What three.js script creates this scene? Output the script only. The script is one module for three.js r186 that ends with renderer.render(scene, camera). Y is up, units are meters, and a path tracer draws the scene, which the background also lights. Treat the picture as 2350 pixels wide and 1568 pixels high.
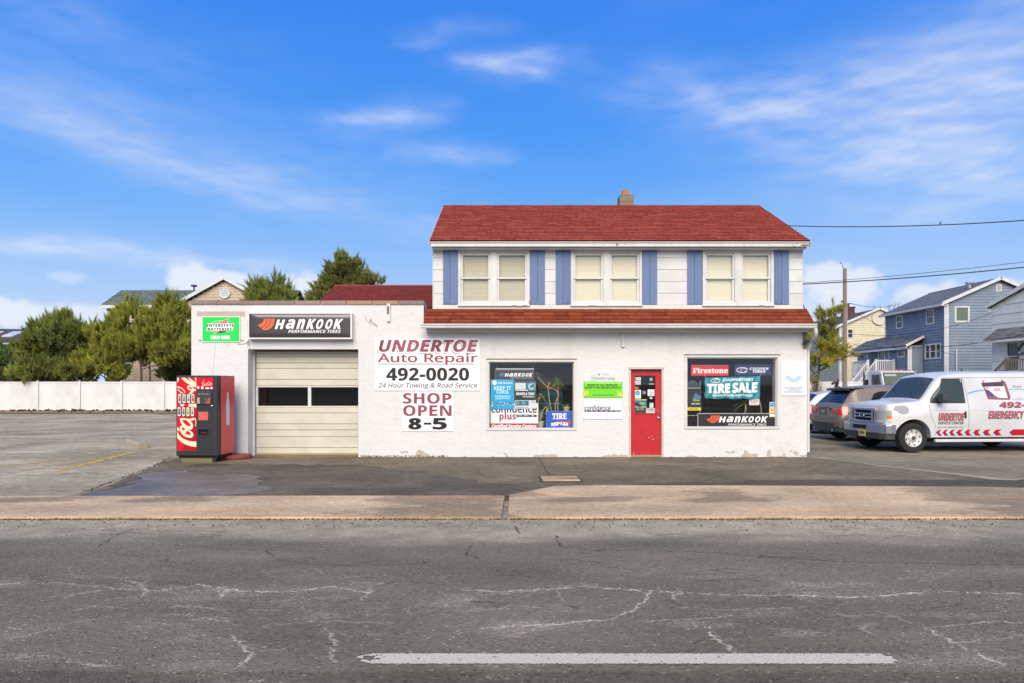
import * as THREE from 'three';
import { mergeGeometries, mergeVertices, toCreasedNormals } from 'three/addons/utils/BufferGeometryUtils.js';
import { RoundedBoxGeometry } from 'three/addons/geometries/RoundedBoxGeometry.js';

// ---------------------------------------------------------------- camera, sky, sun, exposure
const scene = new THREE.Scene();
const EYE = 1.68, DIST = 16.3;
const camera = new THREE.PerspectiveCamera(52.17, 1024 / 683, 0.1, 900);
camera.position.set(0, EYE, DIST);
camera.lookAt(0, EYE, 0);
camera.setViewOffset(1024, 683, 0, -43.4, 1024, 683);       // shift lens: verticals stay vertical

const renderer = new THREE.WebGLRenderer({ antialias: true });
renderer.setSize(1024, 683);
renderer.toneMapping = THREE.LinearToneMapping;
renderer.toneMappingExposure = 1.0;
renderer.shadowMap.enabled = true;

const sun = new THREE.DirectionalLight(new THREE.Color().setRGB(1.0, 0.88, 0.685), 4.4);
sun.position.set(-2, 24, 33);
sun.target.position.set(0, 0, 0);
sun.castShadow = true;
sun.shadow.radius = 85;                                      // sun behind thin cloud: very soft shadows
sun.shadow.mapSize.set(2048, 2048);
Object.assign(sun.shadow.camera, { left: -45, right: 45, top: 45, bottom: -45, near: 1, far: 160 });
scene.add(sun, sun.target);

// ---------------------------------------------------------------- random numbers and noise
function rng(seed) { let s = seed | 0; return () => { s = (s + 0x6d2b79f5) | 0; let t = Math.imul(s ^ (s >>> 15), 1 | s); t = (t + Math.imul(t ^ (t >>> 7), 61 | t)) ^ t; return ((t ^ (t >>> 14)) >>> 0) / 4294967296; }; }
const PERM = new Uint8Array(512); { const r = rng(77), a = [...Array(256).keys()]; for (let i = 255; i > 0; i--) { const j = Math.floor(r() * (i + 1)); [a[i], a[j]] = [a[j], a[i]]; } for (let i = 0; i < 512; i++) PERM[i] = a[i & 255]; }
const clamp = (x, a = 0, b = 1) => Math.min(b, Math.max(a, x)), lerp = (a, b, t) => a + (b - a) * t;
const sstep = (a, b, x) => { const t = clamp((x - a) / (b - a)); return t * t * (3 - 2 * t); };
function vnoise(x, y, per = 256, pery = per) {
  const xi = Math.floor(x), yi = Math.floor(y), fx = x - xi, fy = y - yi, u = fx * fx * (3 - 2 * fx), v = fy * fy * (3 - 2 * fy);
  const X0 = ((xi % per) + per) % per, X1 = (X0 + 1) % per, Y0 = ((yi % pery) + pery) % pery, Y1 = (Y0 + 1) % pery;
  const h = (a, b) => PERM[(PERM[a & 255] + b) & 255] / 255;
  return lerp(lerp(h(X0, Y0), h(X1, Y0), u), lerp(h(X0, Y1), h(X1, Y1), u), v);
}
function fbm(x, y, oct = 4, per = 256, pery = per) { let s = 0, a = 1, n = 0; for (let i = 0; i < oct; i++) { s += a * vnoise(x, y, per, pery); n += a; a *= 0.5; x *= 2; y *= 2; per *= 2; pery *= 2; } return s / n; }

// ---------------------------------------------------------------- sky: blue with thin cirrus, low cumulus at the horizon
{
  const W = 2304, H = 1152, data = new Float32Array(W * H * 4);
  const L = (c) => (c <= 0.04045 ? c / 12.92 : ((c + 0.055) / 1.055) ** 2.4);
  const stops = [[0, 206, 224, 249], [5, 186, 213, 250], [8.5, 160, 200, 251], [13.5, 112, 176, 250], [20, 78, 154, 246], [29, 60, 134, 238], [50, 58, 128, 232], [90, 54, 122, 226]].map(([e, r, g, b]) => [e, L(r / 255), L(g / 255), L(b / 255)]);
  const at = (e) => { let i = 0; while (i < stops.length - 2 && e > stops[i + 1][0]) i++; const a = stops[i], b = stops[i + 1], t = clamp((e - a[0]) / (b[0] - a[0])); return [1, 2, 3].map((k) => lerp(a[k], b[k], t)); };
  // streaks as polylines over (azimuth, elevation) in degrees, [half width, strength]
  const deg = 180 / Math.PI, toAE = (px, py) => { const x = (px - 1174.5) / 1600, y = (883 - py) / 1600; return [Math.atan(x) * deg, Math.atan(y / Math.hypot(1, x)) * deg]; };
  const S = (pts, hw, k, sharp = 1) => ({ p: pts.map(([x, y]) => toAE(x, y)), hw, k, sharp });
  const streaks = [
    S([[-100, 240], [150, 285], [330, 345], [600, 440], [980, 520]], 0.9, 0.34), S([[300, 330], [560, 400], [860, 450]], 2.4, 0.16), S([[-80, 170], [60, 205], [270, 225]], 1.0, 0.24),
    S([[800, 285], [870, 268], [960, 262]], 0.75, 0.5), S([[1090, 150], [1190, 143], [1290, 150]], 0.6, 0.5), S([[930, 345], [1010, 345], [1100, 350]], 0.6, 0.34),
    S([[930, 82], [970, 88], [1130, 66]], 0.45, 0.24), S([[1540, 190], [1640, 245], [1740, 248], [1900, 200], [2120, 130], [2380, 20]], 1.5, 0.46), S([[1600, 235], [1700, 258], [1800, 235]], 0.6, 0.3),
    S([[1880, 350], [2100, 310], [2420, 235]], 1.9, 0.5), S([[2080, 375], [2250, 395], [2420, 410]], 1.5, 0.6), S([[2150, 215], [2420, 140]], 1.9, 0.4), S([[-100, 548], [120, 560], [260, 575], [420, 585]], 0.55, 0.62),
    S([[380, 590], [560, 600], [740, 615]], 0.4, 0.3), S([[0, 70], [160, 60], [300, 120]], 1.6, 0.16), S([[1980, 490], [2200, 490]], 0.8, 0.25),
  ];
  const puffs = [[470, 640, 100, 30, 0.85], [700, 662, 50, 38, 0.85], [40, 712, 120, 26, 0.8], [215, 715, 60, 20, 0.6], [1925, 640, 95, 32, 0.75], [2140, 672, 75, 24, 0.7], [2320, 660, 60, 16, 0.4], [150, 632, 40, 8, 0.35], [1880, 700, 120, 40, 0.4]].map(([x, y, rx, ry, k]) => { const [a, e] = toAE(x, y); return [a, e, rx / 1600 * deg, ry / 1600 * deg, k]; });
  const sd = sun.position.clone().normalize();
  for (let row = 0; row < H; row++) {
    const el = ((row + 0.5) / H - 0.5) * Math.PI;
    for (let colI = 0; colI < W; colI++) {
      const o = (row * W + colI) * 4; data[o + 3] = 1;
      if (el < 0) { data[o] = 0.2; data[o + 1] = 0.2; data[o + 2] = 0.2; continue; }
      const th = ((colI + 0.5) / W - 0.5) * 2 * Math.PI, x = Math.cos(th) * Math.cos(el), z = Math.sin(th) * Math.cos(el), y = Math.sin(el), e = el * deg;
      const c = at(e), k = 1 / (y + 0.16), ax = x * k, az2 = z * k;
      const wx = vnoise(ax * 1.4 + 9, az2 * 1.4 + 3) - 0.5, wz = vnoise(ax * 1.4 + 31, az2 * 1.4 + 57) - 0.5;
      const sx = ax * 0.93 + az2 * 0.37 + wx * 1.1, sz = -ax * 0.37 + az2 * 0.93 + wz * 1.1;
      let cir = sstep(0.42, 0.84, fbm(sx * 0.9 + 20, sz * 2.6 + 40, 3)) * 0.62;
      let A = 0, az = Math.atan2(x, -z) * deg;
      const inView = sstep(47, 38, Math.abs(az)) * sstep(40, 31, e);       // where the photograph shows which clouds there are
      if (inView > 0) {
        const n1 = fbm(az * 0.22 + 5, e * 0.5 + 7, 4) - 0.5, n2 = fbm(az * 0.22 + 50, e * 0.5 + 17, 4) - 0.5, fine = 0.72 * fbm(az * 0.3 - e * 0.3, e * 1.6 + az * 0.2, 5) + 0.28 * fbm(az * 0.5 + e * 0.6 + n1 * 3, e * 4.2 - az * 0.7 + n2 * 4, 4);
        const pa = az + n1 * 5, pe = e + n2 * 1.5; let keep = 1;
        for (const s of streaks) {
          let best = 1e9, end = 0;
          for (let i = 0; i < s.p.length - 1; i++) { const [x0, y0] = s.p[i], [x1, y1] = s.p[i + 1], dx = x1 - x0, dy = y1 - y0, t = clamp(((pa - x0) * dx + (pe - y0) * dy) / (dx * dx + dy * dy)); const d = Math.hypot((pa - x0 - t * dx) * 0.42, pe - y0 - t * dy); if (d < best) { best = d; end = (i + t) / (s.p.length - 1); } }
          keep *= 1 - 0.72 * s.k * Math.exp(-((best / (s.hw * 1.3)) ** 2)) * (0.25 + 0.55 * fine + 1.5 * fine * fine) * (0.55 + 0.45 * Math.sin(Math.PI * clamp(end, 0.03, 0.97)));
        }
        for (const [a0, e0, ra, re, q] of puffs) { const m = (fbm(az * 0.9 + 11, e * 0.9 + 23, 5) - 0.5) * 1.5, d = Math.hypot((az - a0) / ra, (e - e0) / (e < e0 ? re * 1.6 : re)) + m; keep *= 1 - q * sstep(1.15, 0.5, d); }
        A = 1 - clamp(keep);
        A = A + 0.10 * sstep(0.35, 0.75, fbm(az * 0.05 + 3, e * 0.16 + 9, 4));
      }
      const a = clamp(lerp(cir, A, inView), 0, 0.93);
      const cosS = x * sd.x + y * sd.y + z * sd.z, aur = 0.30 * Math.exp(-(1 - cosS) * 9);        // brightening round the veiled sun
      data[o] = lerp(c[0], 0.86, a) + aur; data[o + 1] = lerp(c[1], 0.89, a) + aur * 0.97; data[o + 2] = lerp(c[2], 0.97, a) + aur * 0.9;
    }
  }
  const t = new THREE.DataTexture(data, W, H, THREE.RGBAFormat, THREE.FloatType);
  t.mapping = THREE.EquirectangularReflectionMapping; t.magFilter = THREE.LinearFilter; t.minFilter = THREE.LinearFilter; t.needsUpdate = true;
  scene.background = t; scene.environment = t;
}

// ---------------------------------------------------------------- helpers: names, things, geometry
const taken = new Map();
function numbered(name) { const n = taken.get(name) ?? 0; taken.set(name, n + 1); return n ? `${name}_${String(n).padStart(3, '0')}` : name; }
function shadows(m) { m.castShadow = m.receiveShadow = true; return m; }
function thing(name, label, category, [x, y, z] = [0, 0, 0], turn = 0, group) {
  const o = new THREE.Group(); o.name = numbered(name); o.position.set(x, y, z); o.rotation.y = turn; o.userData = { label, category };
  if (group) o.userData.group = group; scene.add(o); return o;
}
const merge = (g) => { const a = [].concat(g).map((q) => (q.index ? q.toNonIndexed() : q)); for (const q of a) for (const k of Object.keys(q.attributes)) if (!['position', 'normal', 'uv', 'color'].includes(k)) q.deleteAttribute(k); return a.length === 1 ? a[0] : mergeGeometries(a); };
function obj(name, geoms, mat, parent, at) { const m = shadows(new THREE.Mesh(Array.isArray(geoms) ? merge(geoms) : geoms, mat)); m.name = name; if (at) m.position.set(...at); parent.add(m); return m; }
function top(name, label, category, geoms, mat, group) { const m = obj(numbered(name), geoms, mat, scene); m.userData = { label, category }; if (group) m.userData.group = group; return m; }
function setting(name, geoms, mat) { const m = obj(numbered(name), geoms, mat, scene); m.userData = { kind: 'structure' }; return m; }
// uv in metres from the dominant axis of each face
function muv(g, s = 1) {
  g = g.index ? g.toNonIndexed() : g; const p = g.attributes.position, uv = new Float32Array(p.count * 2), a = new THREE.Vector3(), b = new THREE.Vector3(), c = new THREE.Vector3();
  for (let i = 0; i < p.count; i += 3) {
    a.fromBufferAttribute(p, i); b.fromBufferAttribute(p, i + 1).sub(a); c.fromBufferAttribute(p, i + 2).sub(a); b.cross(c);
    const n = [Math.abs(b.x), Math.abs(b.y), Math.abs(b.z)], k = n[0] > n[1] && n[0] > n[2] ? 0 : n[1] > n[2] ? 1 : 2;
    for (let j = 0; j < 3; j++) { const x = p.getX(i + j), y = p.getY(i + j), z = p.getZ(i + j); uv[(i + j) * 2] = (k === 0 ? z : x) * s; uv[(i + j) * 2 + 1] = (k === 1 ? z : y) * s; }
  }
  g.setAttribute('uv', new THREE.BufferAttribute(uv, 2)); return g;
}
const bx = (w, h, d, x = 0, y = 0, z = 0) => muv(new THREE.BoxGeometry(w, h, d).translate(x, y, z));
const box2 = (x0, x1, y0, y1, z0, z1) => bx(x1 - x0, y1 - y0, z1 - z0, (x0 + x1) / 2, (y0 + y1) / 2, (z0 + z1) / 2);
const rb = (x0, x1, y0, y1, z0, z1, r = 0.01, s = 1) => muv(new RoundedBoxGeometry(x1 - x0, y1 - y0, z1 - z0, s, Math.min(r, (x1 - x0) / 2.01, (y1 - y0) / 2.01, (z1 - z0) / 2.01)).translate((x0 + x1) / 2, (y0 + y1) / 2, (z0 + z1) / 2));
const cyl = (r0, r1, h, x, y, z, n = 14) => new THREE.CylinderGeometry(r0, r1, h, n).translate(x, y, z);
const V = (x, y, z) => new THREE.Vector3(x, y, z);
function rod(a, b, r0, r1 = r0, n = 8) { const d = b.clone().sub(a), l = d.length(), g = new THREE.CylinderGeometry(r1, r0, l, n, 1); g.applyQuaternion(new THREE.Quaternion().setFromUnitVectors(V(0, 1, 0), d.normalize())); const m = a.clone().add(b).multiplyScalar(0.5); return g.translate(m.x, m.y, m.z); }
const tube = (pts, r, seg = 24, n = 6) => new THREE.TubeGeometry(new THREE.CatmullRomCurve3(pts), seg, r, n);
// an upright prism: outline in (x, y), holes, from z0 to z1
function prism(outline, z0, z1, holes = [], bevel = 0) {
  const s = new THREE.Shape(outline.map(([x, y]) => new THREE.Vector2(x, y)));
  for (const h of holes) s.holes.push(new THREE.Path(h.map(([x, y]) => new THREE.Vector2(x, y))));
  const g = new THREE.ExtrudeGeometry(s, { depth: z1 - z0 - 2 * bevel, bevelEnabled: bevel > 0, bevelSize: bevel, bevelThickness: bevel, bevelOffset: -bevel, bevelSegments: 2, curveSegments: 12 });
  return muv(g.translate(0, 0, z0 + bevel));
}
// a profile in (z, y) carried along x
const alongX = (pts, x0, x1) => muv(prism(pts, -x1, -x0).rotateY(-Math.PI / 2));
const rect = (x0, x1, y0, y1) => [[x0, y0], [x1, y0], [x1, y1], [x0, y1]];
// a plane polygon lying on the ground
function flat(pts, y) { const s = new THREE.Shape(pts.map(([x, z]) => new THREE.Vector2(x, -z))); const g = new THREE.ShapeGeometry(s).rotateX(-Math.PI / 2).translate(0, y, 0); return muv(g); }
function quad(a, b, c, d) { const g = new THREE.BufferGeometry(); g.setAttribute('position', new THREE.Float32BufferAttribute([a, b, c, a, c, d].flatMap((v) => [v.x, v.y, v.z]), 3)); g.setAttribute('uv', new THREE.Float32BufferAttribute([0, 0, 1, 0, 1, 1, 0, 0, 1, 1, 0, 1], 2)); g.computeVertexNormals(); return g; }
// thick plate over four corners (top side a b c d seen counter-clockwise), thickness t below
function slab(a, b, c, d, t) {
  const n = b.clone().sub(a).cross(d.clone().sub(a)).normalize().multiplyScalar(-t), q = [a, b, c, d], l = q.map((v) => v.clone().add(n));
  return muv(merge([quad(...q), quad(l[3], l[2], l[1], l[0]), ...[0, 1, 2, 3].map((i) => quad(l[i], l[(i + 1) % 4], q[(i + 1) % 4], q[i]))]));
}
function gridGeo(nu, nv, f) {
  const pos = [], uv = [], idx = [];
  for (let i = 0; i <= nu; i++) for (let j = 0; j <= nv; j++) { pos.push(...f(i / nu, j / nv)); uv.push(i / nu, j / nv); }
  for (let i = 0; i < nu; i++) for (let j = 0; j < nv; j++) { const a = i * (nv + 1) + j, b = a + nv + 1; idx.push(a, b, a + 1, b, b + 1, a + 1); }
  const g = new THREE.BufferGeometry(); g.setAttribute('position', new THREE.Float32BufferAttribute(pos, 3)); g.setAttribute('uv', new THREE.Float32BufferAttribute(uv, 2)); g.setIndex(idx); g.computeVertexNormals(); return g;
}
function tint(g, r, gg, b) { g = g.index ? g.toNonIndexed() : g; const n = g.attributes.position.count, a = new Float32Array(n * 3); for (let i = 0; i < n; i++) { a[i * 3] = r; a[i * 3 + 1] = gg; a[i * 3 + 2] = b; } g.setAttribute('color', new THREE.BufferAttribute(a, 3)); return g; }

// ---------------------------------------------------------------- textures
function dataTex(w, h, f, srgb = true) {
  const d = new Uint8Array(w * h * 4);
  for (let y = 0; y < h; y++) for (let x = 0; x < w; x++) { const c = f(x / w, y / h), o = (y * w + x) * 4; if (typeof c === 'number') d[o] = d[o + 1] = d[o + 2] = clamp(c) * 255; else for (let k = 0; k < 3; k++) d[o + k] = clamp(c[k]) * 255; d[o + 3] = Array.isArray(c) && c.length > 3 ? clamp(c[3]) * 255 : 255; }
  const t = new THREE.DataTexture(d, w, h, THREE.RGBAFormat); t.wrapS = t.wrapT = THREE.RepeatWrapping; t.magFilter = THREE.LinearFilter; t.minFilter = THREE.LinearMipmapLinearFilter; t.generateMipmaps = true; if (srgb) t.colorSpace = THREE.SRGBColorSpace; t.needsUpdate = true; return t;
}
const scaled = (t, u, v = u, ou = 0, ov = 0) => { const c = t.clone(); c.repeat.set(u, v); c.offset.set(ou, ov); c.needsUpdate = true; return c; };
function canvasTex(w, h, draw, srgb = true) { const c = document.createElement('canvas'); c.width = w; c.height = h; const x = c.getContext('2d'); draw(x, w, h); const t = new THREE.CanvasTexture(c); if (srgb) t.colorSpace = THREE.SRGBColorSpace; t.anisotropy = 8; return t; }
// text squeezed into a box; skew slants it
function fit(x, text, x0, y0, x1, y1, o = {}) {
  const { font = 'bold 100px sans-serif', fill = '#000', skew = 0, stroke, lw = 6, shadow } = o; x.save(); x.font = font; x.textBaseline = 'alphabetic'; x.textAlign = 'left';
  const m = x.measureText(text), l = m.actualBoundingBoxLeft, w = m.actualBoundingBoxRight + l, a = m.actualBoundingBoxAscent, h = a + m.actualBoundingBoxDescent;
  const sw = Math.abs(skew) * (y1 - y0); x.translate(x0, y0); x.transform(1, 0, -skew, 1, skew > 0 ? sw : 0, 0); x.scale((x1 - x0 - sw) / w, (y1 - y0) / h);
  if (shadow) { x.fillStyle = shadow.fill; x.fillText(text, l + shadow.dx * w / (x1 - x0), a + shadow.dy * h / (y1 - y0)); }
  if (stroke) { x.lineWidth = lw; x.strokeStyle = stroke; x.lineJoin = 'round'; x.strokeText(text, l, a); }
  x.fillStyle = fill; x.fillText(text, l, a); x.restore();
}
const R1 = rng(5);
const grain = dataTex(512, 512, (u, v) => 0.35 * fbm(u * 32, v * 32, 3, 32) + 0.65 * fbm(u * 128, v * 128, 2, 128), false);       // fine relief
const mottle = dataTex(512, 512, (u, v) => { const n = 0.86 + 0.14 * fbm(u * 6, v * 6, 5, 6); return [n, n, n]; });
const stucco = dataTex(512, 512, (u, v) => { const w = fbm(u * 8, v * 8, 3, 8); return sstep(0.3, 0.72, fbm(u * 26 + w * 2, v * 44, 3, 26, 44)) * 0.7 + 0.3 * fbm(u * 90, v * 90, 2, 90); }, false);
const M = {};
function mat(name, rgb, rough = 0.8, extra = {}) { const m = new (extra.clearcoat !== undefined || extra.transmission !== undefined || extra.sheen !== undefined || extra.specularIntensity !== undefined ? THREE.MeshPhysicalMaterial : THREE.MeshStandardMaterial)({ color: typeof rgb === 'string' ? new THREE.Color(rgb) : new THREE.Color().setRGB(...rgb), roughness: rough, ...extra }); m.name = name; M[name] = m; return m; }
const fineBump = scaled(grain, 3), midBump = scaled(grain, 1);
mat('white_paint', [0.71, 0.70, 0.68], 0.6, { map: scaled(mottle, 0.7), bumpMap: fineBump, bumpScale: 0.002 });
mat('white_trim', [0.74, 0.735, 0.715], 0.5, { map: scaled(mottle, 0.5, 0.5, 0.3, 0.1) });
mat('vinyl_white', [0.80, 0.80, 0.79], 0.4, { map: scaled(mottle, 0.25) });
mat('black_metal', [0.02, 0.02, 0.022], 0.45);
mat('dark_metal', [0.06, 0.06, 0.065], 0.45, { metalness: 0.5 });
mat('steel', [0.55, 0.55, 0.55], 0.35, { metalness: 0.9 });
mat('chrome', [0.75, 0.76, 0.78], 0.12, { metalness: 1 });
mat('rubber', [0.018, 0.018, 0.018], 0.85, { bumpMap: fineBump, bumpScale: 0.003 });
mat('glass', [1, 1, 1], 0.02, { transmission: 1, thickness: 0, ior: 1.45 });
mat('interior_dark', [0.26, 0.25, 0.24], 0.9);
mat('wood_grey', [0.24, 0.19, 0.15], 0.85, { bumpMap: scaled(grain, 0.6, 6), bumpScale: 0.004, map: scaled(mottle, 0.5, 3) });
mat('bark', [0.10, 0.075, 0.055], 0.95, { bumpMap: scaled(grain, 2, 0.5), bumpScale: 0.02 });
// ---------------------------------------------------------------- ground, road, lot, apron
{
  // soil and grass under everything, out to the horizon
  const soil = mat('soil', [0.16, 0.14, 0.10], 1, { map: scaled(mottle, 0.05), bumpMap: scaled(grain, 0.3), bumpScale: 0.02 });
  setting('ground', flat([[-450, -450], [450, -450], [450, 120], [-450, 120]], -0.035), soil);

  const aggBump = dataTex(768, 768, (u, v) => 0.45 * fbm(u * 110, v * 110, 3, 110) + 0.55 * fbm(u * 220, v * 220, 1, 220), false);
  // road sheet painted in metres: x -10..10, z 7.6..15
  const RW = 2048, RH = 1024, X0 = -8.5, X1 = 8.5, Z0 = 7.55, Z1 = 14.55, rr = rng(31);
  const px = (x) => (x - X0) / (X1 - X0) * RW, pz = (z) => (z - Z0) / (Z1 - Z0) * RH;
  const G = (dx, dy) => { const d = 1600 * 1.68 / (dy - 883); return [(dx - 1174.5) * d / 1600, DIST - d]; };   // point on the ground as measured off the photograph
  const crackLists = [   // salt-filled cracks [points, strength]
    [[[0, 1340], [130, 1336], [260, 1350], [360, 1355], [440, 1345]], 0.6], [[[450, 1340], [520, 1352], [600, 1358], [680, 1356], [760, 1345], [850, 1360]], 0.95], [[[520, 1352], [500, 1372]], 0.7], [[[850, 1345], [845, 1362], [830, 1375]], 0.5],
    [[[1060, 1352], [1150, 1358], [1240, 1352], [1340, 1345], [1480, 1355], [1600, 1362], [1720, 1366], [1840, 1366], [1960, 1370], [2080, 1362], [2140, 1357], [2349, 1362]], 0.95], [[[1490, 1355], [1478, 1378], [1455, 1400], [1400, 1420], [1280, 1432], [1090, 1442]], 0.8], [[[1460, 1425], [1600, 1420], [1680, 1410]], 0.45],
    [[[1625, 1440], [1640, 1465], [1675, 1485], [1690, 1508]], 0.8], [[[2120, 1440], [2200, 1480], [2310, 1530]], 0.7], [[[2130, 1440], [2260, 1426], [2349, 1428]], 0.5], [[[2000, 1395], [2120, 1440]], 0.35],
    [[[530, 1455], [560, 1485], [575, 1500], [545, 1530]], 0.6], [[[745, 1440], [770, 1470], [760, 1500], [765, 1520]], 0.55], [[[0, 1470], [60, 1460], [160, 1430], [300, 1405]], 0.3], [[[600, 1435], [740, 1425], [900, 1430]], 0.35], [[[380, 1385], [480, 1395], [640, 1400]], 0.3], [[[1550, 1392], [1700, 1400], [1850, 1392]], 0.35], [[[1900, 1410], [2080, 1415]], 0.3],
    [[[1060, 1405], [1200, 1390], [1300, 1400]], 0.3], [[[150, 1370], [230, 1352]], 0.5], [[[300, 1330], [340, 1355], [320, 1370]], 0.5], [[[1280, 1350], [1290, 1380]], 0.4], [[[1540, 1375], [1560, 1356]], 0.5],
    [[[60, 1395], [180, 1388], [300, 1396]], 0.25], [[[2150, 1500], [2300, 1490]], 0.25], [[[1750, 1440], [1900, 1452]], 0.25],
  ];
  { const q = rng(123); for (let n = 0; n < 34; n++) { let x = 60 + q() * 2230, y = 1290 + q() * 230; const p = [[x, y]]; const m = 2 + Math.floor(q() * 4); for (let k = 0; k < m; k++) { x += (q() - 0.5) * 190; y += (q() - 0.5) * 34; p.push([x, clamp(y, 1270, 1555)]); } crackLists.push([p, 0.12 + q() * 0.22]); } }
  const darkCracks = [[[[225, 1255], [255, 1235], [300, 1215], [420, 1218], [520, 1220]], 1], [[[610, 1262], [640, 1285], [720, 1295], [860, 1298], [1010, 1290]], 0.8], [[[1080, 1252], [1070, 1270], [1100, 1282]], 1], [[[1275, 1228], [1285, 1252], [1340, 1262], [1480, 1262], [1640, 1268], [1790, 1280], [1960, 1290], [2120, 1292], [2349, 1296]], 1], [[[1180, 1205], [1195, 1225]], 1], [[[0, 1218], [150, 1212], [320, 1222]], 0.5], [[[1950, 1210], [2060, 1222], [2130, 1230]], 0.7], [[[2010, 1215], [2200, 1205], [2349, 1212]], 0.5], [[[1540, 1275], [1620, 1290], [1500, 1300]], 0.4], [[[400, 1250], [560, 1262], [640, 1258]], 0.4]];
  { const q = rng(321); for (let n = 0; n < 40; n++) { let x = q() * 2349, y = 1205 + q() * 190; const p = [[x, y]]; const m = 2 + Math.floor(q() * 4); for (let k = 0; k < m; k++) { x += (q() - 0.5) * 170; y += (q() - 0.5) * 18; p.push([x, clamp(y, 1200, 1420)]); } darkCracks.push([p, 0.25 + q() * 0.45]); } }
  const paintCracks = (x, toWhite) => {
    x.lineCap = 'round'; x.lineJoin = 'round';
    const draw = (pts, style, w, jit) => { const q = pts.map(([a, b]) => G(a, b)); x.strokeStyle = style; for (let i = 0; i < q.length - 1; i++) { const n = Math.max(2, Math.ceil(Math.hypot(q[i + 1][0] - q[i][0], q[i + 1][1] - q[i][1]) / 0.035)); let [cx, cz] = q[i]; for (let k = 1; k <= n; k++) { const t = k / n, nx = lerp(q[i][0], q[i + 1][0], t) + (rr() - 0.5) * jit, nz = lerp(q[i][1], q[i + 1][1], t) + (rr() - 0.5) * jit; if (rr() < 0.86) { x.lineWidth = w * (0.4 + rr() * 1.1); x.beginPath(); x.moveTo(px(cx), pz(cz)); x.lineTo(px(nx), pz(nz)); x.stroke(); } cx = nx; cz = nz; } } };
    for (const [p, k] of darkCracks) draw(p, toWhite ? `rgba(38,37,36,${0.75 * k})` : '#000', 2.0, 0.035);
    for (const [p, k] of crackLists) {
      if (toWhite) { for (let i = 0; i < p.length - 1; i++) { const a = G(...p[i]), b = G(...p[i + 1]), n = Math.ceil(Math.hypot(b[0] - a[0], b[1] - a[1]) * 150 * k); for (let q = 0; q < n; q++) { const t = rr(), s = (rr() + rr() + rr() - 1.5); x.fillStyle = `rgba(200,203,207,${0.08 + 0.30 * k * rr()})`; const w = 0.8 + rr() * 2.2; x.fillRect(px(lerp(a[0], b[0], t) + (rr() - 0.5) * 0.07), pz(lerp(a[1], b[1], t) + s * 0.085), w, w * 0.7); } } draw(p, `rgba(205,207,210,${0.46 * k})`, 2.2, 0.035); }
      draw(p, toWhite ? `rgba(60,58,56,${0.4 * k})` : '#000', 1.1, 0.03);
    }
  };
  const roadMap = canvasTex(RW, RH, (x, w, h) => {
    const im = x.createImageData(w, h);
    for (let j = 0; j < h; j++) for (let i = 0; i < w; i++) {
      const X = lerp(X0, X1, i / w), Z = lerp(Z0, Z1, j / h), edge = Z + (fbm(X * 0.9, Z * 2, 4) - 0.5) * 0.7;
      const s = vnoise(i * 0.55, j * 0.55) * 0.6 + vnoise(i * 0.31 + 40, j * 0.31) * 0.4, c = fbm(X * 0.7 + 4, Z * 1.8, 4), hh = PERM[(PERM[(i >> 1) & 255] + (j >> 1) + (i >> 9) * 37) & 255] / 255;
      let k = 82 + (c - 0.5) * 26 + (s - 0.5) * 27;
      k += 34 * sstep(9.0, 8.35, edge) * (0.72 + 0.56 * vnoise(X * 6, Z * 6));        // dusty, worn strip of gutter by the kerb
      k -= 12 * sstep(12.18, 12.24, Z + (vnoise(X * 14, 3) - 0.5) * 0.02);           // newer asphalt of the far lane, past the seam at the line
      if (hh > 0.99) k += 22 + 30 * rr() * (Z > 11 ? 1 : 0.6); else if (hh < 0.03) k -= 22;
      const o = (j * w + i) * 4, salt = sstep(0.56, 0.78, fbm(X * 2.1 + 11, Z * 5 + 3, 5)) * sstep(9.9, 10.4, edge) * (hh > 0.5 ? 1 : 0.25) * 20; k += salt;
      im.data[o] = k * 1.005; im.data[o + 1] = k * 0.985; im.data[o + 2] = k * 0.965 + salt * 0.05; im.data[o + 3] = 255;
    }
    x.putImageData(im, 0, 0); paintCracks(x, true);
    for (let n = 0; n < 260; n++) { x.fillStyle = rr() < 0.5 ? 'rgba(40,36,32,.8)' : 'rgba(170,150,120,.7)'; const a = lerp(X0, X1, rr()), b = Z0 + rr() * rr() * 1.6; x.beginPath(); x.ellipse(px(a), pz(b), 1 + rr() * 2, 0.8 + rr() * 1.4, rr() * 3, 0, 7); x.fill(); }
  });
  roadMap.flipY = true; roadMap.wrapS = THREE.MirroredRepeatWrapping; roadMap.wrapT = THREE.MirroredRepeatWrapping;
  // uv of flat(): (x, z) metres; texture v runs up, z runs down the canvas
  roadMap.repeat.set(1 / (X1 - X0), -1 / (Z1 - Z0)); roadMap.offset.set(-X0 / (X1 - X0), 1 + Z0 / (Z1 - Z0));
  const road = mat('road_asphalt', [2.08, 1.87, 1.38], 0.9, { specularIntensity: 0.35, map: roadMap, bumpMap: scaled(aggBump, 0.7), bumpScale: 0.008 });
  setting('road', flat([[-220, 7.35], [220, 7.35], [220, 19], [-220, 19]], 0), road);

  // painted centre dash, worn at both ends
  const pr = rng(8);
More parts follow.
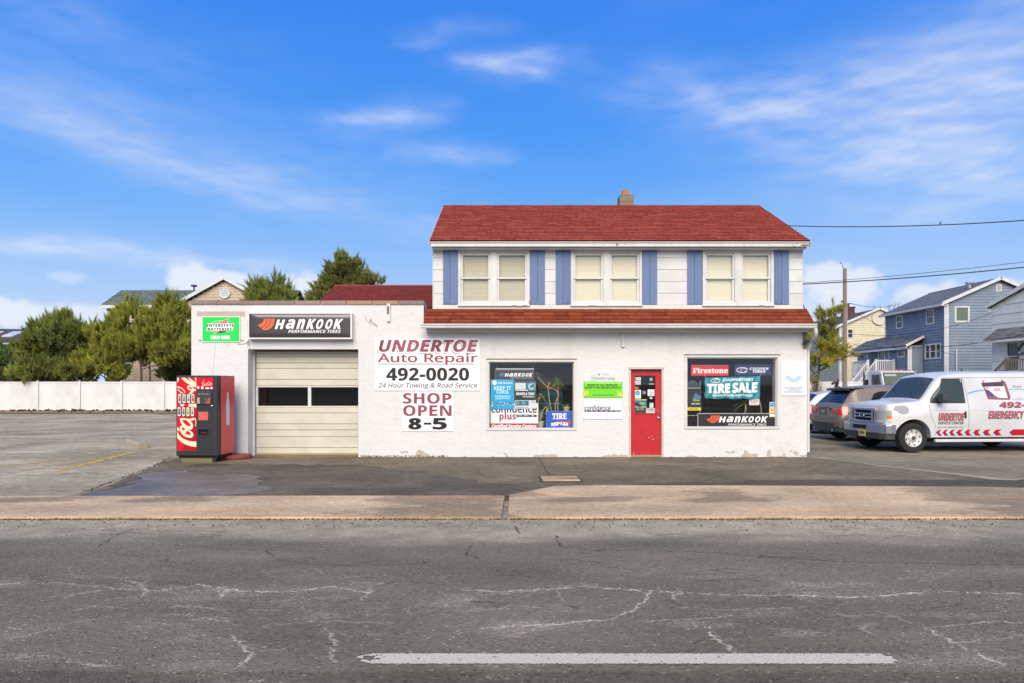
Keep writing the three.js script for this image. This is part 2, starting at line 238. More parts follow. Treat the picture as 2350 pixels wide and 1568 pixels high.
  const paintTex = canvasTex(1024, 64, (x, w, h) => { x.clearRect(0, 0, w, h); const im = x.createImageData(w, h); for (let j = 0; j < h; j++) for (let i = 0; i < w; i++) { const o = (j * w + i) * 4, e = Math.min(i / 70, (w - i) / 26, 1), n = fbm(i * 0.09, j * 0.09, 4), ed = Math.min(j, h - 1 - j) / 7, g = fbm(i * 0.35, j * 0.35, 2), k = 206 + (g - 0.5) * 44; im.data[o] = k; im.data[o + 1] = k * 0.985; im.data[o + 2] = k * 0.95; im.data[o + 3] = n + e * 0.42 > 0.62 && g + Math.min(ed, 1) > 0.52 && Math.abs(j - h * 0.45) < h * (0.12 + i / 90) ? 255 : 0; } x.putImageData(im, 0, 0); });
  const lineMat = mat('road_paint', [0.95, 0.88, 0.72], 0.75, { map: paintTex, alphaTest: 0.5, bumpMap: scaled(aggBump, 2.2, 0.12), bumpScale: 0.006 });
  const lz = (y) => DIST - 1600 * 1.68 / (y - 883);
  const la = V(-0.97, 0.004, lz(1524)), lb = V(2.36, 0.004, lz(1524)), lc = V(2.36, 0.004, lz(1500)), ld = V(-0.97, 0.004, lz(1500));
  top('lane_marking', 'white painted dash with worn ends on the grey road', 'road marking', quad(la, lb, lc, ld), lineMat);

  // lot: old pale asphalt all round the building
  const lotTex = (seed, base, lo, W = 640) => dataTex(W, W, (u, v) => {
    const a = fbm(u * 6 + seed, v * 6 + seed, 4, 6), b = fbm(u * 70, v * 70, 2, 70), st = 0.5 * sstep(0.5, 0.75, fbm(u * 5 + seed * 3, v * 16 + 7, 3, 5, 16)), h = PERM[(PERM[Math.floor(u * W / 2) & 255] + Math.floor(v * W / 2)) & 255] / 255;
    let k = base + (a - 0.5) * lo + (b - 0.5) * 0.14 + st * 0.09; if (h > 0.98) k += 0.09; if (h < 0.03) k -= 0.08; return [k * 1.02, k, k * 0.965];
  });
  const lotA = lotTex(3, 0.56, 0.30), lotB = lotTex(9, 0.46, 0.24);
  const oldLot = mat('old_asphalt', [1.32, 1.18, 0.88], 0.95, { specularIntensity: 0.35, map: scaled(lotA, 0.11, 0.13), bumpMap: scaled(aggBump, 0.5), bumpScale: 0.012 });
  const lot = setting('parking_lot', flat([[-70, -28.4], [60, -28.4], [60, 7.4], [-70, 7.4]], -0.012), oldLot);
  setting('side_lot', flat([[6.9, -28], [60, -28], [60, 4.4], [9.2, 4.2], [7.6, 1.2], [6.9, 0.2]], -0.0085), mat('side_asphalt', [0.90, 0.80, 0.60], 0.95, { specularIntensity: 0.35, map: scaled(lotA, 0.09, 0.15, 0.4, 0.3), bumpMap: scaled(aggBump, 0.5), bumpScale: 0.012 }));
  // darker sealed driveway in front of the building, and the wet corner of it
  const wr = rng(4);
  const wav = (pts, amp = 0.08, step = 0.25) => { const out = []; pts.forEach((p, i) => { const q = pts[(i + 1) % pts.length], L = Math.hypot(q[0] - p[0], q[1] - p[1]), n = p[2] ? Math.max(1, Math.round(L / step)) : 1; for (let k = 0; k < n; k++) { const t = k / n; out.push([lerp(p[0], q[0], t) + (p[2] && k ? (wr() - 0.5) * amp : 0), lerp(p[1], q[1], t) + (p[2] && k ? (wr() - 0.5) * amp : 0)]); } }); return out; };
  const seal = mat('sealed_asphalt', [0.90, 0.78, 0.56], 0.9, { specularIntensity: 0.35, map: scaled(lotB, 0.13, 0.17), bumpMap: scaled(aggBump, 0.5), bumpScale: 0.01 });
  setting('driveway', flat(wav([[-7.75, 0.35, 1], [-6.45, 6.1, 0], [9.5, 6.1, 1], [8.4, 3.4, 1], [7.2, 0.6, 0], [6.7, -0.2, 0], [-7.4, -0.2, 0]], 0.1), -0.006), seal);
  const sealDark = mat('fresh_seal', [0.60, 0.53, 0.40], 0.85, { specularIntensity: 0.5, map: scaled(lotB, 0.17, 0.23, 0.3, 0.6), bumpMap: scaled(aggBump, 0.5), bumpScale: 0.008 });
  setting('driveway_patch', flat(wav([[-6.9, 3.6, 1], [-6.45, 6.1, 0], [-0.2, 6.1, 1], [0.1, 4.6, 1], [-1.6, 3.0, 1], [-3.2, 1.6, 1], [-6.6, 1.4, 1]], 0.3), -0.0025), sealDark);
  const wetMat = mat('wet_asphalt', [0.76, 0.68, 0.57], 0.5, { map: scaled(lotB, 0.2, 0.27, 0.7, 0.2), bumpMap: scaled(aggBump, 0.4), bumpScale: 0.004 });
  setting('wet_patch', flat(wav([[-6.85, 2.9, 1], [-6.5, 5.75, 0], [-4.4, 5.9, 1], [-3.9, 4.9, 1], [-4.6, 3.8, 1], [-5.6, 2.6, 1]], 0.5, 0.3), 0.001), wetMat);
  const seamDark = mat('tar_seam', [0.05, 0.05, 0.05], 0.9);
  const gutterDark = setting('sealed_strip', flat(wav([[1.2, 4.75, 1], [9.5, 4.95, 1], [14, 5.2, 1], [14, 4.2, 1], [8.5, 3.9, 1], [4.2, 3.95, 1], [2.4, 4.45, 1]], 0.22, 0.4), -0.0025), mat('damp_asphalt', [0.50, 0.43, 0.33], 0.8, { specularIntensity: 0.5, map: scaled(lotB, 0.15, 0.23, 0.1, 0.4), bumpMap: scaled(aggBump, 0.5), bumpScale: 0.008 }));
  // cracks across the driveway and the lot: thin tar-dark lines
  const crackGeo = (pts, w, y) => { const out = []; for (let i = 0; i < pts.length - 1; i++) { const [ax, az] = pts[i], [b0, b1] = pts[i + 1], n = Math.ceil(Math.hypot(b0 - ax, b1 - az) / 0.12); let cx = ax, cz = az; for (let k = 1; k <= n; k++) { const nx = lerp(ax, b0, k / n) + (wr() - 0.5) * 0.05, nz = lerp(az, b1, k / n) + (wr() - 0.5) * 0.05, dx = nx - cx, dz = nz - cz, l = Math.hypot(dx, dz) || 1, ww = w * (0.4 + wr()), ox = -dz / l * ww, oz = dx / l * ww; out.push(quad(V(cx - ox, y, cz - oz), V(cx + ox, y, cz + oz), V(nx + ox, y, nz + oz), V(nx - ox, y, nz - oz))); cx = nx; cz = nz; } } return out; };
  const cr = [[[[-7.9, 0.2], [-7.4, 2.0], [-7.0, 4.0], [-6.6, 5.9]], 0.014], [[[0.62, 0.05], [0.66, 1.9], [0.7, 3.4]], 0.008], [[[3.9, 0.1], [4.3, 1.0], [4.5, 1.6]], 0.008], [[[5.6, 0.9], [6.3, 1.3], [7.5, 1.5], [9, 1.45]], 0.008], [[[2.6, 4.4], [3.4, 4.2], [4.4, 4.45]], 0.006], [[[-5.4, 1.0], [-4.4, 1.3], [-3.0, 1.2]], 0.006], [[[-9, 3.4], [-8.1, 3.0], [-7.4, 3.3]], 0.012], [[[-16, -1], [-13, -0.6], [-10.5, -0.9]], 0.02], [[[-20, -6], [-14, -5.4], [-9, -5.8]], 0.03], [[[-0.09, 5.85], [0.1, 5.7], [0.62, 4.9], [1.4, 4.82]], 0.012]];
  const crackMesh = setting('asphalt_cracks', cr.flatMap(([p, w]) => crackGeo(p, w, 0.0035)), seamDark); crackMesh.userData = { kind: 'stuff' }; crackMesh.userData.label = 'thin dark cracks running through the asphalt driveway'; crackMesh.userData.category = 'cracks';

  // concrete apron along the kerb: two castings with a joint between, rounded front edge
  const cEdge = rng(12);
  const conc = dataTex(768, 384, (u, v) => { const a = fbm(u * 6 + 2, v * 5, 5, 6, 5), b = fbm(u * 120, v * 60, 3, 120, 60), rust = sstep(0.5, 0.72, fbm(u * 5 + 8, v * 7 + 3, 4, 5, 7)), damp = sstep(0.54, 0.66, fbm(u * 4 + 17, v * 3 + 9, 5, 4, 3)); const k = 0.66 + (a - 0.5) * 0.24 + (b - 0.5) * 0.14 - damp * 0.15, h = PERM[(PERM[Math.floor(u * 400) & 255] + Math.floor(v * 200)) & 255]; const q = h < 5 ? k - 0.25 : k; return [q * 1.06 + rust * 0.03, q * 0.965 + rust * 0.0, q * 0.865 - rust * 0.03]; });
  const apron = mat('apron_concrete', [1.22, 1.07, 0.80], 0.9, { map: scaled(conc, 0.125, 0.34, 0.1, 0.2), bumpMap: scaled(grain, 2), bumpScale: 0.003 });
  const casting = (outline) => { const s = new THREE.Shape(outline.map(([x, z]) => new THREE.Vector2(x, -z))); return muv(new THREE.ExtrudeGeometry(s, { depth: 0.07, bevelEnabled: true, bevelSize: 0.02, bevelThickness: 0.018, bevelOffset: -0.02, bevelSegments: 2 }).rotateX(-Math.PI / 2).translate(0, -0.055, 0)); };
  setting('sidewalk_apron', casting([[-60, 7.62], [-30, 7.61], [-0.13, 7.6], [-0.11, 5.88], [-7, 5.93], [-60, 5.9]]), apron);
  setting('sidewalk_apron', casting([[-0.06, 7.6], [30, 7.6], [60, 7.6], [60, 5.6], [12, 5.6], [9.4, 5.35], [7.6, 4.98], [4, 4.86], [1.5, 4.82], [0.68, 4.92], [-0.04, 5.82]]), apron);
  // grit, moss and dead leaves caught along the kerb and the building
  const grit = new THREE.TetrahedronGeometry(0.012), gm = mat('grit', [0.17, 0.12, 0.06], 1), N = 5200, gi = new THREE.InstancedMesh(grit, gm, N), q = new THREE.Matrix4(), gq = new THREE.Quaternion(), ge = new THREE.Euler(), gc = new THREE.Color();
  for (let i = 0; i < N; i++) { const X = -8 + 16 * wr(), s = 0.4 + wr() * 1.1, m = vnoise(X * 1.7, 4); ge.set(wr() * 6, wr() * 6, wr() * 6); gq.setFromEuler(ge); q.compose(V(X, 0.004 + wr() * 0.01, 7.585 + (wr() - 0.3) * 0.07 * (0.4 + m) + (wr() < 0.08 ? wr() * 0.5 : 0)), gq, V(s, s * 0.6, s)); gi.setMatrixAt(i, q); const t = wr(); gc.setRGB(lerp(0.5, 1.3, t), lerp(0.55, 1.1, t), lerp(0.4, 1.0, wr())); gi.setColorAt(i, gc); }
  gi.name = 'kerb_grit'; gi.userData = { kind: 'stuff', label: 'brown grit and moss along the kerb edge', category: 'grit' }; shadows(gi); scene.add(gi);

  // utility box lid set in the driveway
  const lid = thing('utility_cover', 'small tan concrete utility lid set in the asphalt driveway', 'utility cover', [0.86, 0, 3.9], 0.03);
  obj('lid', [new RoundedBoxGeometry(0.66, 0.05, 0.56, 2, 0.02)], apron, lid, [0, 0.0, 0]);
  obj('frame', [bx(0.74, 0.03, 0.035, 0, -0.006, 0.3), bx(0.74, 0.03, 0.035, 0, -0.006, -0.3), bx(0.035, 0.03, 0.56, 0.355, -0.006, 0), bx(0.035, 0.03, 0.56, -0.355, -0.006, 0)], seamDark, lid);
  for (const hx of [-0.2, 0.2]) obj('lifting_hole', new THREE.CylinderGeometry(0.015, 0.015, 0.006, 8).translate(hx, 0.026, 0.05), seamDark, lid);

  // faded yellow bay lines in the side lot
  const yTex = canvasTex(512, 32, (x, w, h) => { const im = x.createImageData(w, h); for (let j = 0; j < h; j++) for (let i = 0; i < w; i++) { const o = (j * w + i) * 4, n = fbm(i * 0.06, j * 0.2, 4), k = 0.8 + 0.3 * vnoise(i * 0.4, j * 0.4); im.data[o] = 196 * k; im.data[o + 1] = 168 * k; im.data[o + 2] = 84 * k; im.data[o + 3] = n > 0.36 ? 255 : 0; } x.putImageData(im, 0, 0); });
  const yMat = mat('yellow_paint', [1.15, 1.1, 0.9], 0.8, { map: yTex, alphaTest: 0.5 }), yFaint = mat('faded_paint', [0.9, 0.88, 0.85], 0.85, { map: scaled(yTex, 1, 1, 0.37, 0.2), alphaTest: 0.5 });
  const strip = (a, b, w, y) => { const dx = b[0] - a[0], dz = b[1] - a[1], l = Math.hypot(dx, dz), ox = -dz / l * w / 2, oz = dx / l * w / 2; return quad(V(a[0] + ox, y, a[1] + oz), V(b[0] + ox, y, b[1] + oz), V(b[0] - ox, y, b[1] - oz), V(a[0] - ox, y, a[1] - oz)); };
  top('parking_line', 'clearest yellow bay line running up to the concrete wheel stop', 'parking line', strip(G(128, 1081), G(308, 1036), 0.16, -0.007), yMat);
  top('parking_line', 'longest faded yellow line beside the clear yellow bay line', 'parking line', strip(G(0, 1070), G(285, 1040), 0.10, -0.008), yFaint, 'faded bay lines in the side lot');
  top('parking_line', 'faded yellow line between the clear yellow line and longest faded line', 'parking line', strip(G(50, 1078), G(270, 1047), 0.10, -0.008), yFaint, 'faded bay lines in the side lot');
  top('parking_line', 'faded yellow line on fence side of longest faded line', 'parking line', strip(G(80, 1058), G(265, 1037), 0.09, -0.008), yFaint, 'faded bay lines in the side lot');
  const wMat = mat('old_white_paint', [0.62, 0.62, 0.62], 0.85, { map: scaled(paintTex, 1, 1, 0.2, 0), alphaTest: 0.5 });
  top('parking_line', 'old white bay line behind the vending machine', 'parking line', strip(G(375, 1018), G(470, 1010), 0.11, -0.008), wMat);
  top('parking_line', 'short worn white line in the middle of the side lot', 'parking line', strip(G(60, 985), G(115, 982), 0.14, -0.008), wMat);
  top('parking_line', 'worn white line on the asphalt in front of the white van', 'parking line', strip(G(2110, 1045), G(2230, 1049), 0.07, -0.002), wMat);

  // concrete wheel stop, seen end on
  const ws = prism([[-0.13, 0], [0.13, 0], [0.115, 0.1], [0.07, 0.15], [-0.07, 0.15], [-0.115, 0.1]], -0.92, 0.92, [], 0.012);
  const wsm = top('wheel_stop', 'weathered concrete wheel stop at the end of the yellow line', 'wheel stop', ws, mat('old_concrete', [0.42, 0.345, 0.25], 0.95, { map: scaled(mottle, 1.2), bumpMap: scaled(grain, 2), bumpScale: 0.006 }));
  wsm.position.set(-10.4, -0.012, -3.0); wsm.rotation.y = 0.66;
}
// ---------------------------------------------------------------- the auto shop
const FX = (d) => (d - 1174.5) / 98.16, FY = (d) => EYE + (883 - d) / 98.16;          // metres on the ground floor wall (z = 0)
const UX = (d) => (d - 1174.5) / 97.86, UY = (d) => EYE + (883 - d) / 97.86;          // metres on the upper wall (z = -0.05)
const shop = thing('auto_shop_building', 'white stucco repair shop with red shingle roof and blue shutters', 'building');
const SH = { L: FX(439), R: FX(1851), step: FX(972), par: 3.56, low: 3.2 };
{
  // --- ground-floor front wall
  const facade = canvasTex(2048, 512, (x, w, h) => {
    const X0 = -7.5, X1 = 6.95, Y1 = 3.65, Y0 = -0.1, r = rng(91), im = x.createImageData(w, h);
    for (let j = 0; j < h; j++) for (let i = 0; i < w; i++) {
      const X = lerp(X0, X1, i / w), Y = lerp(Y1, Y0, j / h), o = (j * w + i) * 4;
      let k = 234 + (fbm(X * 0.8, Y * 0.5, 4) - 0.5) * 10 + (fbm(X * 9, Y * 9, 3) - 0.5) * 8; let R = k, Gc = k * 0.992, B = k * 0.982;
      const stain = sstep(0.6, 0.78, fbm(X * 2.4 + 8, Y * 1.1 + 3, 5)); R -= stain * 5; Gc -= stain * 7; B -= stain * 12;
      // peeled and scraped paint near the ground, more of it towards the right-hand corner
      const reach = 0.10 + 0.34 * sstep(4.2, 6.6, X) + 0.14 * sstep(-3.6, -2.6, X) * sstep(-1.0, -2.2, X) + 0.12 * sstep(0.3, 0.9, X) * sstep(1.5, 1.0, X) + 0.1 * sstep(2.2, 2.5, X) * sstep(2.9, 2.7, X);
      const f = fbm(X * 5.5 + 30, Y * 8 + 10, 5) + 0.34 * (Y / reach) - 0.16; if (Y < reach * 1.6 && f < 0.352) { const t = fbm(X * 14, Y * 14, 3); R = lerp(188, 214, t); Gc = lerp(170, 200, t); B = lerp(154, 186, t); if (f > 0.335) { R = 165; Gc = 155; B = 146; } }
      im.data[o] = R; im.data[o + 1] = Gc; im.data[o + 2] = B; im.data[o + 3] = 255;
    }
    x.putImageData(im, 0, 0);
    const sx = (X) => (X - X0) / (X1 - X0) * w, sy = (Y) => (Y1 - Y) / (Y1 - Y0) * h, S = (dx, dy) => [sx(FX(dx)), sy(FY(dy))];
    // bare strips where an older, longer sign was fixed
    const ragged = (a, b, c, d, col) => { const [x0, y0] = S(a, b), [x1, y1] = S(c, d); for (let i = x0; i < x1; i += 2) { const k = r() * 10; x.fillStyle = `rgb(${col[0] + k},${col[1] + k},${col[2] + k})`; x.fillRect(i, y0 + r() * 1.6, 2, y1 - y0 - r() * 1.6); } };
    ragged(452, 714, 562, 726, [196, 172, 158]); ragged(455, 778, 468, 784, [190, 175, 160]); ragged(551, 778, 558, 784, [190, 175, 160]);
    x.strokeStyle = 'rgba(110,100,92,.75)'; x.lineWidth = 1.1;
    const line = (pts) => { x.beginPath(); pts.forEach((p, i) => { const [a, b] = S(...p); i ? x.lineTo(a, b) : x.moveTo(a, b); }); x.stroke(); };
    for (let i = 0; i < 26; i++) { const t = r(), a = 838 + t * 22 + (r() - 0.5) * 14, b = 726 + t * 22; line([[a, b], [a + 2 + r() * 3, b + 2 + r() * 3]]); }
    x.strokeStyle = 'rgba(160,148,135,.8)'; line([[494, 787], [492, 815], [489, 850], [488, 865]]); line([[556, 783], [568, 786], [572, 792]]);
    x.fillStyle = 'rgba(185,150,130,.8)'; for (let i = 0; i < 60; i++) { const [a, b] = S(570 + (r() - 0.5) * 8, 782 + r() * 16); x.fillRect(a, b, 1 + r() * 3, 1 + r() * 2); }
    x.fillStyle = 'rgba(70,62,55,.8)'; for (let i = 0; i < 120; i++) { const [a, b] = S(440 + r() * 1410, 700 + r() * 340); x.fillRect(a, b, 1, 1); }
    for (let i = 0; i < 260; i++) { const [a, b] = S(826 + r() * 200, 1044 + r() * 6); x.fillStyle = r() < 0.4 ? '#3a342e' : '#b09a80'; x.fillRect(a, b, 1 + r() * 4, 1 + r() * 2); }
  });
  facade.repeat.set(1 / 14.45, 1 / 3.75); facade.offset.set(7.5 / 14.45, 0.1 / 3.75);
  const stuccoMat = mat('stucco_white', [0.815, 0.825, 0.825], 0.92, { map: facade, bumpMap: scaled(stucco, 0.55), bumpScale: 0.0032 });
  mat('stucco_plain', [0.72, 0.71, 0.68], 0.92, { bumpMap: scaled(stucco, 0.55), bumpScale: 0.0032, map: scaled(mottle, 0.3) });
  const G = { x0: FX(569), x1: FX(822), y1: FY(801) }, W1 = { x0: FX(1121), x1: FX(1317), y0: FY(985), y1: FY(830) }, W2 = { x0: FX(1575), x1: FX(1783), y0: FY(982), y1: FY(820) }, D = { x0: FX(1446), x1: FX(1518.5), y1: FY(847) };
  SH.G = G; SH.W1 = W1; SH.W2 = W2; SH.D = D;
  obj('front_wall', prism([[SH.L, -0.06], [G.x0, -0.06], [G.x0, G.y1], [G.x1, G.y1], [G.x1, -0.06], [D.x0, -0.06], [D.x0, D.y1], [D.x1, D.y1], [D.x1, -0.06], [SH.R, -0.06], [SH.R, SH.low], [SH.step, SH.low], [SH.step, SH.par], [SH.L, SH.par]], -0.3, 0, [rect(W1.x0, W1.x1, W1.y0, W1.y1), rect(W2.x0, W2.x1, W2.y0, W2.y1)]), stuccoMat, shop);
  const sp = M.stucco_plain;
  obj('side_wall', box2(SH.L, SH.L + 0.25, -0.06, SH.par - 0.02, -6, -0.302), sp, shop);
  obj('side_wall', box2(SH.R - 0.25, SH.R, -0.06, SH.low - 0.02, -6.2, -0.302), sp, shop);
  obj('rear_wall', box2(SH.L + 0.252, SH.R - 0.252, -0.06, 3.15, -6.2, -5.95), sp, shop);
  obj('flat_roof', box2(SH.L + 0.252, -2.2, 3.05, 3.2, -5.94, -0.302), mat('tar_roof', [0.05, 0.05, 0.05], 0.95), shop);
  obj('party_wall', box2(-2.3, -2.1, -0.04, 3.04, -5.94, -0.303), sp, shop);
  // --- parapet coping: clay tiles end to end
  const tileTones = [[0.30, 0.20, 0.15], [0.42, 0.25, 0.16], [0.26, 0.21, 0.17], [0.36, 0.24, 0.18]].map((c, i) => mat('clay_' + i, c, 0.85, { map: scaled(mottle, 2), bumpMap: fineBump, bumpScale: 0.003 }));
  const n = 9, tl = (SH.step - SH.L + 0.02) / n, pr = [[-0.17, 0], [0.17, 0], [0.17, 0.03], [0.12, 0.075], [0.05, 0.1], [-0.05, 0.1], [-0.12, 0.075], [-0.17, 0.03]];
  const tg = prism(pr, 0.004, tl - 0.004, [], 0.006).rotateY(Math.PI / 2);
  const order = [2, 0, 0, 2, 3, 3, 1, 1, 2];
  for (let i = 0; i < n; i++) { obj('coping_tile', tg, tileTones[order[i]], shop, [SH.L - 0.01 + i * tl, SH.par + 0.001, -0.14]); if (i < 3) obj('coping_collar', prism(pr.map(([a, b]) => [a * 1.06, b * 1.12]), 0, 0.03, [], 0.004).rotateY(Math.PI / 2), tileTones[2], shop, [SH.L - 0.01 + (i + 1) * tl - 0.02, SH.par + 0.0005, -0.14]); }
  // rounded shoulder where the parapet steps down to the lower roof
  obj('parapet_shoulder', gridGeo(10, 1, (u, v) => { const a = u * Math.PI / 2; return [SH.step + 0.002 + 0.05 * Math.sin(a), SH.par + 0.08 - 0.09 * (1 - Math.cos(a)) - u * 0.42, -0.02 - v * 0.28]; }), M.white_trim, shop);

  // --- garage door: recessed, horizontal ribs and two panes
  const zD = -0.35, gY = (y) => EYE + (883 - (652.5 + 0.2774 * y)) * (DIST - zD) / 1600;
  const gx0 = G.x0 + 0.02, gx1 = G.x1 - 0.0;
  const reveal = M.stucco_plain;
  obj('door_jamb', box2(G.x0 - 0.2, G.x0 + 0.045, 0, G.y1 + 0.1, -0.5, -0.302), reveal, shop);
  obj('door_jamb', box2(G.x1 - 0.02, G.x1 + 0.2, 0, G.y1 + 0.1, -0.5, -0.302), reveal, shop);
  obj('door_header', box2(G.x0 + 0.046, G.x1 - 0.022, G.y1 - 0.03, G.y1 + 0.1, -0.5, -0.302), mat('rusty_header', [0.22, 0.17, 0.13], 0.9, { map: scaled(mottle, 3) }), shop);
  const gd = obj('garage_door', box2(gx0 + 0.03, gx1 - 0.025, 0.02, G.y1 - 0.035, zD - 0.07, zD - 0.05), M.interior_dark, shop);
  const cream = mat('cream_panel', [0.70, 0.665, 0.545], 0.55, { map: scaled(mottle, 0.4, 0.8), bumpMap: scaled(grain, 1.2, 5), bumpScale: 0.0015 });
  const px0 = gx0 + 0.035, px1 = gx1 - 0.03;
  // back sheet split round the two panes
  const wy0 = gY(1005), wy1 = gY(850), wxa = [px0 + 0.045, px0 + 0.045 + 1.195], wxb = [wxa[1] + 0.075, px1 - 0.03];
  gd.geometry = prism(rect(px0, px1, 0.02, G.y1 - 0.035), zD - 0.06, zD - 0.035, [rect(wxa[0], wxa[1], wy0, wy1), rect(wxb[0], wxb[1], wy0, wy1)]);
  gd.material = cream;
  const ribs = [[545, 598], [602, 648], [652, 693], [697, 785], [789, 836], [1062, 1014], [1066, 1153], [1157, 1203], [1207, 1260], [1264, 1350], [1354, 1414]];
  for (const [a, b] of ribs) { const y0 = Math.min(gY(a), gY(b)), y1 = Math.max(gY(a), gY(b)); obj('panel_rib', rb(px0 + 0.003, px1 - 0.003, Math.max(y0 + 0.002, 0.04), Math.min(y1 - 0.002, G.y1 - 0.04), zD - 0.034, zD - 0.012, 0.008, 2), cream, gd); }
  const wt = M.white_trim;
  obj('window_rail', [box2(px0 + 0.002, px1 - 0.002, wy1 + 0.001, wy1 + 0.03, zD - 0.033, zD - 0.004), box2(px0 + 0.002, px1 - 0.002, wy0 - 0.028, wy0 - 0.001, zD - 0.033, zD - 0.004), box2(wxa[1] + 0.001, wxb[0] - 0.001, wy0, wy1, zD - 0.033, zD - 0.006), box2(px0 + 0.002, wxa[0] - 0.001, wy0, wy1, zD - 0.033, zD - 0.006), box2(wxb[1] + 0.001, px1 - 0.002, wy0, wy1, zD - 0.033, zD - 0.006)], wt, gd);
  obj('pane', box2(wxa[0], wxa[1], wy0, wy1, zD - 0.05, zD - 0.046), M.glass, gd); obj('pane', box2(wxb[0], wxb[1], wy0, wy1, zD - 0.05, zD - 0.046), M.glass, gd);
  obj('bottom_seal', box2(px0, px1, 0.0, 0.035, zD - 0.06, zD - 0.01), mat('tan_seal', [0.35, 0.25, 0.12], 0.9), gd);
  obj('track', [box2(px0 - 0.03, px0 - 0.005, 0, G.y1 - 0.04, zD - 0.09, zD - 0.02)], M.dark_metal, gd);
  // garage interior
  const dark = M.interior_dark;
  obj('garage_interior', [box2(SH.L + 0.252, -2.32, -0.02, 0.004, -5.9, -0.42), box2(SH.L + 0.253, SH.L + 0.3, 0.005, 3.0, -5.9, -0.42), box2(SH.L + 0.31, -2.33, 0.005, 3.0, -5.945, -5.9)], dark, shop);
  obj('workbench', [box2(-6.2, -4.4, 0.85, 0.92, -5.3, -4.7), box2(-6.1, -6.0, 0.01, 0.84, -5.2, -4.8), box2(-4.6, -4.5, 0.01, 0.84, -5.2, -4.8), box2(-5.2, -4.9, 0.93, 1.3, -5.1, -4.85)], mat('bench', [0.2, 0.2, 0.2], 0.6), shop);

  // --- shop interior
  obj('shop_interior', [box2(-2.09, SH.R - 0.252, -0.02, 0.004, -5.94, -0.302), box2(-2.09, SH.R - 0.26, 2.95, 3.02, -5.94, -0.302), box2(-2.09, -2.05, 0.01, 2.94, -5.9, -0.31), box2(SH.R - 0.3, SH.R - 0.253, 0.01, 2.94, -5.9, -0.31), box2(-2.04, SH.R - 0.31, 0.01, 2.94, -4.2, -4.1)], mat('shop_wall', [0.24, 0.21, 0.18], 0.9), shop);
  // --- display windows: painted frame, pane
  const frameRing = (x0, x1, y0, y1, w, z0, z1) => prism(rect(x0, x1, y0, y1), z0, z1, [rect(x0 + w, x1 - w, y0 + w, y1 - w)]);
  const tanTrim = mat('aged_trim', [0.62, 0.56, 0.47], 0.6, { map: scaled(mottle, 1) });
  for (const [W, inner] of [[W1, tanTrim], [W2, M.white_trim]]) {
    const f = obj('display_window', frameRing(W.x0 - 0.055, W.x1 + 0.055, W.y0 - 0.02, W.y1 + 0.06, 0.06, 0.001, 0.022), M.white_trim, shop);
    obj('inner_frame', frameRing(W.x0 + 0.001, W.x1 - 0.001, W.y0 + 0.001, W.y1 - 0.001, 0.025, -0.10, -0.03), inner, f);
    obj('drip_edge', box2(W.x0 - 0.06, W.x1 + 0.06, W.y1 + 0.061, W.y1 + 0.072, -0.001, 0.04), M.dark_metal, f);
    obj('pane', box2(W.x0 + 0.02, W.x1 - 0.02, W.y0 + 0.02, W.y1 - 0.02, -0.075, -0.069), M.glass, f);
    obj('window_shelf', box2(W.x0 - 0.1, W.x1 + 0.1, W.y0 - 0.05, W.y0 - 0.02, -0.95, -0.31), mat('shelf_board', [0.16, 0.13, 0.1], 0.8), shop);
  }
  // --- red entrance door
  const red = mat('door_red', [0.58, 0.012, 0.022], 0.42, { map: scaled(mottle, 0.6), bumpMap: fineBump, bumpScale: 0.001 });
  const zd = -0.085, dx0 = D.x0 + 0.012, dx1 = D.x1 - 0.012, dy0 = FY(1043.5), dy1 = D.y1 - 0.012, gl = { x0: FX(1457.5), x1: FX(1505), y0: FY(949), y1: FY(861) };
  const door = obj('entrance_door', prism(rect(dx0, dx1, dy0, dy1), zd - 0.045, zd, [rect(gl.x0, gl.x1, gl.y0, gl.y1)]), red, shop);
  obj('glazing_bead', frameRing(gl.x0 - 0.022, gl.x1 + 0.022, gl.y0 - 0.022, gl.y1 + 0.022, 0.026, zd + 0.001, zd + 0.014), red, door);
  obj('pane', box2(gl.x0 - 0.003, gl.x1 + 0.003, gl.y0 - 0.003, gl.y1 + 0.003, zd - 0.025, zd - 0.021), M.glass, door);
  const knob = (x, y, r) => [new THREE.CylinderGeometry(r * 0.95, r * 1.05, 0.012, 18).rotateX(Math.PI / 2).translate(x, y, zd + 0.006), new THREE.SphereGeometry(r * 0.72, 16, 12).scale(1, 1, 0.8).translate(x, y, zd + 0.055), new THREE.CylinderGeometry(r * 0.32, r * 0.32, 0.045, 10).rotateX(Math.PI / 2).translate(x, y, zd + 0.03)];
  obj('door_knob', knob(FX(1512), FY(959), 0.034), M.chrome, door);
  obj('deadbolt', [new THREE.CylinderGeometry(0.024, 0.028, 0.016, 16).rotateX(Math.PI / 2).translate(FX(1512), FY(944.5), zd + 0.008)], M.chrome, door);
  const chip = mat('paint_chip', [0.66, 0.60, 0.52], 0.9); const cr = rng(14);
  for (const [a, b, s] of [[1475, 1002, 1], [1490, 1005, 1.5], [1497, 1002, 1], [1500, 1008, 1.6], [1512, 1005, 1], [1455, 1041, 1.6], [1489, 1043, 1], [1505, 912, 1]]) obj('paint_chip', new THREE.CircleGeometry(0.007 * s, 7).scale(1.5, 0.8, 1).rotateZ(cr() * 3), chip, door, [FX(a), FY(b), zd + 0.0025]);
  obj('door_frame', [box2(D.x0 - 0.035, D.x0 + 0.011, -0.02, D.y1 + 0.0, -0.12, 0.012), box2(D.x1 - 0.011, D.x1 + 0.035, -0.02, D.y1, -0.12, 0.012), box2(D.x0 - 0.04, D.x1 + 0.04, D.y1 + 0.001, D.y1 + 0.052, -0.12, 0.03)], tanTrim, shop);
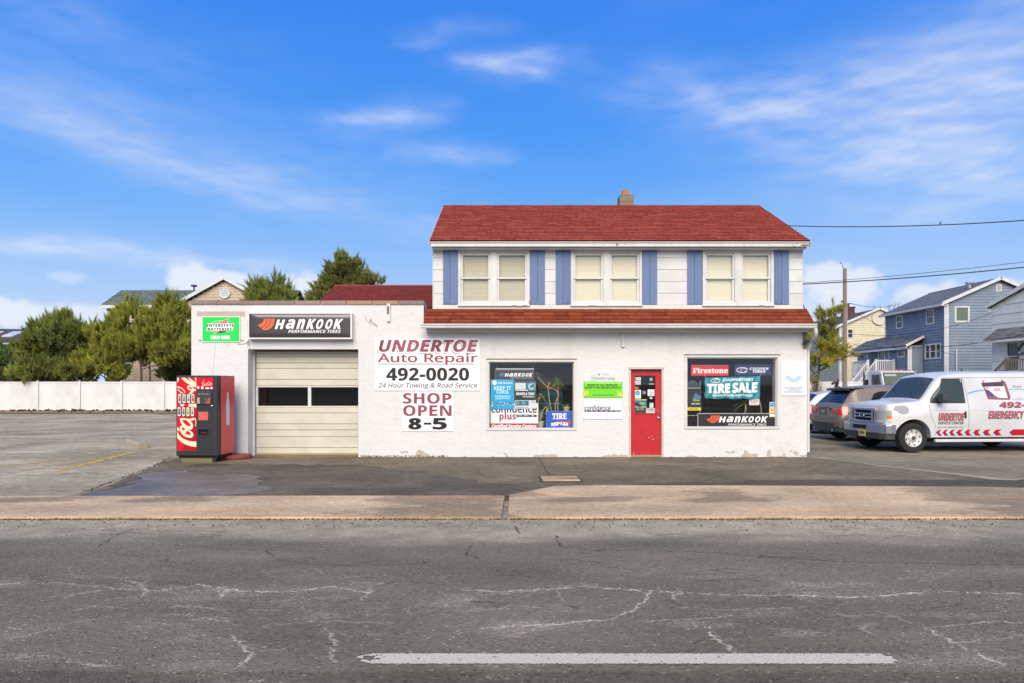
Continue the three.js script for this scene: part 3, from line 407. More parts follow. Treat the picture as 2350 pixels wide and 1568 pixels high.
  obj('threshold', box2(D.x0 + 0.012, D.x1 - 0.012, 0, dy0 - 0.004, -0.2, 0.02), mat('threshold_wood', [0.35, 0.26, 0.17], 0.8), shop);

  // --- upper floor
  const zU = -0.05, uL = -1.84, uR = 6.80, uB = 3.40, uT = 4.99;
  const units = [[1051, 1215], [1309, 1472.4], [1611, 1774.7]].map(([a, b]) => ({ x0: UX(a), x1: UX(b), y0: UY(700), y1: UY(573) }));
  obj('upper_wall', prism(rect(uL, uR, uB, uT), zU - 0.2, zU - 0.014, units.map((u) => rect(u.x0 + 0.06, u.x1 - 0.06, u.y0 + 0.06, u.y1 - 0.06))), M.white_paint, shop);
  const gableShape = [[-0.25, uB], [-6.0, uB], [-6.0, 4.95], [-3.0, 6.5], [-0.25, 5.05]].map(([z, y]) => [-z, y]);
  for (const x of [uL, uR - 0.18]) obj('gable_wall', prism(gableShape, x, x + 0.18).applyMatrix4(new THREE.Matrix4().makeBasis(V(0, 0, -1), V(0, 1, 0), V(1, 0, 0))), M.white_paint, shop);
  obj('upper_rear_wall', box2(uL + 0.19, uR - 0.19, 3.18, 4.95, -6.1, -5.95), M.white_paint, shop);
  // siding: wide boards in courses, broken only by the windows
  const boardMats = [0, 1, 2].map((i) => mat('siding_white_' + i, [[0.74, 0.735, 0.715], [0.715, 0.71, 0.69], [0.73, 0.725, 0.71]][i], 0.55, { map: scaled(mottle, 0.4, 0.4, i * 0.3, i * 0.2), bumpMap: scaled(grain, 0.4, 3), bumpScale: 0.002 }));
  const ch = 0.279, segs = [[uL, units[0].x0], [units[0].x1, units[1].x0], [units[1].x1, units[2].x0], [units[2].x1, uR]];
  let bi = 0;
  for (let k = 0; k < 6; k++) {
    const y0 = UY(672.5) - ch * 0 + (k - 0) * ch - ch * 0, a = y0 - ch + 0.0, yA = UY(700) + 0.012 + k * ch * 0 ;
    const lo = Math.max(3.56, UY(672.5) + (k - 1) * ch), hi = Math.min(4.93, UY(672.5) + k * ch - 0.005);
    if (hi - lo < 0.03) continue;
    for (const [x0, x1] of segs) obj('siding_board', prism([[-(zU - 0.014), lo], [-(zU + 0.004), lo], [-(zU - 0.006), hi], [-(zU - 0.014), hi]], x0, x1).applyMatrix4(new THREE.Matrix4().makeBasis(V(0, 0, -1), V(0, 1, 0), V(1, 0, 0))), boardMats[bi++ % 3], shop);
  }
  obj('base_board', box2(uL, uR, 3.44, 3.556, zU - 0.013, zU + 0.012), M.white_trim, shop);
  obj('corner_board', [box2(uL - 0.02, uL - 0.001, uB, uT, -0.28, zU + 0.006)], M.white_trim, shop); obj('corner_board', [box2(uR + 0.001, uR + 0.02, uB, uT, -0.28, zU + 0.006)], M.white_trim, shop);
  // windows: twin double-hung units with blinds
  const blindTex = dataTex(16, 512, (u, v) => { const t = (v * 46) % 1, k = 0.82 + 0.16 * sstep(0, 0.25, t) * sstep(1, 0.8, t); return [k, k * 0.98, k * 0.91]; });
  const blindBump = dataTex(16, 512, (u, v) => { const t = (v * 46) % 1; return Math.sin(t * Math.PI); }, false);
  const glassX = [[[1061.8, 1120], [1145, 1204.4]], [[1320, 1379], [1403.5, 1461.8]], [[1621.6, 1680.4], [1704.6, 1763]]], blindTone = [[0.58, 0.555, 0.475], [0.80, 0.78, 0.675], [0.81, 0.80, 0.71]];
  const gy0 = UY(690), gy1 = UY(585.6), gm = UY(637.5);
  units.forEach((u, i) => {
    const f = obj('twin_window', prism(rect(u.x0 + 0.004, u.x1 - 0.004, u.y0, u.y1), zU - 0.03, zU + 0.03, glassX[i].map(([a, b]) => rect(UX(a) - 0.05, UX(b) + 0.05, gy0 - 0.04, gy1 + 0.05))), M.white_trim, shop);
    obj('head_cap', box2(u.x0 - 0.01, u.x1 + 0.01, u.y1 + 0.001, u.y1 + 0.02, zU - 0.02, zU + 0.055), M.white_trim, f);
    obj('sill', rb(u.x0 - 0.01, u.x1 + 0.01, u.y0 - 0.03, u.y0 - 0.001, zU - 0.02, zU + 0.06, 0.006), M.white_trim, f);
    obj('mullion_strip', box2((u.x0 + u.x1) / 2 - 0.03, (u.x0 + u.x1) / 2 + 0.03, u.y0 + 0.01, u.y1 - 0.01, zU + 0.0305, zU + 0.04), M.white_trim, f);
    const bm = mat('blind_' + i, blindTone[i], 0.7, { map: blindTex, bumpMap: blindBump, bumpScale: 0.004 });
    glassX[i].forEach(([a, b]) => {
      const x0 = UX(a), x1 = UX(b), z1 = zU + 0.0;
      obj('upper_sash', prism(rect(x0 - 0.048, x1 + 0.048, gm - 0.02, gy1 + 0.048), z1 - 0.025, z1 - 0.0, [rect(x0, x1, gm + 0.008, gy1)]), M.white_trim, f);
      obj('lower_sash', prism(rect(x0 - 0.048, x1 + 0.048, gy0 - 0.038, gm + 0.018), z1 - 0.052, z1 - 0.027, [rect(x0, x1, gy0, gm - 0.012)]), M.white_trim, f);
      obj('upper_pane', box2(x0 - 0.004, x1 + 0.004, gm + 0.004, gy1 + 0.004, z1 - 0.014, z1 - 0.011), M.glass, f); obj('lower_pane', box2(x0 - 0.004, x1 + 0.004, gy0 - 0.004, gm - 0.008, z1 - 0.041, z1 - 0.038), M.glass, f);
      const bp = new THREE.PlaneGeometry(x1 - x0 + 0.08, gy1 - gy0 + 0.09); bp.translate((x0 + x1) / 2, (gy0 + gy1) / 2, z1 - 0.085); obj('blind', bp, bm, f);
      obj('head_flashing', box2(x0 - 0.06, x1 + 0.06, gy1 + 0.052, gy1 + 0.064, zU + 0.0302, zU + 0.042), M.white_trim, f);
    });
    obj('window_back', box2(u.x0, u.x1, u.y0, u.y1, zU - 0.26, zU - 0.21), M.white_paint, f);
  });
  // shutters: two boards with weathered paint
  const shTex = (seed) => dataTex(128, 512, (u, v) => { const g = fbm(u * 40 + seed, v * 3, 3), n = fbm(u * 26 + seed, v * 9 + seed, 5), m = 0.9 + 0.2 * (g - 0.5); const pl = n + 0.5 * sstep(0, 0.3, v) > 0.66 + 0.0 ? 0 : 1; const w = v < 0.3 && fbm(u * 22 + seed * 3, v * 7, 4) > 0.5 + v * 1.4; return w ? [0.80, 0.81, 0.84] : [m, m, m]; });
  const shMats = [1, 2, 3].map((s) => mat('shutter_blue_' + s, [0.165, 0.24, 0.43], 0.75, { map: shTex(s * 7), bumpMap: scaled(grain, 8, 1), bumpScale: 0.002 })), shClean = mat('shutter_blue_plain', [0.16, 0.235, 0.42], 0.7, { map: scaled(mottle, 2), bumpMap: scaled(grain, 12, 1), bumpScale: 0.002 });
  const boardGeo = (x0, x1, y0, y1) => { const g = new RoundedBoxGeometry(x1 - x0, y1 - y0, 0.024, 1, 0.004); const p = g.attributes.position, uv = new Float32Array(p.count * 2); for (let i = 0; i < p.count; i++) { uv[i * 2] = p.getX(i) / (x1 - x0) + 0.5; uv[i * 2 + 1] = p.getY(i) / (y1 - y0) + 0.5; } g.setAttribute('uv', new THREE.BufferAttribute(uv, 2)); return g.translate((x0 + x1) / 2, (y0 + y1) / 2, zU + 0.022); };
  [[1016.6, 1050.4, 1], [1215.6, 1249.9, 0], [1274.6, 1308.6, 2], [1472.8, 1507, 0], [1576, 1610.6, 0], [1775, 1809, 3]].forEach(([a, b, w], i) => {
    const x0 = UX(a), x1 = UX(b), y0 = UY(698), y1 = UY(575), xm = (x0 + x1) / 2 + (i % 2 ? 0.004 : -0.006);
    const s = obj('shutter', box2(x0 + 0.02, x1 - 0.02, y0 + 0.1, y1 - 0.1, zU + 0.0045, zU + 0.0095), shClean, shop);
    obj('shutter_board', boardGeo(x0 + 0.002, xm - 0.003, y0, y1), w === 1 || w === 3 ? shMats[w - 1] : shClean, s); obj('shutter_board', boardGeo(xm + 0.003, x1 - 0.002, y0, y1), w === 2 ? shMats[1] : shClean, s);
  });

  // --- roofs: deck plus lapped shingle tabs
  const rr = rng(61), shMat = mat('shingle_red', [1, 1, 1], 0.95, { specularIntensity: 0.25, vertexColors: true, bumpMap: scaled(grain, 6), bumpScale: 0.003, map: scaled(dataTex(256, 256, (u, v) => { const k = 0.72 + 0.5 * fbm(u * 60, v * 60, 2, 60) * fbm(u * 5, v * 5, 2, 5) * 1.3; return [k, k, k]; }), 2.2) });
  function tabGeo(w, l, t, tone) { let g = prism([[0, 0], [l, 0.003], [l, 0.004], [0.004, t], [0, t - 0.003]].map(([a, b]) => [a, b]), 0, w); g.applyMatrix4(new THREE.Matrix4().makeBasis(V(0, 1, 0), V(0, 0, 1), V(1, 0, 0))); g = tint(g, ...tone); const P = g.attributes.position, Cc = g.attributes.color; for (let i = 0; i < P.count; i += 3) if (P.getY(i) < 0.0045 && P.getY(i + 1) < 0.0045 && P.getY(i + 2) < 0.0045) for (let k = 0; k < 3; k++) Cc.setXYZ(i + k, 0.07, 0.012, 0.009); return g; }   // butt edges darkened: bare asphalt plus the shade line under each course, painted in
  function shingled(name, W, L, p, at, { exp = 0.14, tab = 0.3, rows, tones, each = 999, deckT = 0.04, parent = shop, ragged = 0.35 }) {
    const deck = obj(name, box2(0, W, 0, L, -deckT, -0.001), mat(name + '_deck', [0.10, 0.03, 0.025], 0.95), parent, at); deck.rotation.x = p - Math.PI / 2;
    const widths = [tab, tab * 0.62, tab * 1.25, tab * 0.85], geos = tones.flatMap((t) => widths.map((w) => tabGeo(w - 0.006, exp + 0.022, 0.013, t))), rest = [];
    for (let k = 0; k < rows; k++) {
      let x = -((k * 0.37) % 1) * tab; const y = k * exp;
      while (x < W - 0.02) {
        const wi = rr() < ragged ? 1 + Math.floor(rr() * 3) : 0, w = widths[wi], ti = Math.floor(rr() * tones.length), x0 = Math.max(0, x), x1 = Math.min(W, x + w);
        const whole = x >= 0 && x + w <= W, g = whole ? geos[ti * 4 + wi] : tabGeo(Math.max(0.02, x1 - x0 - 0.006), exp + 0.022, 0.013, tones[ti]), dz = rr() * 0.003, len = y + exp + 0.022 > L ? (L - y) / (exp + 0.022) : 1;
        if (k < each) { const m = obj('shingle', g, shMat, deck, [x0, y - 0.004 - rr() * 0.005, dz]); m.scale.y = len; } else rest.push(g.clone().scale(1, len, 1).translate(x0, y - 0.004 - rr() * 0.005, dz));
        x += w;
      }
    }
    if (rest.length) { const m = obj('shingle_field', rest, shMat, deck); m.userData = { kind: 'stuff' }; }
    return deck;
  }
  const pitch = Math.atan2(6.64 - 4.994, 3.28), slope = Math.hypot(6.64 - 4.994, 3.28);
  const redTones = [[0.385, 0.068, 0.042], [0.36, 0.062, 0.039], [0.41, 0.076, 0.046], [0.325, 0.055, 0.036], [0.43, 0.088, 0.052]];
  const rd = shingled('main_roof', 8.74, slope, pitch, [-1.89, 4.994, 0.28], { exp: 0.1385, tab: 0.305, rows: 27, tones: redTones, each: 9 });
  const rear = slab(V(6.85, 4.994, -6.28), V(-1.89, 4.994, -6.28), V(-1.89, 6.64, -3), V(6.85, 6.64, -3), 0.05); obj('rear_roof', rear, mat('roof_red_plain', [0.27, 0.04, 0.028], 0.95, { bumpMap: midBump, bumpScale: 0.01 }), shop);
  const capG = tabGeo(0.285, 0.15, 0.012, redTones[3]);
  for (let i = 0; i < 29; i++) { const x = -1.89 + i * 0.3; obj('ridge_cap', [tint(slab(V(x, 6.60, -2.92), V(x + 0.31, 6.60, -2.92), V(x + 0.31, 6.655 + (i % 2) * 0.004, -3), V(x, 6.655 + (i % 2) * 0.004, -3), 0.012), ...redTones[(i * 3) % 5]), tint(slab(V(x + 0.31, 6.60, -3.08), V(x, 6.60, -3.08), V(x, 6.655 + (i % 2) * 0.004, -3), V(x + 0.31, 6.655 + (i % 2) * 0.004, -3), 0.012), ...redTones[(i * 3) % 5])], shMat, rd.parent); }
  // eave trim of the main roof
  obj('roof_fascia', [rb(-1.88, 6.84, 4.865, 4.952, 0.20, 0.245, 0.006), box2(-1.88, 6.84, 4.955, 4.982, 0.2, 0.27)], M.white_trim, shop);
  obj('roof_soffit', box2(-1.86, 6.82, 4.935, 4.95, -0.04, 0.199), M.white_trim, shop);
  obj('frieze_board', rb(-1.85, 6.81, 4.83, 4.932, -0.048, 0.16, 0.005), M.white_trim, shop);
  for (const x of [-1.915, 6.852]) obj('rake_board', slab(V(x, 4.95, 0.27), V(x + 0.024, 4.95, 0.27), V(x + 0.024, 6.61, -3), V(x, 6.61, -3), 0.1), M.white_trim, shop);
  // peeled paint on the frieze: bare wood showing
  const bare = mat('bare_wood', [0.24, 0.15, 0.09], 0.9, { map: scaled(mottle, 5) });
  const patch = (x, y, w, h, z, par = shop) => { const q = []; const m = 11; for (let i = 0; i < m; i++) { const a = i / m * 6.283, r = 0.6 + rr() * 0.5; q.push([x + Math.cos(a) * w * r, y + Math.sin(a) * h * r]); } obj('bare_patch', prism(q, z - 0.003, z + 0.001), bare, par); };
  patch(6.74, 4.895, 0.13, 0.03, 0.2455); patch(2.42, 4.905, 0.03, 0.035, 0.2455);
  for (let i = 0; i < 26; i++) patch(-1.7 + rr() * 8.3, 4.87 + rr() * 0.07, 0.004 + rr() * 0.02, 0.004 + rr() * 0.007, 0.2455);
  // rotted sill corner of the left unit
  patch(units[0].x1 + 0.005, units[0].y0 + 0.05, 0.02, 0.06, zU + 0.0555); patch(units[0].x1 - 0.12, units[0].y0 - 0.012, 0.09, 0.012, zU + 0.0605); patch(units[0].x1 - 0.36, units[0].y0 - 0.012, 0.07, 0.008, zU + 0.0605); patch(units[1].x0 + 0.5, units[1].y0 - 0.012, 0.14, 0.007, zU + 0.0605); patch(units[2].x1 - 0.3, units[2].y0 - 0.01, 0.12, 0.006, zU + 0.0605);

  // lower pent roof with gutter
  const pp = Math.atan2(3.463 - 3.088, 0.43), pl = Math.hypot(0.375, 0.43);
  const pentTones = [[0.275, 0.060, 0.027], [0.25, 0.053, 0.024], [0.295, 0.067, 0.029], [0.21, 0.042, 0.020]];
  shingled('pent_roof', 8.93, pl, pp, [-2.02, 3.088, 0.38], { exp: 0.143, tab: 0.34, rows: 4, tones: pentTones, ragged: 0.5 });
  obj('pent_soffit', box2(-1.98, 6.88, 2.985, 3.0, 0.09, 0.36), M.white_trim, shop);
  obj('pent_frieze', rb(-1.99, 6.86, 2.905, 2.984, 0.002, 0.17, 0.006), M.white_trim, shop);
  obj('pent_end', alongX([[0.0, 3.0], [0.38, 3.0], [0.38, 3.06], [0.0, 3.4]], 6.885, 6.905), M.white_trim, shop);
  const gp = [[0, 0], [0.09, 0], [0.105, 0.03], [0.098, 0.05], [0.125, 0.07], [0.125, 0.098], [0.115, 0.098], [0.115, 0.074], [0.09, 0.06], [0.095, 0.03], [0.085, 0.01], [0.01, 0.01], [0.01, 0.098], [0, 0.098]];
  const gut = obj('gutter', alongX(gp, -2.075, 6.925).translate(0, 2.972, 0.362), M.white_trim, shop);
  obj('downspout_elbow', tube([V(6.9, 2.98, 0.42), V(6.93, 2.86, 0.40), V(6.96, 2.76, 0.25), V(6.97, 2.70, 0.02), V(6.97, 2.5, -0.12)], 0.045, 14, 8), M.white_trim, gut);
  obj('downspout', rod(V(6.97, 2.5, -0.12), V(6.97, 0.1, -0.12), 0.04), M.white_trim, gut);
  // brackets left over from old signs
  const br = (a, b, y0, y1, m) => obj('sign_bracket', [rb(FX(a), FX(b), FY(y1), FY(y0), 0.001, 0.045, 0.005)], m, shop);
  br(887.5, 896, 697, 738, M.white_trim); br(1425, 1433, 765, 797, M.white_trim); br(1841.5, 1850, 760, 799, M.wood_grey);
  obj('conduit_box', [rb(FX(889), FX(893), FY(720), FY(703), 0.046, 0.07, 0.004)], mat('rust_brown', [0.2, 0.12, 0.08], 0.8), shop);

  obj('flood_light', [rb(FX(1838), FX(1849), FY(788), FY(780), 0.08, 0.17, 0.02, 2), rod(V(FX(1845), FY(779), 0.05), V(FX(1845), FY(784), 0.11), 0.012)], M.black_metal, shop);
  // chimney: block courses and a clay flue
  const ch0 = thing, cx = 3.2, cz = -3.35, cm = mat('chimney_block', [0.30, 0.25, 0.18], 0.95, { map: scaled(mottle, 1.5), bumpMap: fineBump, bumpScale: 0.006 });
  const chim = obj('chimney', box2(cx - 0.185, cx + 0.185, 5.9, 6.93, cz - 0.185, cz + 0.185), mat('mortar', [0.36, 0.31, 0.24], 0.95), shop);
  for (let i = 0; i < 4; i++) obj('chimney_block', rb(cx - 0.2, cx + 0.2, 6.2 + i * 0.196, 6.2 + i * 0.196 + 0.186, cz - 0.2, cz + 0.2, 0.012), cm, chim);
  obj('chimney_crown', rb(cx - 0.19, cx + 0.19, 6.985, 7.005, cz - 0.19, cz + 0.19, 0.008), chim.material, chim);
  obj('flue', [prism(rect(cx - 0.095, cx + 0.095, -cz - 0.095, -cz + 0.095), 7.0, 7.15, [rect(cx - 0.07, cx + 0.07, -cz - 0.07, -cz + 0.07)]).rotateX(-Math.PI / 2)], mat('flue_clay', [0.42, 0.17, 0.07], 0.85), chim);

  // rear wing with its own red gable roof, showing over the parapet
  const wing = [0.27, 0.05, 0.04];
  const ry = 5.12, re = 4.05, rz = -7.9, rf = -5.15;
  obj('rear_wing_wall', box2(-6.0, -1.0, -0.06, re - 0.02, -10.6, -6.25), sp, shop);
  const wd = shingled('rear_wing_roof', 7.6, Math.hypot(ry - re, rz - rf), Math.atan2(ry - re, rf - rz), [-6.15, re, rf], { exp: 0.14, tab: 0.32, rows: 21, tones: [[0.25, 0.046, 0.036], [0.23, 0.041, 0.033], [0.27, 0.052, 0.039]], each: 0 });
  obj('rear_wing_roof_back', slab(V(1.45, re, -10.65), V(-6.15, re, -10.65), V(-6.15, ry, rz), V(1.45, ry, rz), 0.05), M.roof_red_plain, shop);
  obj('rear_wing_ridge', [slab(V(-6.15, ry - 0.03, rz + 0.1), V(1.45, ry - 0.03, rz + 0.1), V(1.45, ry + 0.03, rz), V(-6.15, ry + 0.03, rz), 0.02)], M.roof_red_plain, shop);
}
// ---------------------------------------------------------------- signs on the wall and in the windows
// a flat board with its print; x0..x1, y0..y1 in metres, front face at z
function signBoard(name, label, category, x0, x1, y0, y1, z, tex, { t = 0.012, edge = M.white_trim, rough = 0.45, clear, group } = {}) {
  const s = thing(name, label, category, [(x0 + x1) / 2, y0, z], 0, group), w = x1 - x0, h = y1 - y0;
  obj('board', [rb(-w / 2, w / 2, 0, h, -t, 0, 0.003)], edge, s);
  obj('print', new THREE.PlaneGeometry(w - 0.006, h - 0.006).translate(0, h / 2, 0.0025), new THREE.MeshStandardMaterial({ map: tex, roughness: rough, name: 'print' }), s);
  return s;
}
const wallSign = (name, label, a, b, c, d, z, tex, o) => signBoard(name, label, 'sign', FX(a), FX(c), FY(d), FY(b), z, tex, o);
// flame mark of three strokes beside the lettering
function flame(x, x0, y0, x1, y1, fill) {
  const w = x1 - x0, h = y1 - y0, p = (a, b) => [x0 + a * w, y0 + b * h]; x.fillStyle = fill;
  x.beginPath(); x.moveTo(...p(0, 0.55)); x.bezierCurveTo(...p(0.22, 0.5), ...p(0.36, 0.3), ...p(0.4, 0)); x.lineTo(...p(1, 0)); x.bezierCurveTo(...p(1, 0.55), ...p(0.8, 0.98), ...p(0.44, 1)); x.bezierCurveTo(...p(0.28, 0.98), ...p(0.2, 0.7), ...p(0, 0.55)); x.fill();
  x.globalCompositeOperation = 'destination-out'; x.lineWidth = w * 0.045; x.lineCap = 'round';
  for (const s of [0.56, 0.78]) { x.beginPath(); x.moveTo(...p(s, -0.05)); x.bezierCurveTo(...p(s, 0.35), ...p(s - 0.12, 0.6), ...p(s - 0.3, 0.78)); x.stroke(); }
  x.globalCompositeOperation = 'source-over';
}
const layered = (x, w, h, draw) => { const c = document.createElement('canvas'); c.width = w; c.height = h; const y = c.getContext('2d'); draw(y); x.drawImage(c, 0, 0); };
// slanted word built of wide letters
function tyreWord(x, x0, y0, x1, y1, fill) {
  const L = [['H', 0.0, 0.15, 0.16], ['a', 0.155, 0.315, 0.16], ['n', 0.325, 0.465, 0.16], ['K', 0.475, 0.62, 0.05], ['O', 0.61, 0.745, 0.05], ['O', 0.75, 0.885, 0.05], ['K', 0.885, 1.03, 0.0]];
  const w = x1 - x0, h = y1 - y0; for (const [c, a, b, t] of L) fit(x, c, x0 + a * w, y0 + (c === 'K' ? 0 : 0.02) * h + (c === 'H' ? 0.05 * h : 0), x0 + b * w, y1, { fill, skew: 0.28, stroke: fill, lw: c === 'a' ? 3 : 5 });
}
{
  // --- lit-box tyre sign over the garage door
  const tx = canvasTex(1024, 256, (x, w, h) => {
    x.fillStyle = '#3b3735'; x.fillRect(0, 0, w, h);
    layered(x, w, h, (y) => flame(y, 82, 52, 258, 176, '#f0622c'));
    tyreWord(x, 262, 56, 930, 160, '#efece4'); fit(x, 'PERFORMANCE TIRES', 395, 172, 930, 206, { fill: '#efece4', skew: 0.28 });
  });
  const x0 = FX(574.6), x1 = FX(811), y0 = FY(779), y1 = FY(718.6), w = x1 - x0, h = y1 - y0;
  const s = thing('lightbox_sign', 'long black tyre lightbox sign with orange flame over garage door', 'sign', [(x0 + x1) / 2, y0, 0.001]);
  const fr = mat('sign_frame', [0.70, 0.68, 0.64], 0.45, { metalness: 0.2 });
  obj('cabinet', rb(-w / 2, w / 2, 0, h, 0, 0.15, 0.008), fr, s);
  obj('frame', prism(rect(-w / 2 - 0.002, w / 2 + 0.002, -0.002, h + 0.002), 0.151, 0.175, [rect(-w / 2 + 0.035, w / 2 - 0.035, 0.032, h - 0.032)], 0.004), fr, s);
  const face = new THREE.MeshPhysicalMaterial({ map: tx, roughness: 0.3, clearcoat: 0.6, clearcoatRoughness: 0.15, name: 'sign_face' });
  const dome = gridGeo(24, 12, (u, v) => { const e = Math.min(u, 1 - u) * w / 0.07, f = Math.min(v, 1 - v) * h / 0.07; return [(u - 0.5) * (w - 0.07), 0.035 + v * (h - 0.07), 0.152 + 0.022 * sstep(0, 1, Math.min(e, f))]; });
  obj('face', dome, face, s);
  obj('conduit', tube([V(-w / 2 - 0.02, h - 0.22, 0.03), V(-w / 2 - 0.035, h * 0.4, 0.02), V(-w / 2 - 0.03, 0.02, 0.02), V(-w / 2 - 0.1, -0.08, 0.015), V(-w / 2 - 0.3, -0.1, 0.012)], 0.007, 20, 5), M.white_trim, s);
  obj('junction_box', rb(-w / 2 - 0.055, -w / 2 - 0.003, h - 0.32, h - 0.18, 0.0, 0.06, 0.005), M.steel, s);
}
// --- green battery sign
wallSign('battery_sign', 'small bright green battery sign with black and white lettering', 464, 726, 551.6, 785, 0.02, canvasTex(768, 512, (x, w, h) => {
  x.fillStyle = '#e8f4ea'; x.fillRect(0, 0, w, h); x.fillStyle = '#14cf4e'; x.fillRect(10, 10, w - 20, h - 20);
  x.strokeStyle = '#e9f2e9'; x.lineWidth = 6; x.beginPath(); x.ellipse(360, 205, 225, 120, 0, 0, 7); x.stroke();
  x.fillStyle = '#14171a'; x.beginPath(); x.ellipse(365, 210, 195, 120, 0, 0.35, 2.8); x.fill();
  x.fillStyle = '#d9696a'; x.strokeStyle = '#f1f1ea'; x.lineWidth = 8; x.beginPath(); x.moveTo(540, 40); x.lineTo(300, 140); x.lineTo(250, 345); x.lineTo(480, 225); x.closePath(); x.stroke(); x.fill();
  x.fillStyle = '#eef3ec'; x.beginPath(); x.moveTo(110, 140); x.lineTo(655, 140); x.lineTo(640, 215); x.lineTo(610, 290); x.lineTo(90, 290); x.lineTo(110, 215); x.fill();
  fit(x, 'INTERSTATE', 100, 152, 650, 206, { fill: '#14161a', skew: 0.2, stroke: '#14161a', lw: 3 }); fit(x, 'BATTERIES', 110, 228, 610, 284, { fill: '#14161a', skew: 0.2, stroke: '#14161a', lw: 3 });
  fit(x, 'SOLD HERE', 178, 385, 565, 455, { fill: '#f2f6f0', stroke: '#f2f6f0', lw: 7 });
  x.fillStyle = '#2a2a2a'; for (const a of [30, 385, 738]) x.fillRect(a - 8, 12, 16, 6);
}), { edge: M.white_trim });
// --- big white shop sign: maroon and black lettering
wallSign('shop_name_sign', 'large white shop sign with maroon name and black phone number', 861, 776, 1101, 896.5, 0.016, canvasTex(1536, 768, (x, w, h) => {
  const S = (a, b) => [(a - 125) * w / 865, (b - 445) * h / 435]; x.fillStyle = '#e9e9ea'; x.fillRect(0, 0, w, h);
  const F = (t, a, b, c, d, o) => fit(x, t, ...S(a, b), ...S(c, d), o), mar = x.createLinearGradient(0, 0, w, 0); for (let i = 0; i <= 10; i++) mar.addColorStop(i / 10, i % 2 ? '#9c5264' : '#7d3040');
  F('UNDERTOE', 138, 468, 966, 568, { fill: '#141214', skew: 0.26, stroke: '#141214', lw: 6 }); F('UNDERTOE', 142, 463, 970, 563, { fill: '#e9e9ea', skew: 0.26, stroke: '#e9e9ea', lw: 8 }); F('UNDERTOE', 148, 458, 976, 556, { fill: mar, skew: 0.26, stroke: '#8d4252', lw: 3 });
  F('Auto Repair', 148, 572, 968, 664, { fill: '#8a3344', font: '100px sans-serif', stroke: '#8a3344', lw: 3 });
  x.fillStyle = '#141214'; for (const y of [650, 661]) { const [a, b] = S(148, y), [c] = S(700, y), [d] = S(742, y), [e] = S(942, y); x.fillRect(a, b, c - a, 5); x.fillRect(d, b, e - d, 5); }
  F('492-0020', 217, 690, 900, 796, { fill: '#111', stroke: '#111', lw: 2 }); F('24 Hour Towing & Road Service', 147, 815, 972, 866, { fill: '#161616', font: '100px sans-serif', skew: 0.2, stroke: '#161616', lw: 1.5 });
  x.fillStyle = '#222'; for (const [a, b] of [[133, 453], [345, 453], [553, 453], [763, 453], [975, 453], [136, 660], [975, 660], [136, 866], [345, 868], [555, 868], [763, 868], [977, 866]]) { const [p, q] = S(a, b); x.fillRect(p - 4, q - 3, 8, 6); }
}));
wallSign('opening_hours_sign', 'white sign reading shop open in maroon below the large sign', 922, 898, 1041.6, 989, 0.014, canvasTex(768, 584, (x, w, h) => {
  const S = (a, b) => [(a - 345) * w / 430, (b - 885) * h / 328]; x.fillStyle = '#e7e8ea'; x.fillRect(0, 0, w, h); const F = (t, a, b, c, d, o) => fit(x, t, ...S(a, b), ...S(c, d), o), m = { fill: '#8f3e4e', stroke: '#8f3e4e', lw: 1 };
  F('SHOP', 353, 897, 756, 985, m); F('OPEN', 355, 998, 756, 1088, m); F('8', 402, 1106, 502, 1198, { fill: '#121212', stroke: '#121212', lw: 5 }); F('-', 524, 1142, 590, 1160, { fill: '#121212' }); F('5', 604, 1106, 712, 1198, { fill: '#121212', stroke: '#121212', lw: 5 });
  x.fillStyle = '#333'; for (const [a, b] of [[350, 1025], [768, 893], [768, 1020], [352, 1203], [560, 1203], [765, 1203], [557, 893], [350, 893]]) { const [p, q] = S(a, b); x.fillRect(p - 4, q - 4, 8, 8); }
}));
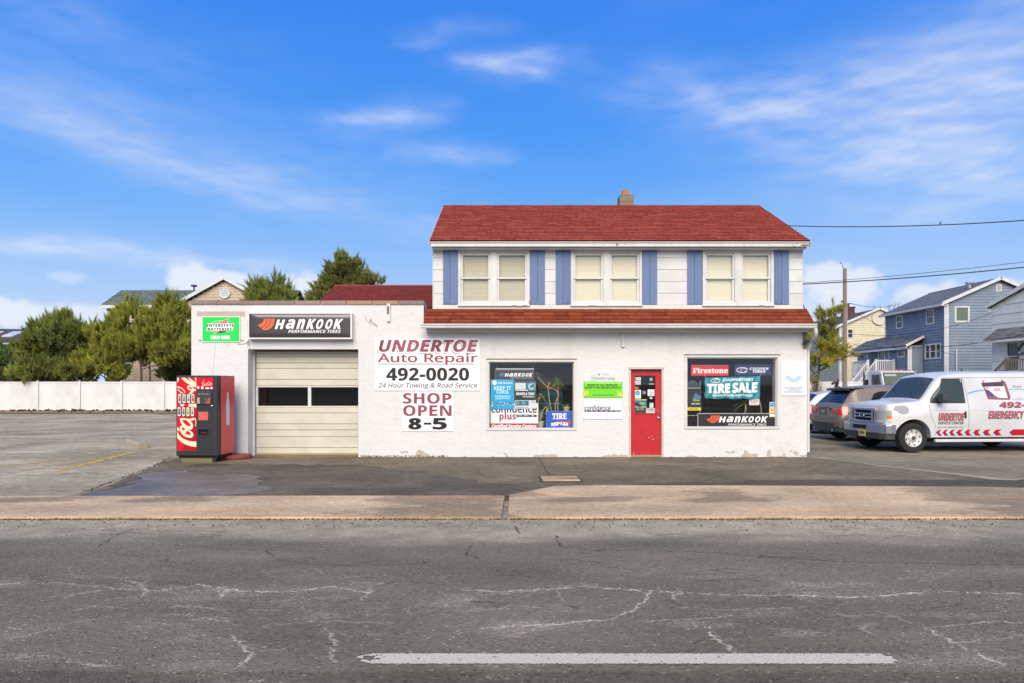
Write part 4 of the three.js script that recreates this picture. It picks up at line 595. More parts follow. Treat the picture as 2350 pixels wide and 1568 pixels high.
// --- inspection sign with rounded top, confidence board, service board
{
  const tx = canvasTex(768, 528, (x, w, h) => {
    const S = (a, b) => [(a - 1288) * w / 467, (b - 350) * h / 317]; x.fillStyle = '#d6d8da'; x.fillRect(0, 0, w, h); const F = (t, a, b, c, d, o) => fit(x, t, ...S(a, b), ...S(c, d), o);
    { const [a, b] = S(1288, 476); x.fillStyle = '#6fd01c'; x.fillRect(0, b, w, h - b); }
    x.fillStyle = '#3c4650'; { const [a, b] = S(1476, 394); x.beginPath(); x.arc(a, b, 16, 0, 7); x.fill(); } F('STATE', 1520, 386, 1590, 402, { fill: '#7a8087' });
    { const [a, b] = S(1380, 410), [c, d] = S(1436, 462); x.strokeStyle = '#3e9a3a'; x.lineWidth = 6; x.strokeRect(a, b, c - a, d - b); } F('NJ', 1390, 426, 1426, 454, { fill: '#4a9a48' }); F('INSPECTIONS', 1442, 428, 1664, 458, { fill: '#3f4a44', font: '100px sans-serif', stroke: '#3f4a44', lw: 2 });
    F('State Licensed Private Inspection Facility', 1310, 484, 1735, 503, { fill: '#d7f4b8' }); F('INSPECTS ALL VEHICLES', 1335, 507, 1690, 531, { fill: '#0f4010', stroke: '#0f4010', lw: 5 }); F('EXCEPT FOR SMOKE OPACITY', 1305, 538, 1738, 560, { fill: '#0f4010', stroke: '#0f4010', lw: 5 });
    F('www.njinspections.com', 1398, 630, 1646, 648, { fill: '#0f4010', stroke: '#0f4010', lw: 4 });
    const r = rng(3); for (const bx0 of [1322, 1716]) for (let i = 0; i < 16; i++) { const [a, b] = S(bx0 + (r() - 0.5) * 50, 618 + (r() - 0.5) * 56); x.fillStyle = ['#f4e33c', '#e6c920', '#c8e23a'][i % 3]; x.beginPath(); x.ellipse(a, b, 22, 8, r() * 3, 0, 7); x.fill(); }
  });
  const x0 = FX(1338), x1 = FX(1428), y0 = FY(912), y1 = FY(851), ys = FY(875.8), w = x1 - x0, h = y1 - y0, hs = ys - y0, s = thing('inspection_sign', 'green inspection sign with grey rounded top beside red door', 'sign', [(x0 + x1) / 2, y0, 0.001]);
  const out = [[-w / 2, 0], [w / 2, 0], [w / 2, hs]]; for (let i = 1; i < 20; i++) { const a = i / 20 * Math.PI; out.push([Math.cos(a) * w / 2, hs + Math.sin(a) ** 0.85 * (h - hs)]); } out.push([-w / 2, hs]);
  obj('board', prism(out, 0, 0.013, [], 0.002), M.white_trim, s);
  const pg = new THREE.ShapeGeometry(new THREE.Shape(out.map(([a, b]) => new THREE.Vector2(a * 0.994, b * 0.994 + 0.002)))), p = pg.attributes.position, uv = []; for (let i = 0; i < p.count; i++) uv.push(p.getX(i) / w + 0.5, p.getY(i) / h); pg.setAttribute('uv', new THREE.Float32BufferAttribute(uv, 2));
  obj('print', pg.translate(0, 0, 0.0155), new THREE.MeshStandardMaterial({ map: tx, roughness: 0.45, name: 'print' }), s);
}
wallSign('confidence_sign', 'plain white board reading confidence under the green inspection sign', 1337.5, 917, 1427, 961.6, 0.014, canvasTex(768, 384, (x, w, h) => {
  const S = (a, b) => [(a - 1288) * w / 462, (b - 690) * h / 230]; x.fillStyle = '#dfdfe8'; x.fillRect(0, 0, w, h); fit(x, 'confidence', ...S(1302, 757), ...S(1614, 812), { fill: '#1c1c20', font: '100px sans-serif', stroke: '#1c1c20', lw: 3 });
  const [a, b] = S(1300, 815), [c, d] = S(1740, 833); x.fillStyle = '#19191c'; x.fillRect(a, b, c - a, d - b); x.fillStyle = '#dfdfe8'; for (let i = 0; i < 7; i++) { x.beginPath(); x.ellipse(a + 46 + i * 98, (b + d) / 2 + (i % 2 ? -3 : 3), 22, 6, 0, 0, 7); x.fill(); } x.fillRect(c - 34, b - 4, 7, 40); x.fillRect(c - 46, b + 12, 40, 7);
  x.fillStyle = '#222'; for (const u of [4, w * 0.33, w * 0.66, w - 12]) x.fillRect(u, 6, 10, 10); x.fillRect(w - 14, h - 18, 10, 10); x.fillRect(4, h - 14, 8, 8);
}));
wallSign('service_sign', 'faded white sign with pale blue gear emblem at building corner', 1791, 829, 1849.5, 907.7, 0.014, canvasTex(512, 680, (x, w, h) => {
  const S = (a, b) => [(a - 1960) * w / 290, (b - 225) * h / 387]; x.fillStyle = '#dfe2e8'; x.fillRect(0, 0, w, h); const [cx, cy] = S(2105, 365);
  for (let i = 0; i < 26; i++) { const a = i / 26 * 6.283, up = Math.sin(a) < 0.35; x.strokeStyle = up ? '#7f9ab8' : '#7db6e4'; x.lineWidth = up ? 8 : 18; x.beginPath(); x.moveTo(cx + Math.cos(a) * (up ? 172 : 95), cy + Math.sin(a) * (up ? 180 : 100)); x.lineTo(cx + Math.cos(a) * 192, cy + Math.sin(a) * 200 * (up ? 1 : 0.9)); x.stroke(); }
  fit(x, 'AUTOMOTIVE', ...S(2000, 516), ...S(2205, 534), { fill: '#7d8792' }); fit(x, 'SERVICE', ...S(2038, 540), ...S(2172, 556), { fill: '#7d8792' }); fit(x, 'EXCELLENCE', ...S(1998, 562), ...S(2205, 580), { fill: '#7d8792' });
  x.fillStyle = '#b9c2cc'; { const [a, b] = S(2030, 487); x.fillRect(a, b, 240, 4); }
}));
// --- posters behind the left display window (print faces out through the pane)
const W1X = (x) => FX(0.87 * (1280 + x / 7.842)), W1Y = (y) => FY(0.87 * (950 + y / 7.84));
function poster(name, label, a, b, c, d, z, tw, draw, o = {}) {
  const x0 = W1X(a), x1 = W1X(c), y0 = W1Y(d), y1 = W1Y(b), th = Math.round(tw * (y1 - y0) / (x1 - x0)); const k = (DIST - z) / DIST;        // true size at its own depth
  return signBoard(name, label, 'poster', x0 * k, x1 * k, EYE + (y0 - EYE) * k, EYE + (y1 - EYE) * k, z, canvasTex(tw, th, (x, w, h) => draw(x, w, h, (u, v) => [(u - a) * w / (c - a), (v - b) * h / (d - b)])), { t: 0.004, rough: 0.6, ...o });
}
poster('tyre_poster', 'dark blue tyre poster with white hanging rail behind glass', 195, 205, 1005, 420, -0.16, 640, (x, w, h, S) => { x.fillStyle = '#1c232c'; x.fillRect(0, 0, w, h); layered(x, w, h, (y) => flame(y, ...S(262, 255), ...S(400, 340), '#4b7391')); tyreWord(x, ...S(398, 262), ...S(965, 338), '#eef2f4'); fit(x, 'DRIVING EMOTION', ...S(512, 352), ...S(965, 386), { fill: '#9fb0bd', skew: 0.25, font: '100px sans-serif' }); });
poster('certified_poster', 'wide white poster with maroon plus and certified centers band', 103, 885, 1092, 1416, -0.13, 768, (x, w, h, S) => {
  x.fillStyle = '#e3e7ea'; x.fillRect(0, 0, w, h); fit(x, 'confidence', ...S(122, 900), ...S(1062, 1082), { fill: '#17171a', font: '100px sans-serif', stroke: '#17171a', lw: 4 }); fit(x, 'plus', ...S(288, 1080), ...S(632, 1272), { fill: '#8f2231', stroke: '#8f2231', lw: 1 });
  { const [a, b] = S(640, 1124), [c, d] = S(1064, 1174); x.fillStyle = '#44484e'; x.fillRect(a, b, c - a, d - b); x.fillStyle = '#e3e7ea'; x.fillRect(a + 30, b + 14, 60, 8); x.fillRect(a + 120, b + 14, 70, 8); x.fillRect(a + 258, b, 8, d - b); x.fillRect(a + 240, b + 16, 44, 8); }
  { const [a, b] = S(103, 1306); x.fillStyle = '#a3303e'; x.fillRect(0, b, w, h - b); } fit(x, 'Certified Service Centers', ...S(120, 1322), ...S(1062, 1402), { fill: '#f6f3ee', skew: 0.22, stroke: '#f6f3ee', lw: 3 });
});
poster('cooling_poster', 'bright blue keep it cool poster taped in display window', 108, 402, 590, 1012, -0.105, 512, (x, w, h, S) => {
  x.fillStyle = '#14a0d2'; x.fillRect(0, 0, w, h); x.fillStyle = '#eef6fa'; { const [a, b] = S(186, 462); x.beginPath(); x.arc(a, b, 48, 0, 7); x.fill(); x.fillStyle = '#14a0d2'; x.font = 'bold 34px sans-serif'; x.textAlign = 'center'; x.fillText('XR', a, b + 12); x.textAlign = 'left'; }
  const F = (t, a, b, c, d, o = {}) => fit(x, t, ...S(a, b), ...S(c, d), { fill: '#eaf6fa', ...o }); F('TEMP PRODUCTS', 252, 450, 558, 488); F('KEEP IT', 180, 535, 530, 612, { font: '100px sans-serif', stroke: '#eaf6fa', lw: 3 }); F('COOL', 230, 618, 488, 688, { font: '100px sans-serif', stroke: '#eaf6fa', lw: 3 }); F('Your Destination for', 190, 722, 525, 760); F('Quality A/C Parts', 205, 770, 500, 812);
  const r = rng(19); for (let i = 0; i < 90; i++) { const [a, b] = S(115 + r() * 460, 860 + r() * r() * 150); x.fillStyle = ['#d9e6ea', '#2b5a6e', '#7fb3c6', '#0f6f96'][Math.floor(r() * 4)]; x.fillRect(a, b, 6 + r() * 34, 4 + r() * 22); }
});
poster('brake_poster', 'narrow poster of grey and teal pictures beside blue poster', 602, 440, 1046, 1000, -0.118, 384, (x, w, h, S) => {
  x.fillStyle = '#20262a'; x.fillRect(0, 0, w, h); const B = (a, b, c, d, f) => { const [p, q] = S(a, b), [u, v] = S(c, d); x.fillStyle = f; x.fillRect(p, q, u - p, v - q); };
  B(610, 465, 835, 605, '#cdd6d6'); B(845, 460, 1040, 640, '#2f7f92'); x.strokeStyle = '#dfe8ea'; x.lineWidth = 14; { const [a, b] = S(950, 540); x.beginPath(); x.arc(a, b, 40, 0.4, 5); x.stroke(); x.lineWidth = 5; x.beginPath(); x.arc(a + 10, b, 62, 0, 7); x.stroke(); } B(620, 612, 880, 630, '#e4eaec');
  fit(x, 'BRAKES & TIRES', ...S(630, 665), ...S(1020, 718), { fill: '#e8ecee', skew: 0.2, stroke: '#e8ecee', lw: 4 }); fit(x, 'EXPERIENCE', ...S(770, 735), ...S(1022, 770), { fill: '#cfd8db', skew: 0.2 }); B(604, 828, 1046, 1000, '#d5dadd'); B(615, 838, 895, 940, '#236c84'); x.strokeStyle = '#bfe0ea'; x.lineWidth = 7; for (const q of [660, 790]) { const [a, b] = S(q, 885); x.beginPath(); x.arc(a, b, 24, 0, 7); x.stroke(); } fit(x, '$40', ...S(945, 845), ...S(1030, 885), { fill: '#7c93a4' }); fit(x, 'REBATE NOW', ...S(640, 968), ...S(880, 988), { fill: '#33424c' });
});
poster('tire_repair_poster', 'royal blue poster with red arrow reading tire repair', 1256, 1052, 1800, 1416, -0.125, 512, (x, w, h, S) => {
  x.fillStyle = '#0d57c0'; x.fillRect(0, 0, w, h); fit(x, 'TIRE', ...S(1378, 1098), ...S(1680, 1212), { font: 'bold 100px serif', fill: '#f4f4f2', stroke: '#f4f4f2', lw: 5, shadow: { fill: '#0a2c6c', dx: -6, dy: 6 } });
  x.fillStyle = '#c5453d'; x.strokeStyle = '#0c2b66'; x.lineWidth = 6; x.beginPath(); const P = [[1345, 1300], [1540, 1255], [1705, 1262], [1712, 1215], [1782, 1280], [1725, 1345], [1712, 1318], [1560, 1312], [1375, 1362]]; P.forEach(([a, b], i) => { const q = S(a, b); i ? x.lineTo(...q) : x.moveTo(...q); }); x.closePath(); x.stroke(); x.fill();
  x.save(); [...'REPAIR'].forEach((c, i) => { const [a, b] = S(1362 + i * 60, 1270 + Math.abs(i - 2.8) * 9), [e, f] = S(1362 + i * 60 + 54, 1338 + Math.abs(i - 2.8) * 9); fit(x, c, a, b, e, f, { fill: '#f6f2ec', stroke: '#f6f2ec', lw: 3 }); }); x.restore();
  fit(x, 'PLUGS & PATCHES', ...S(1392, 1388), ...S(1752, 1412), { fill: '#cfe0f4', skew: 0.2 });
});
{ const r = thing('poster_rail', 'thin white rail from which dark tyre poster hangs', 'poster rail', [W1X(608), W1Y(205), -0.165]); obj('rail', rod(V(-0.45, 0.03, 0.012), V(0.45, 0.03, 0.012), 0.017, 0.017, 10), M.white_trim, r); for (const s of [-0.42, 0.42]) obj('hook', rod(V(s, 0.045, 0.012), V(s, 0.11, 0.012), 0.004, 0.004, 5), M.steel, r); }
// --- posters behind the right display window
const W2X = (x) => FX(0.87 * (1800 + x / 7.465)), W2Y = (y) => FY(0.87 * (930 + y / 7.467));
function poster2(name, label, a, b, c, d, z, tw, draw, o = {}) {
  const k = (DIST - z) / DIST, x0 = W2X(a) * k, x1 = W2X(c) * k, y0 = EYE + (W2Y(d) - EYE) * k, y1 = EYE + (W2Y(b) - EYE) * k, th = Math.round(tw * (y1 - y0) / (x1 - x0));
  return signBoard(name, label, 'poster', x0, x1, y0, y1, z, canvasTex(tw, th, (x, w, h) => draw(x, w, h, (u, v) => [(u - a) * w / (c - a), (v - b) * h / (d - b)])), { t: 0.004, rough: 0.5, ...o });
}
const ringLogo = (x, a, b, s) => { x.strokeStyle = '#eef0f4'; x.lineWidth = 9 * s; x.beginPath(); x.ellipse(a, b, 68 * s, 30 * s, 0, 0.5, 6.0); x.stroke(); x.lineWidth = 5 * s; x.beginPath(); x.ellipse(a + 14 * s, b + 2 * s, 38 * s, 18 * s, 0, 2.2, 7.6); x.stroke(); };
poster2('red_tyre_sign', 'red hanging panel with white blackletter name in right window', 163, 240, 903, 455, -0.22, 512, (x, w, h, S) => { x.fillStyle = '#cf2230'; x.fillRect(0, 0, w, h); x.fillStyle = '#e0505a'; x.fillRect(0, 0, w, 12); fit(x, 'Firestone', ...S(200, 296), ...S(888, 402), { font: 'bold 100px serif', fill: '#f7f1e8', stroke: '#f7f1e8', lw: 4 }); }, { t: 0.03, edge: mat('red_edge', [0.45, 0.02, 0.03], 0.5) });
poster2('navy_tyre_sign', 'navy blue hanging panel with white ring logo in right window', 1022, 228, 1745, 450, -0.22, 512, (x, w, h, S) => { x.fillStyle = '#1d2558'; x.fillRect(0, 0, w, h); ringLogo(x, ...S(1172, 342), 1.15); fit(x, 'COOPER', ...S(1308, 290), ...S(1702, 336), { fill: '#f0f1f5', skew: 0.3, stroke: '#f0f1f5', lw: 3 }); fit(x, 'TIRES', ...S(1365, 345), ...S(1635, 396), { fill: '#f0f1f5', skew: 0.3, stroke: '#f0f1f5', lw: 3 }); }, { t: 0.03, edge: mat('navy_edge', [0.015, 0.02, 0.08], 0.5) });
{ // sagging vinyl banner
  const z = -0.17, k = (DIST - z) / DIST, x0 = W2X(440) * k, x1 = W2X(1522) * k, yb = EYE + (W2Y(905) - EYE) * k, yt = EYE + (W2Y(478) - EYE) * k, s = thing('tire_sale_banner', 'wrinkled teal vinyl banner with bold white tire sale lettering', 'banner', [(x0 + x1) / 2, yb, z]), w = x1 - x0, h = yt - yb;
  const tx = canvasTex(1024, 420, (x, W, H) => { const S = (u, v) => [(u - 440) * W / 1082, (v - 478) * H / 427]; x.fillStyle = '#0e8391'; x.fillRect(0, 0, W, H); ringLogo(x, ...S(652, 542), 1.3); fit(x, 'COOPERTIRES', ...S(790, 510), ...S(1395, 560), { fill: '#eef4f4', skew: 0.3, stroke: '#eef4f4', lw: 3 }); fit(x, 'TIRE', ...S(486, 612), ...S(930, 792), { fill: '#f2f2f2', stroke: '#f2f2f2', lw: 7 }); fit(x, 'SALE', ...S(985, 596), ...S(1468, 780), { fill: '#f2f2f2', stroke: '#f2f2f2', lw: 7 }); fit(x, 'Save Now on Quality Cooper Products!', ...S(588, 812), ...S(1372, 872), { fill: '#e4f2f2', stroke: '#e4f2f2', lw: 3 }); });
  const sheet = (o, flip) => gridGeo(60, 24, (u, v) => { const uu = flip ? 1 - u : u; return [(uu - 0.5) * w, v * h + 0.022 * (uu - 0.5) * 2 * (v - 0.2) + 0.008 * Math.sin(uu * 21) * (1 - v) - 0.02 * Math.sin(uu * Math.PI) * 0, 0.012 * Math.sin(uu * 17 + v * 5) + 0.008 * Math.sin(uu * 41 - v * 9) + o]; });
  obj('sheet', sheet(0, false), new THREE.MeshStandardMaterial({ map: tx, roughness: 0.45, name: 'vinyl_print', side: THREE.DoubleSide }), s);
  for (const [u, v] of [[-0.49, 0.97], [0.49, 0.99], [-0.49, 0.05]]) obj('tie_cord', rod(V(u * w, v * h, 0), V(u * w * 1.08, v * h + 0.15, 0), 0.003, 0.003, 4), M.white_trim, s);
}
poster2('window_tyre_sign', 'black tyre panel with orange flame along bottom of right window', 292, 1192, 1842, 1470, -0.11, 1024, (x, w, h, S) => { x.fillStyle = '#1b1b1f'; x.fillRect(0, 0, w, h); x.strokeStyle = '#d8d8d8'; x.lineWidth = 5; x.strokeRect(3, 3, w + 10, h + 20); layered(x, w, h, (y) => flame(y, ...S(458, 1232), ...S(722, 1384), '#ee5a2a')); tyreWord(x, ...S(710, 1250), ...S(1650, 1368), '#f0eee8'); fit(x, 'PERFORMANCE TIRES', ...S(893, 1396), ...S(1655, 1440), { fill: '#e8e6e0', skew: 0.28, font: '100px sans-serif', stroke: '#e8e6e0', lw: 2 }); });
poster2('wiper_poster', 'tall black and yellow wiper display card in right window', 88, 700, 362, 1140, -0.14, 256, (x, w, h, S) => { x.fillStyle = '#22262b'; x.fillRect(0, 0, w, h); x.fillStyle = '#3d78a4'; x.beginPath(); x.moveTo(...S(250, 790)); x.lineTo(...S(362, 860)); x.lineTo(...S(362, 900)); x.lineTo(...S(190, 930)); x.fill(); x.fillStyle = '#e2d21c'; { const [a, b] = S(88, 1080); x.fillRect(0, b, w, h); } fit(x, 'PEAK', ...S(205, 920), ...S(340, 955), { fill: '#e2d21c', skew: 0.2 }); fit(x, 'wiper blades', ...S(165, 985), ...S(345, 1030), { fill: '#e8ecee', skew: 0.2 }); fit(x, 'SAVE', ...S(120, 1098), ...S(300, 1126), { fill: '#4a4408' }); });
poster2('notice_card', 'small white notice card below the teal sale banner', 1308, 900, 1508, 1035, -0.2, 160, (x, w, h) => { x.fillStyle = '#ece8e6'; x.fillRect(0, 0, w, h); fit(x, 'WE HONOR', 14, 28, w - 14, 50, { fill: '#222' }); fit(x, 'BUDGET', 26, 58, w - 30, 78, { fill: '#333' }); x.fillStyle = '#c03a3a'; x.fillRect(6, h - 12, w - 12, 5); });
poster2('blue_decal', 'small blue and white square decal low on right window', 1710, 972, 1800, 1085, -0.1, 96, (x, w, h) => { x.fillStyle = '#eef4f6'; x.fillRect(0, 0, w, h); x.fillStyle = '#1d86bb'; x.fillRect(8, 10, w - 16, h - 30); x.fillStyle = '#bfe2f2'; x.beginPath(); x.ellipse(w / 2, h * 0.4, 24, 8, -0.3, 0, 7); x.fill(); });
poster2('card_decal', 'yellow and orange payment card decal in corner of right window', 1705, 1092, 1842, 1268, -0.098, 128, (x, w, h) => { x.fillStyle = '#e9dfae'; x.fillRect(0, 0, w, h); x.fillStyle = '#d98a2c'; x.beginPath(); x.ellipse(40, 36, 26, 24, 0, 0, 7); x.fill(); x.fillStyle = '#e0b04a'; x.beginPath(); x.ellipse(86, 36, 26, 24, 0, 0, 7); x.fill(); x.fillStyle = '#3d6b8a'; x.fillRect(8, 84, w - 16, 18); x.fillStyle = '#f2f0e8'; x.fillRect(8, 112, w - 16, 26); });
// --- stickers on the door glass: a part of the door
{
  const door = shop.children.find((c) => c.name === 'entrance_door'), DX = (x) => FX(0.87 * (1640 + x / 6.033)), DY = (y) => FY(0.87 * (960 + y / 6.031)), z = -0.105;
  const st = (a, b, c, d, draw, tw = 96) => { const w = DX(c) - DX(a), h = DY(b) - DY(d); obj('sticker', new THREE.BoxGeometry(w, h, 0.002).translate((DX(a) + DX(c)) / 2, (DY(b) + DY(d)) / 2, z - 0.0 + 0.002), new THREE.MeshStandardMaterial({ map: canvasTex(tw, Math.round(tw * h / w), draw), roughness: 0.6, name: 'sticker' }), door); };
  st(222, 210, 312, 255, (x, w, h) => { x.fillStyle = '#e6e6e2'; x.fillRect(0, 0, w, h); fit(x, 'OPEN', 22, 14, w - 16, h - 12, { fill: '#444' }); x.fillStyle = '#222'; x.fillRect(4, 8, 12, h - 16); });
  st(218, 264, 312, 328, (x, w, h) => { x.fillStyle = '#b7bec4'; x.fillRect(0, 0, w, h); });
  st(215, 360, 285, 402, (x, w, h) => { x.fillStyle = '#7a4c22'; x.fillRect(0, 0, w, h); x.fillStyle = '#b98240'; x.fillRect(10, 6, w * 0.5, h - 14); });
  st(210, 412, 314, 550, (x, w, h) => { x.fillStyle = '#e2e8ea'; x.fillRect(0, 0, w, h); x.fillStyle = '#1b8fae'; x.beginPath(); x.arc(w / 2, h * 0.36, w * 0.36, 0, 7); x.fill(); fit(x, 'ASE', w * 0.3, h * 0.28, w * 0.7, h * 0.44, { fill: '#bfe6f0' }); x.fillStyle = '#8fa8b0'; for (let i = 0; i < 3; i++) x.fillRect(14, h * (0.72 + i * 0.08), w - 28, 4); });
  st(205, 562, 405, 692, (x, w, h) => { x.fillStyle = '#2d6e86'; x.fillRect(0, 0, w, h); x.fillStyle = '#c9cf6a'; x.fillRect(0, 0, w, 12); x.fillRect(0, h - 10, w, 10); x.fillStyle = '#1d2f56'; x.beginPath(); x.ellipse(w * 0.3, h * 0.66, w * 0.3, h * 0.22, 0.5, 0, 7); x.fill(); x.fillStyle = '#7fae52'; x.beginPath(); x.ellipse(w * 0.66, h * 0.5, w * 0.26, h * 0.16, 0.1, 0, 7); x.fill(); }, 160);
  st(205, 700, 392, 782, (x, w, h) => { x.fillStyle = '#3b3d40'; x.fillRect(0, 0, w, h); fit(x, 'WELCOME', w * 0.2, 10, w * 0.82, 22, { fill: '#ddd' }); }, 160);
  st(396, 702, 538, 782, (x, w, h) => { x.fillStyle = '#c9cbc4'; x.fillRect(0, 0, w, h); fit(x, 'Notices', 8, 6, w - 10, 26, { fill: '#222' }); x.fillStyle = '#4b5a4c'; for (let i = 0; i < 3; i++) x.fillRect(30 + i * 8, 32 + i * 7, w - 60, 3); }, 128);
  st(450, 215, 502, 270, (x, w, h) => { x.fillStyle = '#4f8a8e'; x.fillRect(0, 0, w, h); x.fillStyle = '#d8c24c'; x.beginPath(); x.arc(w / 2, h / 2, w * 0.28, 0, 7); x.fill(); });
  st(440, 302, 524, 332, (x, w, h) => { x.fillStyle = '#1e1f22'; x.fillRect(0, 0, w, h); fit(x, 'BUSTIN', 6, 6, w - 6, h - 8, { fill: '#eee' }); });
  st(422, 404, 530, 508, (x, w, h) => { x.fillStyle = '#e9e9e6'; x.fillRect(0, 0, w, h); x.strokeStyle = '#222'; x.lineWidth = 5; x.beginPath(); x.arc(w / 2 - 6, h * 0.22, 10, 1, 6); x.stroke(); fit(x, 'CASH', 12, h * 0.42, w - 12, h * 0.62, { fill: '#333' }); fit(x, 'ONLY', 16, h * 0.7, w - 16, h * 0.9, { fill: '#333' }); });
  st(336, 428, 398, 484, (x, w, h) => { x.fillStyle = '#26282b'; x.fillRect(0, 0, w, h); x.fillStyle = '#cfd2d4'; for (let i = 0; i < 3; i++) x.fillRect(8, 6 + i * 30, w - 16, 8); });
  st(456, 525, 496, 555, (x, w, h) => { x.fillStyle = '#dfe0dd'; x.fillRect(0, 0, w, h); x.fillStyle = '#555'; x.fillRect(w * 0.3, h * 0.3, w * 0.3, h * 0.4); });
  st(452, 620, 514, 694, (x, w, h) => { x.fillStyle = '#d9dcd8'; x.fillRect(0, 0, w, h); x.fillStyle = '#59636a'; x.fillRect(10, 22, w - 30, 12); x.fillRect(16, 60, w - 30, 8); });
}
// ---------------------------------------------------------------- plants and things standing in the shop windows
{
  const leafM = mat('plant_leaf', [0.17, 0.25, 0.05], 0.6, { side: THREE.DoubleSide }), leafM2 = mat('plant_leaf_pale', [0.36, 0.40, 0.13], 0.6, { side: THREE.DoubleSide }), stemM = mat('plant_stem', [0.5, 0.40, 0.28], 0.9, { bumpMap: fineBump, bumpScale: 0.004 }), potM = mat('pot_cream', [0.5, 0.5, 0.42], 0.6), soilM = mat('pot_soil', [0.05, 0.035, 0.025], 1);
  function blade(len, w, droop, az, el) { const g = gridGeo(6, 2, (u, v) => { const ww = w * Math.sin(Math.PI * Math.min(0.92, 0.18 + u * 0.82)) * (v - 0.5), y = len * (Math.sin(el) * u) - droop * u * u * len, x = len * Math.cos(el) * u; return [x, y + Math.abs(v - 0.5) * w * 0.4, ww]; }); return g.rotateY(az); }
  function tuft(r, n, len, w) { const out = []; for (let i = 0; i < n; i++) { const el = lerp(-0.3, 1.35, r()), l = len * (0.65 + r() * 0.5); out.push(blade(l, w, 0.25 + r() * 0.45, i * 2.4 + r(), el)); } return out; }
  function plant(label, x, y, z, seed, stems, pot = 0.11) {
    const p = thing('potted_plant', label, 'plant', [x, y, z]), r = rng(seed);
    const pg = new THREE.LatheGeometry([[0, 0], [pot * 0.75, 0], [pot, pot * 1.7], [pot * 1.08, pot * 1.7], [pot * 1.08, pot * 1.9], [pot * 0.93, pot * 1.9], [pot * 0.92, pot * 1.7], [0, pot * 1.65]].map(([a, b]) => new THREE.Vector2(a, b)), 20); obj('pot', pg, potM, p);
    for (const [pts, len, n, pale] of stems) { const q = pts.map((v) => V(...v)), e = q[q.length - 1]; if (q.length > 1) obj('stem', tube(q, 0.011, 20, 6), stemM, p); obj('leaf_head', tuft(r, n, len, 0.028), pale ? leafM2 : leafM, p, [e.x, e.y, e.z]); }
    return p;
  }
  const wx = (px) => FX(0.87 * (1280 + px / 7.842)), wy = (py) => FY(0.87 * (950 + py / 7.84)), b1 = SH.W1.y0 - 0.02;
  const at = (px, py, bx0, by0, dz = 0) => [wx(px) - wx(bx0), wy(py) - by0, dz];
  plant('tall twisting yucca with bare pale stems in left window', wx(1480), b1, -0.42, 3, [
    [[[0, 0.2, 0], at(1470, 900, 1480, b1), at(1530, 720, 1480, b1, 0.05), at(1480, 620, 1480, b1), at(1310, 560, 1480, b1), at(1220, 480, 1480, b1, 0.05), at(1090, 330, 1480, b1, 0.08)], 0.22, 34, 0],
    [[[-0.05, 0.2, 0.02], at(1345, 860, 1480, b1), at(1320, 640, 1480, b1), at(1310, 560, 1480, b1), at(1345, 450, 1480, b1)], 0.05, 6, 0],
    [[[0.05, 0.2, -0.05], at(1525, 800, 1480, b1, -0.05), at(1525, 540, 1480, b1, -0.05), at(1510, 480, 1480, b1, -0.05)], 0.26, 40, 0],
  ], 0.12);
  plant('bushy young yucca with pale leaves beside narrow poster', wx(1140), b1, -0.33, 8, [[[[0, 0.2, 0], at(1100, 870, 1140, b1), at(1145, 770, 1140, b1)], 0.19, 34, 1], [[[0, 0.2, 0], at(1250, 980, 1140, b1), at(1300, 1000, 1140, b1)], 0.18, 30, 1]], 0.1);
  plant('small spiky aloe in pale green pot behind blue poster', wx(1712), wy(1120), -0.5, 12, [[[[0, 0.19, 0]], 0.13, 18, 1]], 0.085);
  { const s = thing('plant_stand', 'small wooden stand under aloe pot in left window', 'plant stand', [wx(1712), b1, -0.5]); const h = wy(1120) - b1; obj('stand_top', rb(-0.1, 0.1, h - 0.025, h - 0.002, -0.1, 0.1, 0.004), M.wood_grey, s); for (const [a, b] of [[-0.08, -0.08], [0.08, -0.08], [-0.08, 0.08], [0.08, 0.08]]) obj('leg', rod(V(a, 0, b), V(a, h - 0.026, b), 0.011), M.wood_grey, s); }
  { // teal drinks cooler deep in the shop
    const c = thing('drinks_cooler', 'teal drinks cooler standing inside behind the tall yucca', 'cooler', [0.98, 0.005, -1.9]);
    obj('cabinet', rb(-0.32, 0.32, 0, 1.55, -0.3, 0.28, 0.02), mat('cooler_teal', [0.02, 0.20, 0.24], 0.5), c); obj('glass_door', rb(-0.29, 0.29, 0.25, 1.4, 0.281, 0.3, 0.008), mat('cooler_glass', [0.02, 0.10, 0.13], 0.08), c); obj('header_panel', rb(-0.31, 0.31, 1.555, 1.86, -0.28, 0.28, 0.02), mat('cooler_header', [0.42, 0.27, 0.03], 0.5), c); obj('handle', rod(V(-0.25, 0.6, 0.32), V(-0.25, 1.05, 0.32), 0.012), M.steel, c);
    const r = rng(6); for (let k = 0; k < 4; k++) obj('shelf_strip', box2(-0.28, 0.28, 0.4 + k * 0.26, 0.43 + k * 0.26, 0.301, 0.305), mat('strip_' + k, [0.1, 0.35 + r() * 0.1, 0.4], 0.5), c);
  }
